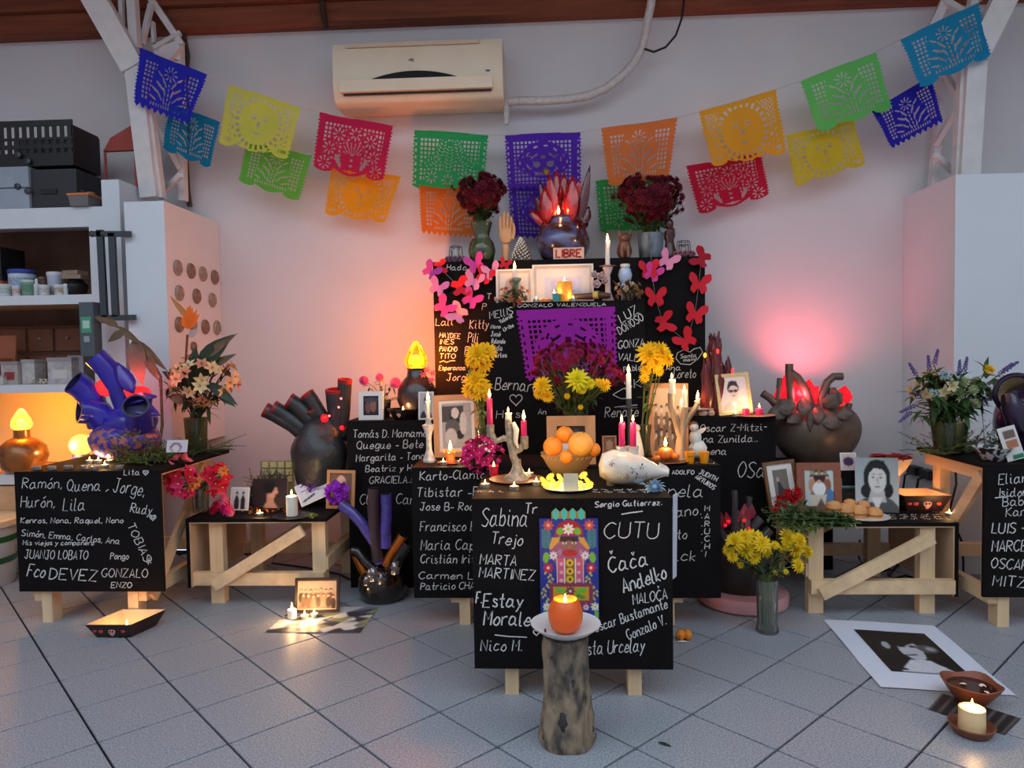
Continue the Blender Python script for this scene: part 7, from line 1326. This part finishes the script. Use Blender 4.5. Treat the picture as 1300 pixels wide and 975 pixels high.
picture('dark_photo_card', 'dark green photo tucked behind the girl portrait', 1080, 640, 3.72, 30, 40, 0, WHITEF, [('bg', (30, 32, 30)), ('r', 0, 0, 1, .3, (120, 150, 140)), ('e', .6, .7, .3, .3, (60, 54, 48)), ('noise', .3)], zb=ZRL, res=18)
m = M(); m.box((1.50, 3.735, ZRL), (1.62, 3.80, ZRL+.2)); tag(obj('block_stand', m, BLACK, origin=(1.56, 3.76, ZRL), smooth=False), 'black block raising the small colour photo', 'block')
b = PY(1131, 600, 3.80); R = thing('cloth_bowl', 'white bowl on a dark cup with a red cloth in it', 'bowl', on(1131, 3.80, ZRL)); kk = MPP(3.8)
bb = on(1131, 3.80, ZRL); H0 = PY(1131, 602, 3.8)[2]-ZRL; m = M(); m.lathe([(.05, 0), (.045, .01), (.035, H0*.5), (.045, H0)], bb, 18); obj('cup', m, mat('violet_band_cup', (96, 80, 110), .4, col2=(190, 140, 120), scale=8), R)
m = M(); m.lathe([(.045, H0), (.07, H0+.03), (.1, H0+.085), (.104, H0+.09), (.095, H0+.085), (.06, H0+.03), (0, H0+.02)], bb, 24); obj('bowl', m, mat('cream_bowl', (220, 196, 168), .4), R); m = M(); rs = random.Random(3)
for i in range(30): a = 2*pi*i/30; m.leaf(bb+np.array([.05*cos(a), .05*sin(a), H0+.09]), (cos(a)+rs.gauss(0, .4), sin(a), rs.uniform(-.1, .4)), .06, .05, .3, seg=2)
obj('red_cloth', m, mat('red_cloth', (180, 44, 50), .8, var=.2, scale=40), R, kind='stuff')
def boat_bowl(lb, p_, w, h, d, lab2, skew=.0, glow=.9):
    R = thing('skull_bowl', lb, 'bowl', p_); wt, dt = w/2, d/2; wb, db = w*.36, d*.36
    V = lambda a, c_, z: np.array([p_[0]+a+skew*c_, p_[1]+c_, p_[2]+z]); o_ = [V(-wb, -db, 0), V(wb, -db, 0), V(wb, db, 0), V(-wb, db, 0), V(-wt, -dt, h), V(wt, -dt, h), V(wt, dt, h), V(-wt, dt, h)]; e = .9
    i_ = [V(-wb*e, -db*e, .01), V(wb*e, -db*e, .01), V(wb*e, db*e, .01), V(-wb*e, db*e, .01), V(-wt*.96, -dt*.96, h), V(wt*.96, -dt*.96, h), V(wt*.96, dt*.96, h), V(-wt*.96, dt*.96, h)]
    m = M(); m.add(o_, [(3, 2, 1, 0), (0, 1, 5, 4), (1, 2, 6, 5), (2, 3, 7, 6), (3, 0, 4, 7)]); obj('shell', m, mat('dark_red_print', (54, 22, 24), .45, col2=(24, 14, 16), scale=24), R, smooth=False)
    m = M(); m.add(i_+o_[4:], [(0, 1, 2, 3), (4, 5, 1, 0), (5, 6, 2, 1), (6, 7, 3, 2), (7, 4, 0, 3), (8, 9, 5, 4), (9, 10, 6, 5), (10, 11, 7, 6), (11, 8, 4, 7)]); obj('lining', m, mat('cream_lining', (226, 186, 140), .5), R, smooth=False)
    for x_, s_ in ((.06, 1.0), (-.5, .5), (.62, .45), (-.8, .4)):
        c_ = (o_[0]*(1-x_)/2+o_[1]*(1+x_)/2)*.5+(o_[4]*(1-x_)/2+o_[5]*(1+x_)/2)*.5+np.array([0, -.001, 0]); nrm = np.cross(o_[1]-o_[0], o_[4]-o_[0]); m = M()
        if s_ == 1.0:
            fr_ = frame_of(-nrm); m.ball(c_, (h*.24, .003, h*.26), 12, 8); m.ball(c_-np.array([0, -.004, h*.2]), (h*.14, .003, h*.14), 10, 6); sk = obj('painted_skull', m, mat('pink_skull_paint', (214, 150, 140), .5), R); m = M(); [m.ball(c_+np.array([sg*h*.09, -.004, 0]), (h*.06, .002, h*.07), 8, 6) for sg in (-1, 1)]; obj('eye_socket', m, mat('dark_red_print', (54, 22, 24)), sk)
        else: m.ball(c_, (h*.16*s_*2, .002, h*.14*s_*2), 8, 6); obj('painted_flower', m, mat('rose_paint', (190, 60, 50), .5), R)
    m = M(); m.lathe([(.018, .01), (.018, .024), (0, .024)], p_, 12); obj('candle_stub', m, IVORY, R); flame(R, p_+np.array([0, 0, .026]), .03, glow); return R
p_ = PZ(1169, 648, ZRL); kk = MPP(p_[1]); boat_bowl('square dark bowl painted with a skull on the bread table', p_+np.array([0, .05, 0]), 58*kk, .085, .2, '', -.1)
tealight('tea light at the corner of the bread table', PZ(1205, 655, ZRL), True, 1.0)
m = M(); m.box((1.20, 4.16, 0), (1.62, 4.5, .60)); tag(obj('pedestal', m, BLACK, origin=(1.41, 4.3, 0), smooth=False), 'black pedestal under the bronze heart', 'pedestal')
rdm2 = fmesh('pom', (196, 26, 34)); R = thing('red_carnations', 'red carnations lying by the dark gilt frame on the low table', 'flowers', PZ(1000, 646, ZRL) if False else on(1004, 3.6, ZRL)); [inst('bloom', rdm2, R, PY(u, v, 3.58), None, s_*MPP(3.6)) for u, v, s_ in ((990, 636, 9), (1001, 628, 9), (1012, 626, 9), (986, 646, 7), (1007, 634, 8), (996, 641, 7))]; m = M(); m.tube([PY(1010, 634, 3.6), PY(1030, 646, 3.58), PY(1050, 652, 3.55)], .004, 5); obj('stem', m, STEM, R)

# ================================================================ bronze heart on its pedestal
b = on(1035, 4.33, .60); b[1] = 4.33; y0 = 4.33; k = MPP(y0); q_ = lambda u, v, dy=0: PY(u, v, y0+dy); R = thing('bronze_heart', 'wide dark bronze clay heart with red glass shards and bent pipes', 'sculpture', np.array([q_(1035, 560)[0], y0, .60]))
BRZ = mat('bronze_clay', (112, 96, 82), .36, metal=.3, var=.25, scale=10, bump=.25); c0 = q_(1036, 548); m = M(); m.lathe([(.15, .60-c0[2]), (.22, -.10), (.255, -.02), (.25, .06), (.2, .13), (.12, .17), (0, .18)], c0, 36, sub=4, sy=.62, wob=wobn(.015, 12)); obj('body', m, BRZ, R)
for P_, r_ in (([(1010, 530), (990, 520), (978, 506), (968, 499)], 6), ([(1005, 520), (1003, 490), (1002, 475), (1002, 462)], 6), ([(1030, 520), (1022, 495), (1012, 480), (1004, 474)], 7), ([(1045, 525), (1043, 505), (1050, 485), (1058, 478), (1069, 478)], 6), ([(1058, 525), (1056, 505), (1056, 492)], 6), ([(1072, 535), (1076, 522), (1078, 512)], 5), ([(985, 525), (988, 500), (990, 480)], 4)):
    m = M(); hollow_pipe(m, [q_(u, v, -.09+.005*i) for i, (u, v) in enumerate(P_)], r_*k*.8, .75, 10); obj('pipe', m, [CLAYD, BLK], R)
REDG = mat('red_lit_shard', (206, 22, 34), .25, emit=.8, ecol=(255, 24, 40))
for u0, v0, u1, v1, w in ((998, 525, 1000, 474, 34), (1006, 525, 1012, 478, 30), (988, 518, 996, 486, 18), (1022, 510, 1028, 482, 24), (1022, 508, 1040, 490, 18), (1066, 512, 1074, 490, 24), (1068, 508, 1082, 504, 14), (1066, 524, 1068, 508, 9), (1034, 512, 1046, 500, 12)):
    a_, e_ = q_(u0, v0, -.06), q_(u1, v1, -.1); m = M(); m.leaf(a_, e_-a_, np.linalg.norm(e_-a_), w*k, .1, up=(0, -1, .2), seg=3); sh = obj('red_shard', m, REDG, R)
FOL = mat('dark_leaf_clay', (92, 78, 68), .5, var=.3, scale=26, bump=.8)
for u0, v0, u1, v1, w in ((1000, 520, 975, 527, 20), (1010, 518, 1032, 516, 24), (1030, 530, 1048, 526, 22), (1040, 535, 1072, 530, 26), (1050, 520, 1062, 500, 20), (1060, 525, 1085, 524, 18), (1018, 525, 1000, 535, 18), (1028, 520, 1030, 548, 9), (985, 522, 1010, 510, 22), (1060, 505, 1068, 500, 22)):
    a_, e_ = q_(u0, v0, -.14), q_(u1, v1, -.17); m = M(); m.leaf(a_, e_-a_, np.linalg.norm(e_-a_)*1.05, w*k, .15, up=(0, -1, .5), seg=4); sh = obj('clay_leaf', m, FOL, R, ang=70); sd = sh.modifiers.new('t', 'SOLIDIFY'); sd.thickness = .006
lamp('inner_red_light', R, q_(1020, 500, -.12), 2.0, (1, .10, .13), .03)  # second light at the heart's front, added to redden the cabinet side
sl = bpy.data.lights.new('inner_red_spot', 'SPOT'); sl.energy = 17; sl.color = (1, .12, .16); sl.spot_size = radians(125); sl.spot_blend = 1.0; sl.shadow_soft_size = .02; so = bpy.data.objects.new('inner_red_spot', sl); COL.objects.link(so); so.parent = R
a_ = q_(1022, 486, -.02); so.location = (a_-rootloc(R)).tolist(); dv = Vector((PY(1030, 372, WALL)-a_).tolist()); so.rotation_euler = dv.to_track_quat('-Z', 'Y').to_euler()

# ================================================================ table of the wild flowers
b = on(1205, 3.62, ZR); R = thing('wild_bouquet', 'loose wild bouquet with lavender and pale blooms in a glass jar', 'flowers', b); m = M(); m.lathe([(.055, 0), (.065, .006), (.08, .12), (.085, .16), (.08, .16), (.074, .12), (.06, .014), (0, .012)], b, 22); obj('jar', m, glass('olive_glass', (200, 206, 176), .05, .06), R)
lv = fmesh('spike', (112, 96, 158), (90, 100, 60)); cm = fmesh('open', (222, 206, 160), (190, 170, 90)); gm_ = fmesh('pom', (170, 180, 130)); bl = fmesh('small', (170, 190, 200))
hd = [(cm, p_, d, .04) for p_, d in blob(16, 1190, 492, 34, 18, 3.6, .1, 71)]+[(gm_, p_, d, .026) for p_, d in blob(10, 1215, 498, 40, 22, 3.6, .1, 72)]+[(bl, PY(u, v, 3.55), (0, -1, .4), .03) for u, v in ((1200, 476), (1213, 482), (1185, 500))]
hd += [(lv, PY(u, v, 3.58), d, .034) for u, v, d in ((1163, 476, (-.5, -.2, .7)), (1218, 476, (0, 0, 1)), (1224, 472, (.2, 0, 1)), (1270, 474, (.8, 0, .7)), (1160, 515, (-1, 0, -.5)), (1155, 524, (-1, -.2, -.8)), (1172, 502, (-1, -.2, .2)), (1212, 488, (.1, -.4, .8)), (1180, 470, (-.1, 0, 1)), (1245, 508, (.8, -.2, .1)), (1276, 470, (.9, 0, .6)), (1186, 462, (.2, 0, .8)))]
hd += [(fmesh('mum', (240, 190, 30)), PY(1256, 469, 3.56), (.2, -.7, .7), .03)]
bouquet(R, b+np.array([0, 0, .15]), hd, 9, 420, LEAF, (.095, .03), into=.13, stemr=.0026)
sprigs('rosemary', 'tangle of rosemary twigs covering the table behind the painted bowl', 'greenery', [PZ(u, v, ZR+.005) for u, v in ((1185, 574), (1205, 576), (1225, 573), (1245, 571), (1262, 570), (1280, 569), (1290, 572), (1215, 570))], 170, .19, .02, .006, 31, LEAFD, dirs=(.1, -.05, .5), spread=.8, leaves=14, droop=.2)
b = PZ(1260, 585, ZR); kk = MPP(b[1]); R = thing('painted_bowl', 'small black and white painted ceramic bowl at the table edge', 'bowl', b); m = M(); m.lathe([(.035, 0), (.04, .004), (.07, .05), (.083, .066), (.079, .066), (.06, .04), (0, .012)], b, 28); obj('bowl', m, mat('black_white_pattern', (206, 206, 206), .3, col2=(44, 44, 48), scale=44, thr=(.47, .53), detail=1), R)
b = on(1290, 3.55, ZR); R = thing('night_sphere', 'dark violet split ceramic sphere with a pale gilded inside', 'sculpture', b); y0 = 3.55; k = MPP(y0); q_ = lambda u, v, dy=0: PY(u, v, y0+dy); NV = mat('night_glaze', (40, 26, 52), .25, var=.3, scale=8, coat=.4)
m = M(); c0 = q_(1304, 533); m.ball(c0, (36*k, .13, max(.05, c0[2]-ZR)), 26, 14); obj('lower_sphere', m, NV, R); m = M(); th = np.linspace(.0, 2*pi, 30); m.tube([q_(1287+28*cos(t)+4, 500+24*sin(t), -.05+.03*sin(t)) for t in th], .012, 8, False); obj('rim', m, NV, R)
m = M(); V = [q_(1291+27*cos(t), 500+23*sin(t), -.03) for t in th[:-1]]; V2 = [q_(1291+13*cos(t), 503+9*sin(t), .05) for t in th[:-1]]; n = len(V); m.add(V+V2, [(i, (i+1) % n, (i+1) % n+n, i+n) for i in range(n)]); obj('gilded_inside', m, mat('pale_gilt', (220, 190, 140), .35, metal=.3, var=.15, scale=12), R)
m = M(); m.tube([q_(1296, 540, -.08), q_(1286, 515, -.1), q_(1282, 505, -.1), q_(1290, 497, -.06)], [.06, .05, .035, .01], 12); obj('lobe', m, NV, R)
picture('photo_strip', 'curled strip of small colour photos at the table edge', 1291, 586, 3.34, 22, 42, 0, WHITEF, [('bg', (216, 210, 204)), ('r', .2, .1, .9, .35, (110, 90, 80)), ('r', .2, .4, .9, .65, (170, 110, 80)), ('r', .3, .85, 1, 1, (40, 120, 90)), ('noise', .25)], zb=ZR, lean=.15, tilt=-.25, mount=1, res=22)
for lb, u, P_ in (('black plug transformer on the wall beside the bread table', 1160, [(1160, 600), (1149, 603), (1146, 625), (1144, 640)]), ('second black plug transformer nearer the pine leg', 1177, [(1177, 605), (1166, 608), (1163, 625), (1162, 640)])):
    R = thing('plug_adapter', lb, 'plug', PX(u, 602, 2.19)); c0 = PX(u, P_[0][1]-3, 2.19); m = M(); m.box((-.02, -.05, -.025), (.03, .05, .025), None, c0); obj('adapter', m, BLK, R, smooth=False); m = M(); m.tube([PX(a, v, 2.19) for a, v in P_]+[PX(P_[-1][0], 700, 2.19)], .007, 6); obj('cord', m, BLK, R)

# ================================================================ things on the floor
y0 = 3.665; k = MPP(y0); q_ = lambda u, v, dy=0: PY(u, v, y0+dy); R = thing('pipe_pot', 'squat glossy black pot with violet and bronze pipes on the floor', 'sculpture', np.array([q_(486, 740)[0], y0, 0])); GB = mat('gloss_black_bronze', (40, 32, 30), .16, metal=.4, var=.4, scale=14, bump=.3, coat=.5)
b = np.array([q_(486, 740)[0], y0, 0.]); m = M(); m.lathe([(.09, 0), (.115, .02), (.128, .07), (.125, .12), (.1, .16), (.07, .18), (0, .18)], b, 28, wob=wobn(.02, 20)); obj('pot', m, GB, R)
VI = mat('violet_pipe', (70, 60, 140), .25, var=.4, scale=18, coat=.4); COP = mat('copper_lustre', (200, 110, 40), .2, metal=.8)
for P_, r_, ma in (([(482, 715), (476, 690), (460, 665), (446, 650), (432, 640)], 7, VI), ([(480, 712), (476, 680), (474, 645), (475, 620)], 8, mat('maroon_pipe', (62, 40, 44), .3, coat=.3)), ([(490, 695), (490, 670), (491, 645), (490, 627)], 7.5, VI), ([(490, 718), (498, 702), (506, 690), (512, 680)], 7, COP), ([(474, 722), (462, 712), (453, 700), (447, 699)], 7, GB), ([(500, 720), (510, 702), (518, 690)], 8, GB), ([(468, 735), (460, 722), (452, 705)], 6, COP)):
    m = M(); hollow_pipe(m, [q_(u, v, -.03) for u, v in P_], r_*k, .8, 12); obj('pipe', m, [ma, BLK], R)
for u, v, s_ in ((475, 730, 9), (502, 722, 8), (466, 738, 6), (484, 735, 7), (470, 728, 5)): m = M(); m.ball(q_(u, v, -.11), s_*k, 9, 7, wob=wobn(.25, 5)); obj('silver_crust', m, mat('silver_crust', (150, 146, 146), .2, metal=.8, bump=.6, scale=40), R)
# patterned cloth, photo, tea lights
P4 = [PZ(337, 803), PZ(457, 804), PZ(481, 771), PZ(375, 771)]
ny_, nx_ = 26, 44; rs_ = np.random.RandomState(8); pts = rs_.rand(70, 2)*np.array([1, 1]); cc = [lin(c_) for c_ in ((206, 204, 206), (70, 76, 90), (150, 150, 100), (190, 186, 184), (120, 124, 136), (220, 216, 210), (60, 60, 66))]; cid = rs_.randint(0, 7, 70)
U, V = np.meshgrid((np.arange(nx_*2)+.5)/(nx_*2), (np.arange(ny_*2)+.5)/(ny_*2)); D = ((U[..., None]-pts[:, 0])*1.6+(V[..., None]-pts[:, 1])*.5)**2+((V[..., None]-pts[:, 1])*1.4)**2; A = np.array(cc)[cid[D.argmin(-1)]]
R = thing('patterned_cloth', 'grey and olive leaf patterned cloth spread under the group photo', 'cloth', np.mean(P4, 0)); raster_obj('cloth', A, P4[3], P4[2]-P4[3], P4[0]-P4[3], PRINT, R, warp=lambda U, V, P: ((1-V)[..., None]*((1-U)[..., None]*P4[3]+U[..., None]*P4[2])+V[..., None]*((1-U)[..., None]*P4[0]+U[..., None]*P4[1]))+np.stack([0*U, 0*U, .003+.0015*np.sin(U*17)*np.sin(V*13)], -1))
picture('framed_photo', 'dark framed sepia group photo standing on the floor', 402, 778, 3.45, 58, 44, 3.5, mat('dark_frame', (50, 30, 26), .4), group_photo((206, 176, 146), ((70, 50, 40), (110, 80, 62), (50, 36, 32), (150, 116, 92)), 7, 5, 2, (214, 176, 146)), zb=.005, lean=.15, yaw=.05, mount=1, res=56, mmat=mat('cream_mount', (220, 190, 160), .8))
candle('votive_candle', 'short white candle on the patterned cloth', PZ(371, 786)+np.array([0, 0, .005]), .045, .022, WAXW, fl=.03, glow=1.6, taper=.95)
for lb, u, v in (('tea light on the cloth beside the short white candle', 387, 786), ('tea light on the cloth nearest the dark framed group photo', 399, 784)): tealight(lb, PZ(u, v)+np.array([0, 0, .005]), True, 1.2, fl=.024)
p_ = PZ(155, 806); boat_bowl('square dark bowl painted with a skull on the floor by the cobalt heart table', p_+np.array([0, .04, 0]), 62*MPP(p_[1]), .07, .2, '', .28)
# bucket
b = np.array([PY(0, 690, 3.9)[0]-.13, 3.9, 0.]); R = thing('striped_bucket', 'white plastic bucket with two green bands beside the cobalt heart table', 'bucket', b); m = M(); m.lathe([(.165, 0), (.17, .01), (.2, .37), (.195, .375), (.16, .02), (0, .015)], b, 30); obj('bucket', m, mat('white_bucket', (206, 200, 196), .45), R)
for z in (.13, .25): m = M(); m.lathe([(.1705+z*.082, z), (.1745+(z+.035)*.082, z+.035)], b, 30); obj('green_band', m, mat('bucket_green', (36, 96, 40), .5), R)
m = M(); m.lathe([(.203, .335), (.208, .34), (.208, .372), (.2, .38), (0, .38)], b, 30); obj('lid', m, mat('cream_lid', (226, 196, 160), .5), R)
# yellow flowers in a glass vase on the floor
b = PZ(974, 802); R = thing('yellow_floor_bouquet', 'bright yellow chrysanthemums in a ribbed glass vase on the floor', 'flowers', b); m = M(); m.lathe([(.045, 0), (.05, .006), (.044, .05), (.046, .14), (.05, .24), (.047, .24), (.042, .14), (.04, .014), (0, .012)], b, 22); obj('vase', m, GLASS, R); m = M(); m.lathe([(.039, .015), (.041, .13), (0, .13)], b, 18); obj('water', m, glass('vase_water', (214, 222, 200), .02), R)
yb_ = fmesh('mum', (244, 210, 40)); y0 = b[1]; hd = [(yb_, PY(u, v, y0-.04+.03*(i % 4)), ((u-975)*.02, -1, .5), s_*MPP(y0)) for i, (u, v, s_) in enumerate([(933, 688, 13), (945, 683, 12), (957, 684, 13), (925, 698, 9), (967, 690, 12), (948, 698, 12), (958, 700, 12), (972, 699, 10), (930, 707, 8), (957, 708, 9), (940, 690, 10), (1000, 682, 12), (1015, 686, 11), (1010, 696, 12), (996, 696, 9), (1025, 700, 10), (1013, 718, 10), (984, 692, 6), (940, 717, 5), (1010, 706, 8), (998, 726, 4), (985, 727, 4), (988, 718, 3)])]
bouquet(R, b+np.array([0, 0, .23]), hd, 10, 60, LEAFD, (.06, .024), into=.2, stemr=.003)
# dark pot on a pink disc
b = PZ(945, 770); b = np.array([PY(945, 770, 3.6)[0], 3.62, 0.]); R = thing('pink_disc', 'round pink plinth under the big dark pot', 'plinth', b); m = M(); m.lathe([(.2, 0), (.215, .01), (.22, .05), (.21, .07), (0, .07)], b, 36); obj('plinth', m, mat('pink_plinth', (206, 150, 152), .5, var=.06, scale=10), R)
b = b+np.array([0, .0, .071]); R = thing('dark_pot', 'big dark brown pot with dark pipes and red shards behind the yellow flowers', 'pot', b); m = M(); m.lathe([(.14, 0), (.165, .05), (.175, .13), (.165, .22), (.12, .27), (0, .28)], b, 30, sy=.85); obj('pot', m, mat('umber_clay', (44, 34, 32), .45, var=.3, scale=12), R); q_ = lambda u, v, dy=0: PY(u, v, 3.56+dy); k = MPP(3.56)
for P_, r_ in (([(930, 690), (932, 660), (933, 640), (932, 622)], 4), ([(948, 680), (950, 650), (951, 630)], 4), ([(960, 690), (970, 680), (978, 672)], 6), ([(955, 670), (962, 662), (966, 658)], 6), ([(925, 690), (912, 670)], 5)):
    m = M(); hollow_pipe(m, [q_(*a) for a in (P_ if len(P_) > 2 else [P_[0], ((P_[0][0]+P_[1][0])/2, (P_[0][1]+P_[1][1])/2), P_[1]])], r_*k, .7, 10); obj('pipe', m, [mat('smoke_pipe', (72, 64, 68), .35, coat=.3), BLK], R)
for u0, v0, u1, v1, w, c_ in ((945, 668, 946, 640, 16, (150, 40, 60)), (940, 680, 938, 648, 14, (70, 56, 54)), (952, 660, 955, 640, 12, (130, 44, 60)), (920, 672, 914, 648, 9, (110, 20, 40)), (948, 672, 944, 655, 12, (104, 92, 86)), (926, 668, 922, 650, 8, (140, 20, 50))):
    a_, e_ = q_(u0, v0, -.08), q_(u1, v1, -.1); m = M(); m.leaf(a_, e_-a_, np.linalg.norm(e_-a_), w*k, .1, up=(0, -1, .2)); obj('shard', m, mat('shard_%d_%d_%d' % c_, c_, .4, coat=.3), R)
for u, v in ((945, 661), (951, 671), (921, 667), (925, 662)): m = M(); m.ball(q_(u, v, -.11), .008, 7, 5); obj('lit_hole', m, mat('ember_red', (230, 20, 30), .3, emit=1.6, ecol=(255, 20, 30)), R)
# large print on the floor
c4 = [PZ(1045, 787), PZ(1185, 794), PZ(1290, 884), PZ(1118, 874)]; R = thing('floor_print', 'large unframed black and white portrait print lying on the floor', 'photograph', np.mean(c4, 0))
bil = lambda U, V, z: ((1-V)[..., None]*((1-U)[..., None]*c4[0]+U[..., None]*c4[1])+V[..., None]*((1-U)[..., None]*c4[3]+U[..., None]*c4[2]))+np.stack([0*U, 0*U, z+.004*np.abs(np.sin(V*pi*1.5))*np.abs(U-.5)*2+.002*np.sin(U*5)], -1)
raster_obj('paper', np.tile(np.array(lin((214, 218, 232))), (12, 12, 1)), c4[0], c4[1]-c4[0], c4[3]-c4[0], PRINT, R, warp=lambda U, V, P: bil(U, V, .002))
PS = [('bg', (22, 20, 22)), ('e', .42, .42, .3, .3, (30, 28, 30)), ('e', .5, .45, .2, .3, (186, 186, 194)), ('e', .42, .2, .3, .17, (24, 22, 24)), ('e', .3, .4, .1, .28, (26, 24, 26)), ('re', .26, .38, .05, .09, 0.2, (170, 170, 178)), ('e', .47, .38, .06, .03, (30, 28, 30)), ('e', .62, .38, .05, .03, (40, 38, 40)), ('p', [(.34, .5), (.48, .7), (.3, .72)], (20, 18, 20)), ('p', [(.2, .92), (.4, .72), (.66, .7), (.9, .98), (.15, .99)], (200, 202, 210)), ('e', .8, .42, .14, .1, (80, 80, 86)), ('e', .84, .42, .06, .05, (150, 150, 158)), ('l', .42, .6, .56, .58, .015, (60, 56, 58)), ('e', .2, .93, .06, .03, (20, 20, 20)), ('noise', .3)]
raster_obj('print', paint(PS, 64, 64), c4[0], c4[1]-c4[0], c4[3]-c4[0], PRINT, R, warp=lambda U, V, P: bil(.20+U*.62, .17+V*.62, .0032))
# striped mat, clay bowl, candle dish at the corner
m4 = [PZ(1178, 901), PZ(1196, 881), PZ(1296, 913), PZ(1276, 934)]; R = thing('striped_mat', 'small dark woven mat with pale stripes under the clay bowl', 'mat', np.mean(m4, 0)); A = np.tile(np.array(lin((44, 38, 38))), (10, 44, 1)); A[:, ::6] = lin((110, 100, 96)); raster_obj('weave', A, m4[1], m4[2]-m4[1], m4[0]-m4[1], PRINT, R, warp=lambda U, V, P: ((1-V)[..., None]*((1-U)[..., None]*m4[1]+U[..., None]*m4[2])+V[..., None]*((1-U)[..., None]*m4[0]+U[..., None]*m4[3]))+np.array([0, 0, .003]))
b = PZ(1233, 892)+np.array([0, .0, .004]); R = thing('clay_bowl', 'four lobed red clay bowl with white petals floating in it', 'bowl', b); CLR = mat('red_clay', (120, 66, 44), .5, var=.15, scale=20); m = M(); m.lathe([(.04, 0), (.05, .005), (.075, .04), (.095, .072), (.09, .074), (.07, .045), (0, .03)], b, 32, wob=lambda V: .07*np.abs(np.cos(2*np.arctan2(V[:, 1], V[:, 0])+pi/2))*0+.06*np.cos(4*np.arctan2(V[:, 1], V[:, 0]))*(V[:, 2] > .03)*-1); obj('bowl', m, CLR, R)
m = M(); m.lathe([(0, .056), (.076, .057)], b, 24); obj('water', m, mat('dark_water', (66, 34, 24), .05), R)
for u, v in ((1221, 877), (1243, 868), (1249, 877), (1228, 869), (1245, 872)): m = M(); p_ = PZ(u, v, b[2]+.06); m.leaf(p_, (cos(u), sin(u), .15), .026, .014, .2, seg=2); obj('petal', m, WAXW, R)
b = PZ(1236, 933)+np.array([0, .01, .0]); R = thing('clay_saucer', 'deep brown clay saucer holding a glowing candle on the floor', 'saucer', b); m = M(); m.lathe([(.05, 0), (.055, .004), (.068, .03), (.064, .032), (.05, .012), (0, .01)], b, 26, wob=wobn(.03, 40)); obj('saucer', m, CLR, R)
candle('pillar_candle', 'glowing white pillar candle in the clay saucer', b+np.array([0, 0, .0105]), .078, .040, mat('lit_ivory_wax', (246, 214, 164), .4, sss=.9), fl=.025, glow=2.2, taper=.97)
# split orange and small rubbish on the floor
for lb, u in (('half of an orange lying by the table leg', 864), ('second orange half leaning on the first by the table leg', 873)):
    b = PZ(u, 812); T = thing('orange_half', lb, 'orange', b); m = M(); m.ball(b+np.array([0, 0, .022]), (.02, .024, .024), 14, 10); obj('peel', m, ORA, T); m = M(); m.ball(b+np.array([0, -.016, .018]), (.012, .012, .014), 10, 7); obj('flesh', m, mat('orange_flesh', (206, 120, 30), .4), T)
m = M(); b = PZ(868, 816); m.leaf(b+np.array([-.03, 0, .004]), (1, .1, 0), .06, .02, .05); tag(obj('white_peel', m, WAXW, origin=b), 'scrap of white peel before the orange halves', 'scrap')
m = M(); b = PZ(835, 943); m.leaf(b+np.array([0, 0, .003]), (1, -.6, 0), .05, .016, .05); tag(obj('fallen_leaf', m, LEAFD, origin=b), 'single fallen dark leaf on the floor tiles', 'leaf')
# cables under the low tables
for lb, P_, r in (('black cable snaking on the floor under the bread table', [(1098, 690, 4.2), (1092, 705, 4.0), (1100, 716, 3.9)], 0), ('coiled black cable heap on the floor under the bread table', None, 1), ('black cable running from the low pine table to the pipe pot', None, 2), ('black cable hanging behind the wild flower table', None, 3)):
    m = M()
    if r == 0: pts = [PY(1092, 685, 4.4), PY(1088, 700, 4.4), PY(1092, 712, 4.35), PZ(1100, 722)+np.array([0, 0, .006])]
    elif r == 1: pts = [PZ(u, v)+np.array([0, 0, .007]) for u, v in ((1106, 712), (1122, 716), (1130, 724), (1110, 728), (1104, 722), (1124, 720), (1142, 716), (1128, 730), (1134, 736), (1150, 732), (1168, 738))]
    elif r == 2: pts = [PY(368, 685, 4.3), PY(352, 700, 4.2), PZ(345, 716)+np.array([0, 0, .006]), PZ(390, 722)+np.array([0, 0, .006]), PZ(430, 730)+np.array([0, 0, .006]), PZ(452, 740)+np.array([0, 0, .006])]
    else: pts = [PY(1213, 590, 4.03), PY(1214, 615, 4.03), PY(1205, 650, 4.03), PY(1222, 690, 4.03), PY(1223, 715, 4.03)]; pts.append(np.array([pts[-1][0], 4.03, .006]))
    m.tube(pts, .006, 6); tag(obj('power_cable', m, BLK, origin=pts[-1]), lb, 'cable')
# chalk scribbles on the table tops
def top_scribble(tab, z, u0, v0, u1, v1, rows, seed):
    r = random.Random(seed); par = [o for o in tab.children if o.name.startswith('table_top')][0]
    for j in range(rows):
        v = v0+(v1-v0)*(j+.5)/rows; u = u0
        while u < u1:
            n = r.randint(5, 9); w = r.uniform(7, 13); P_ = [PZ(u+w*i/n, v+r.uniform(-1.1, 1.1), z+.0012) for i in range(n)]; m = M(); ribbon(m, P_, np.array([0, 0, 1.]), .004); obj('chalk_scribble', m, CHALK, par, smooth=False); u += w+r.uniform(3, 6)
top_scribble(TF, ZF, 606, 622, 640, 626, 1, 1); top_scribble(TF, ZF, 752, 620, 815, 626, 2, 2); top_scribble(TRL, ZRL, 1128, 652, 1200, 660, 3, 3); top_scribble(TM, ZM, 868, 586, 900, 590, 1, 4)
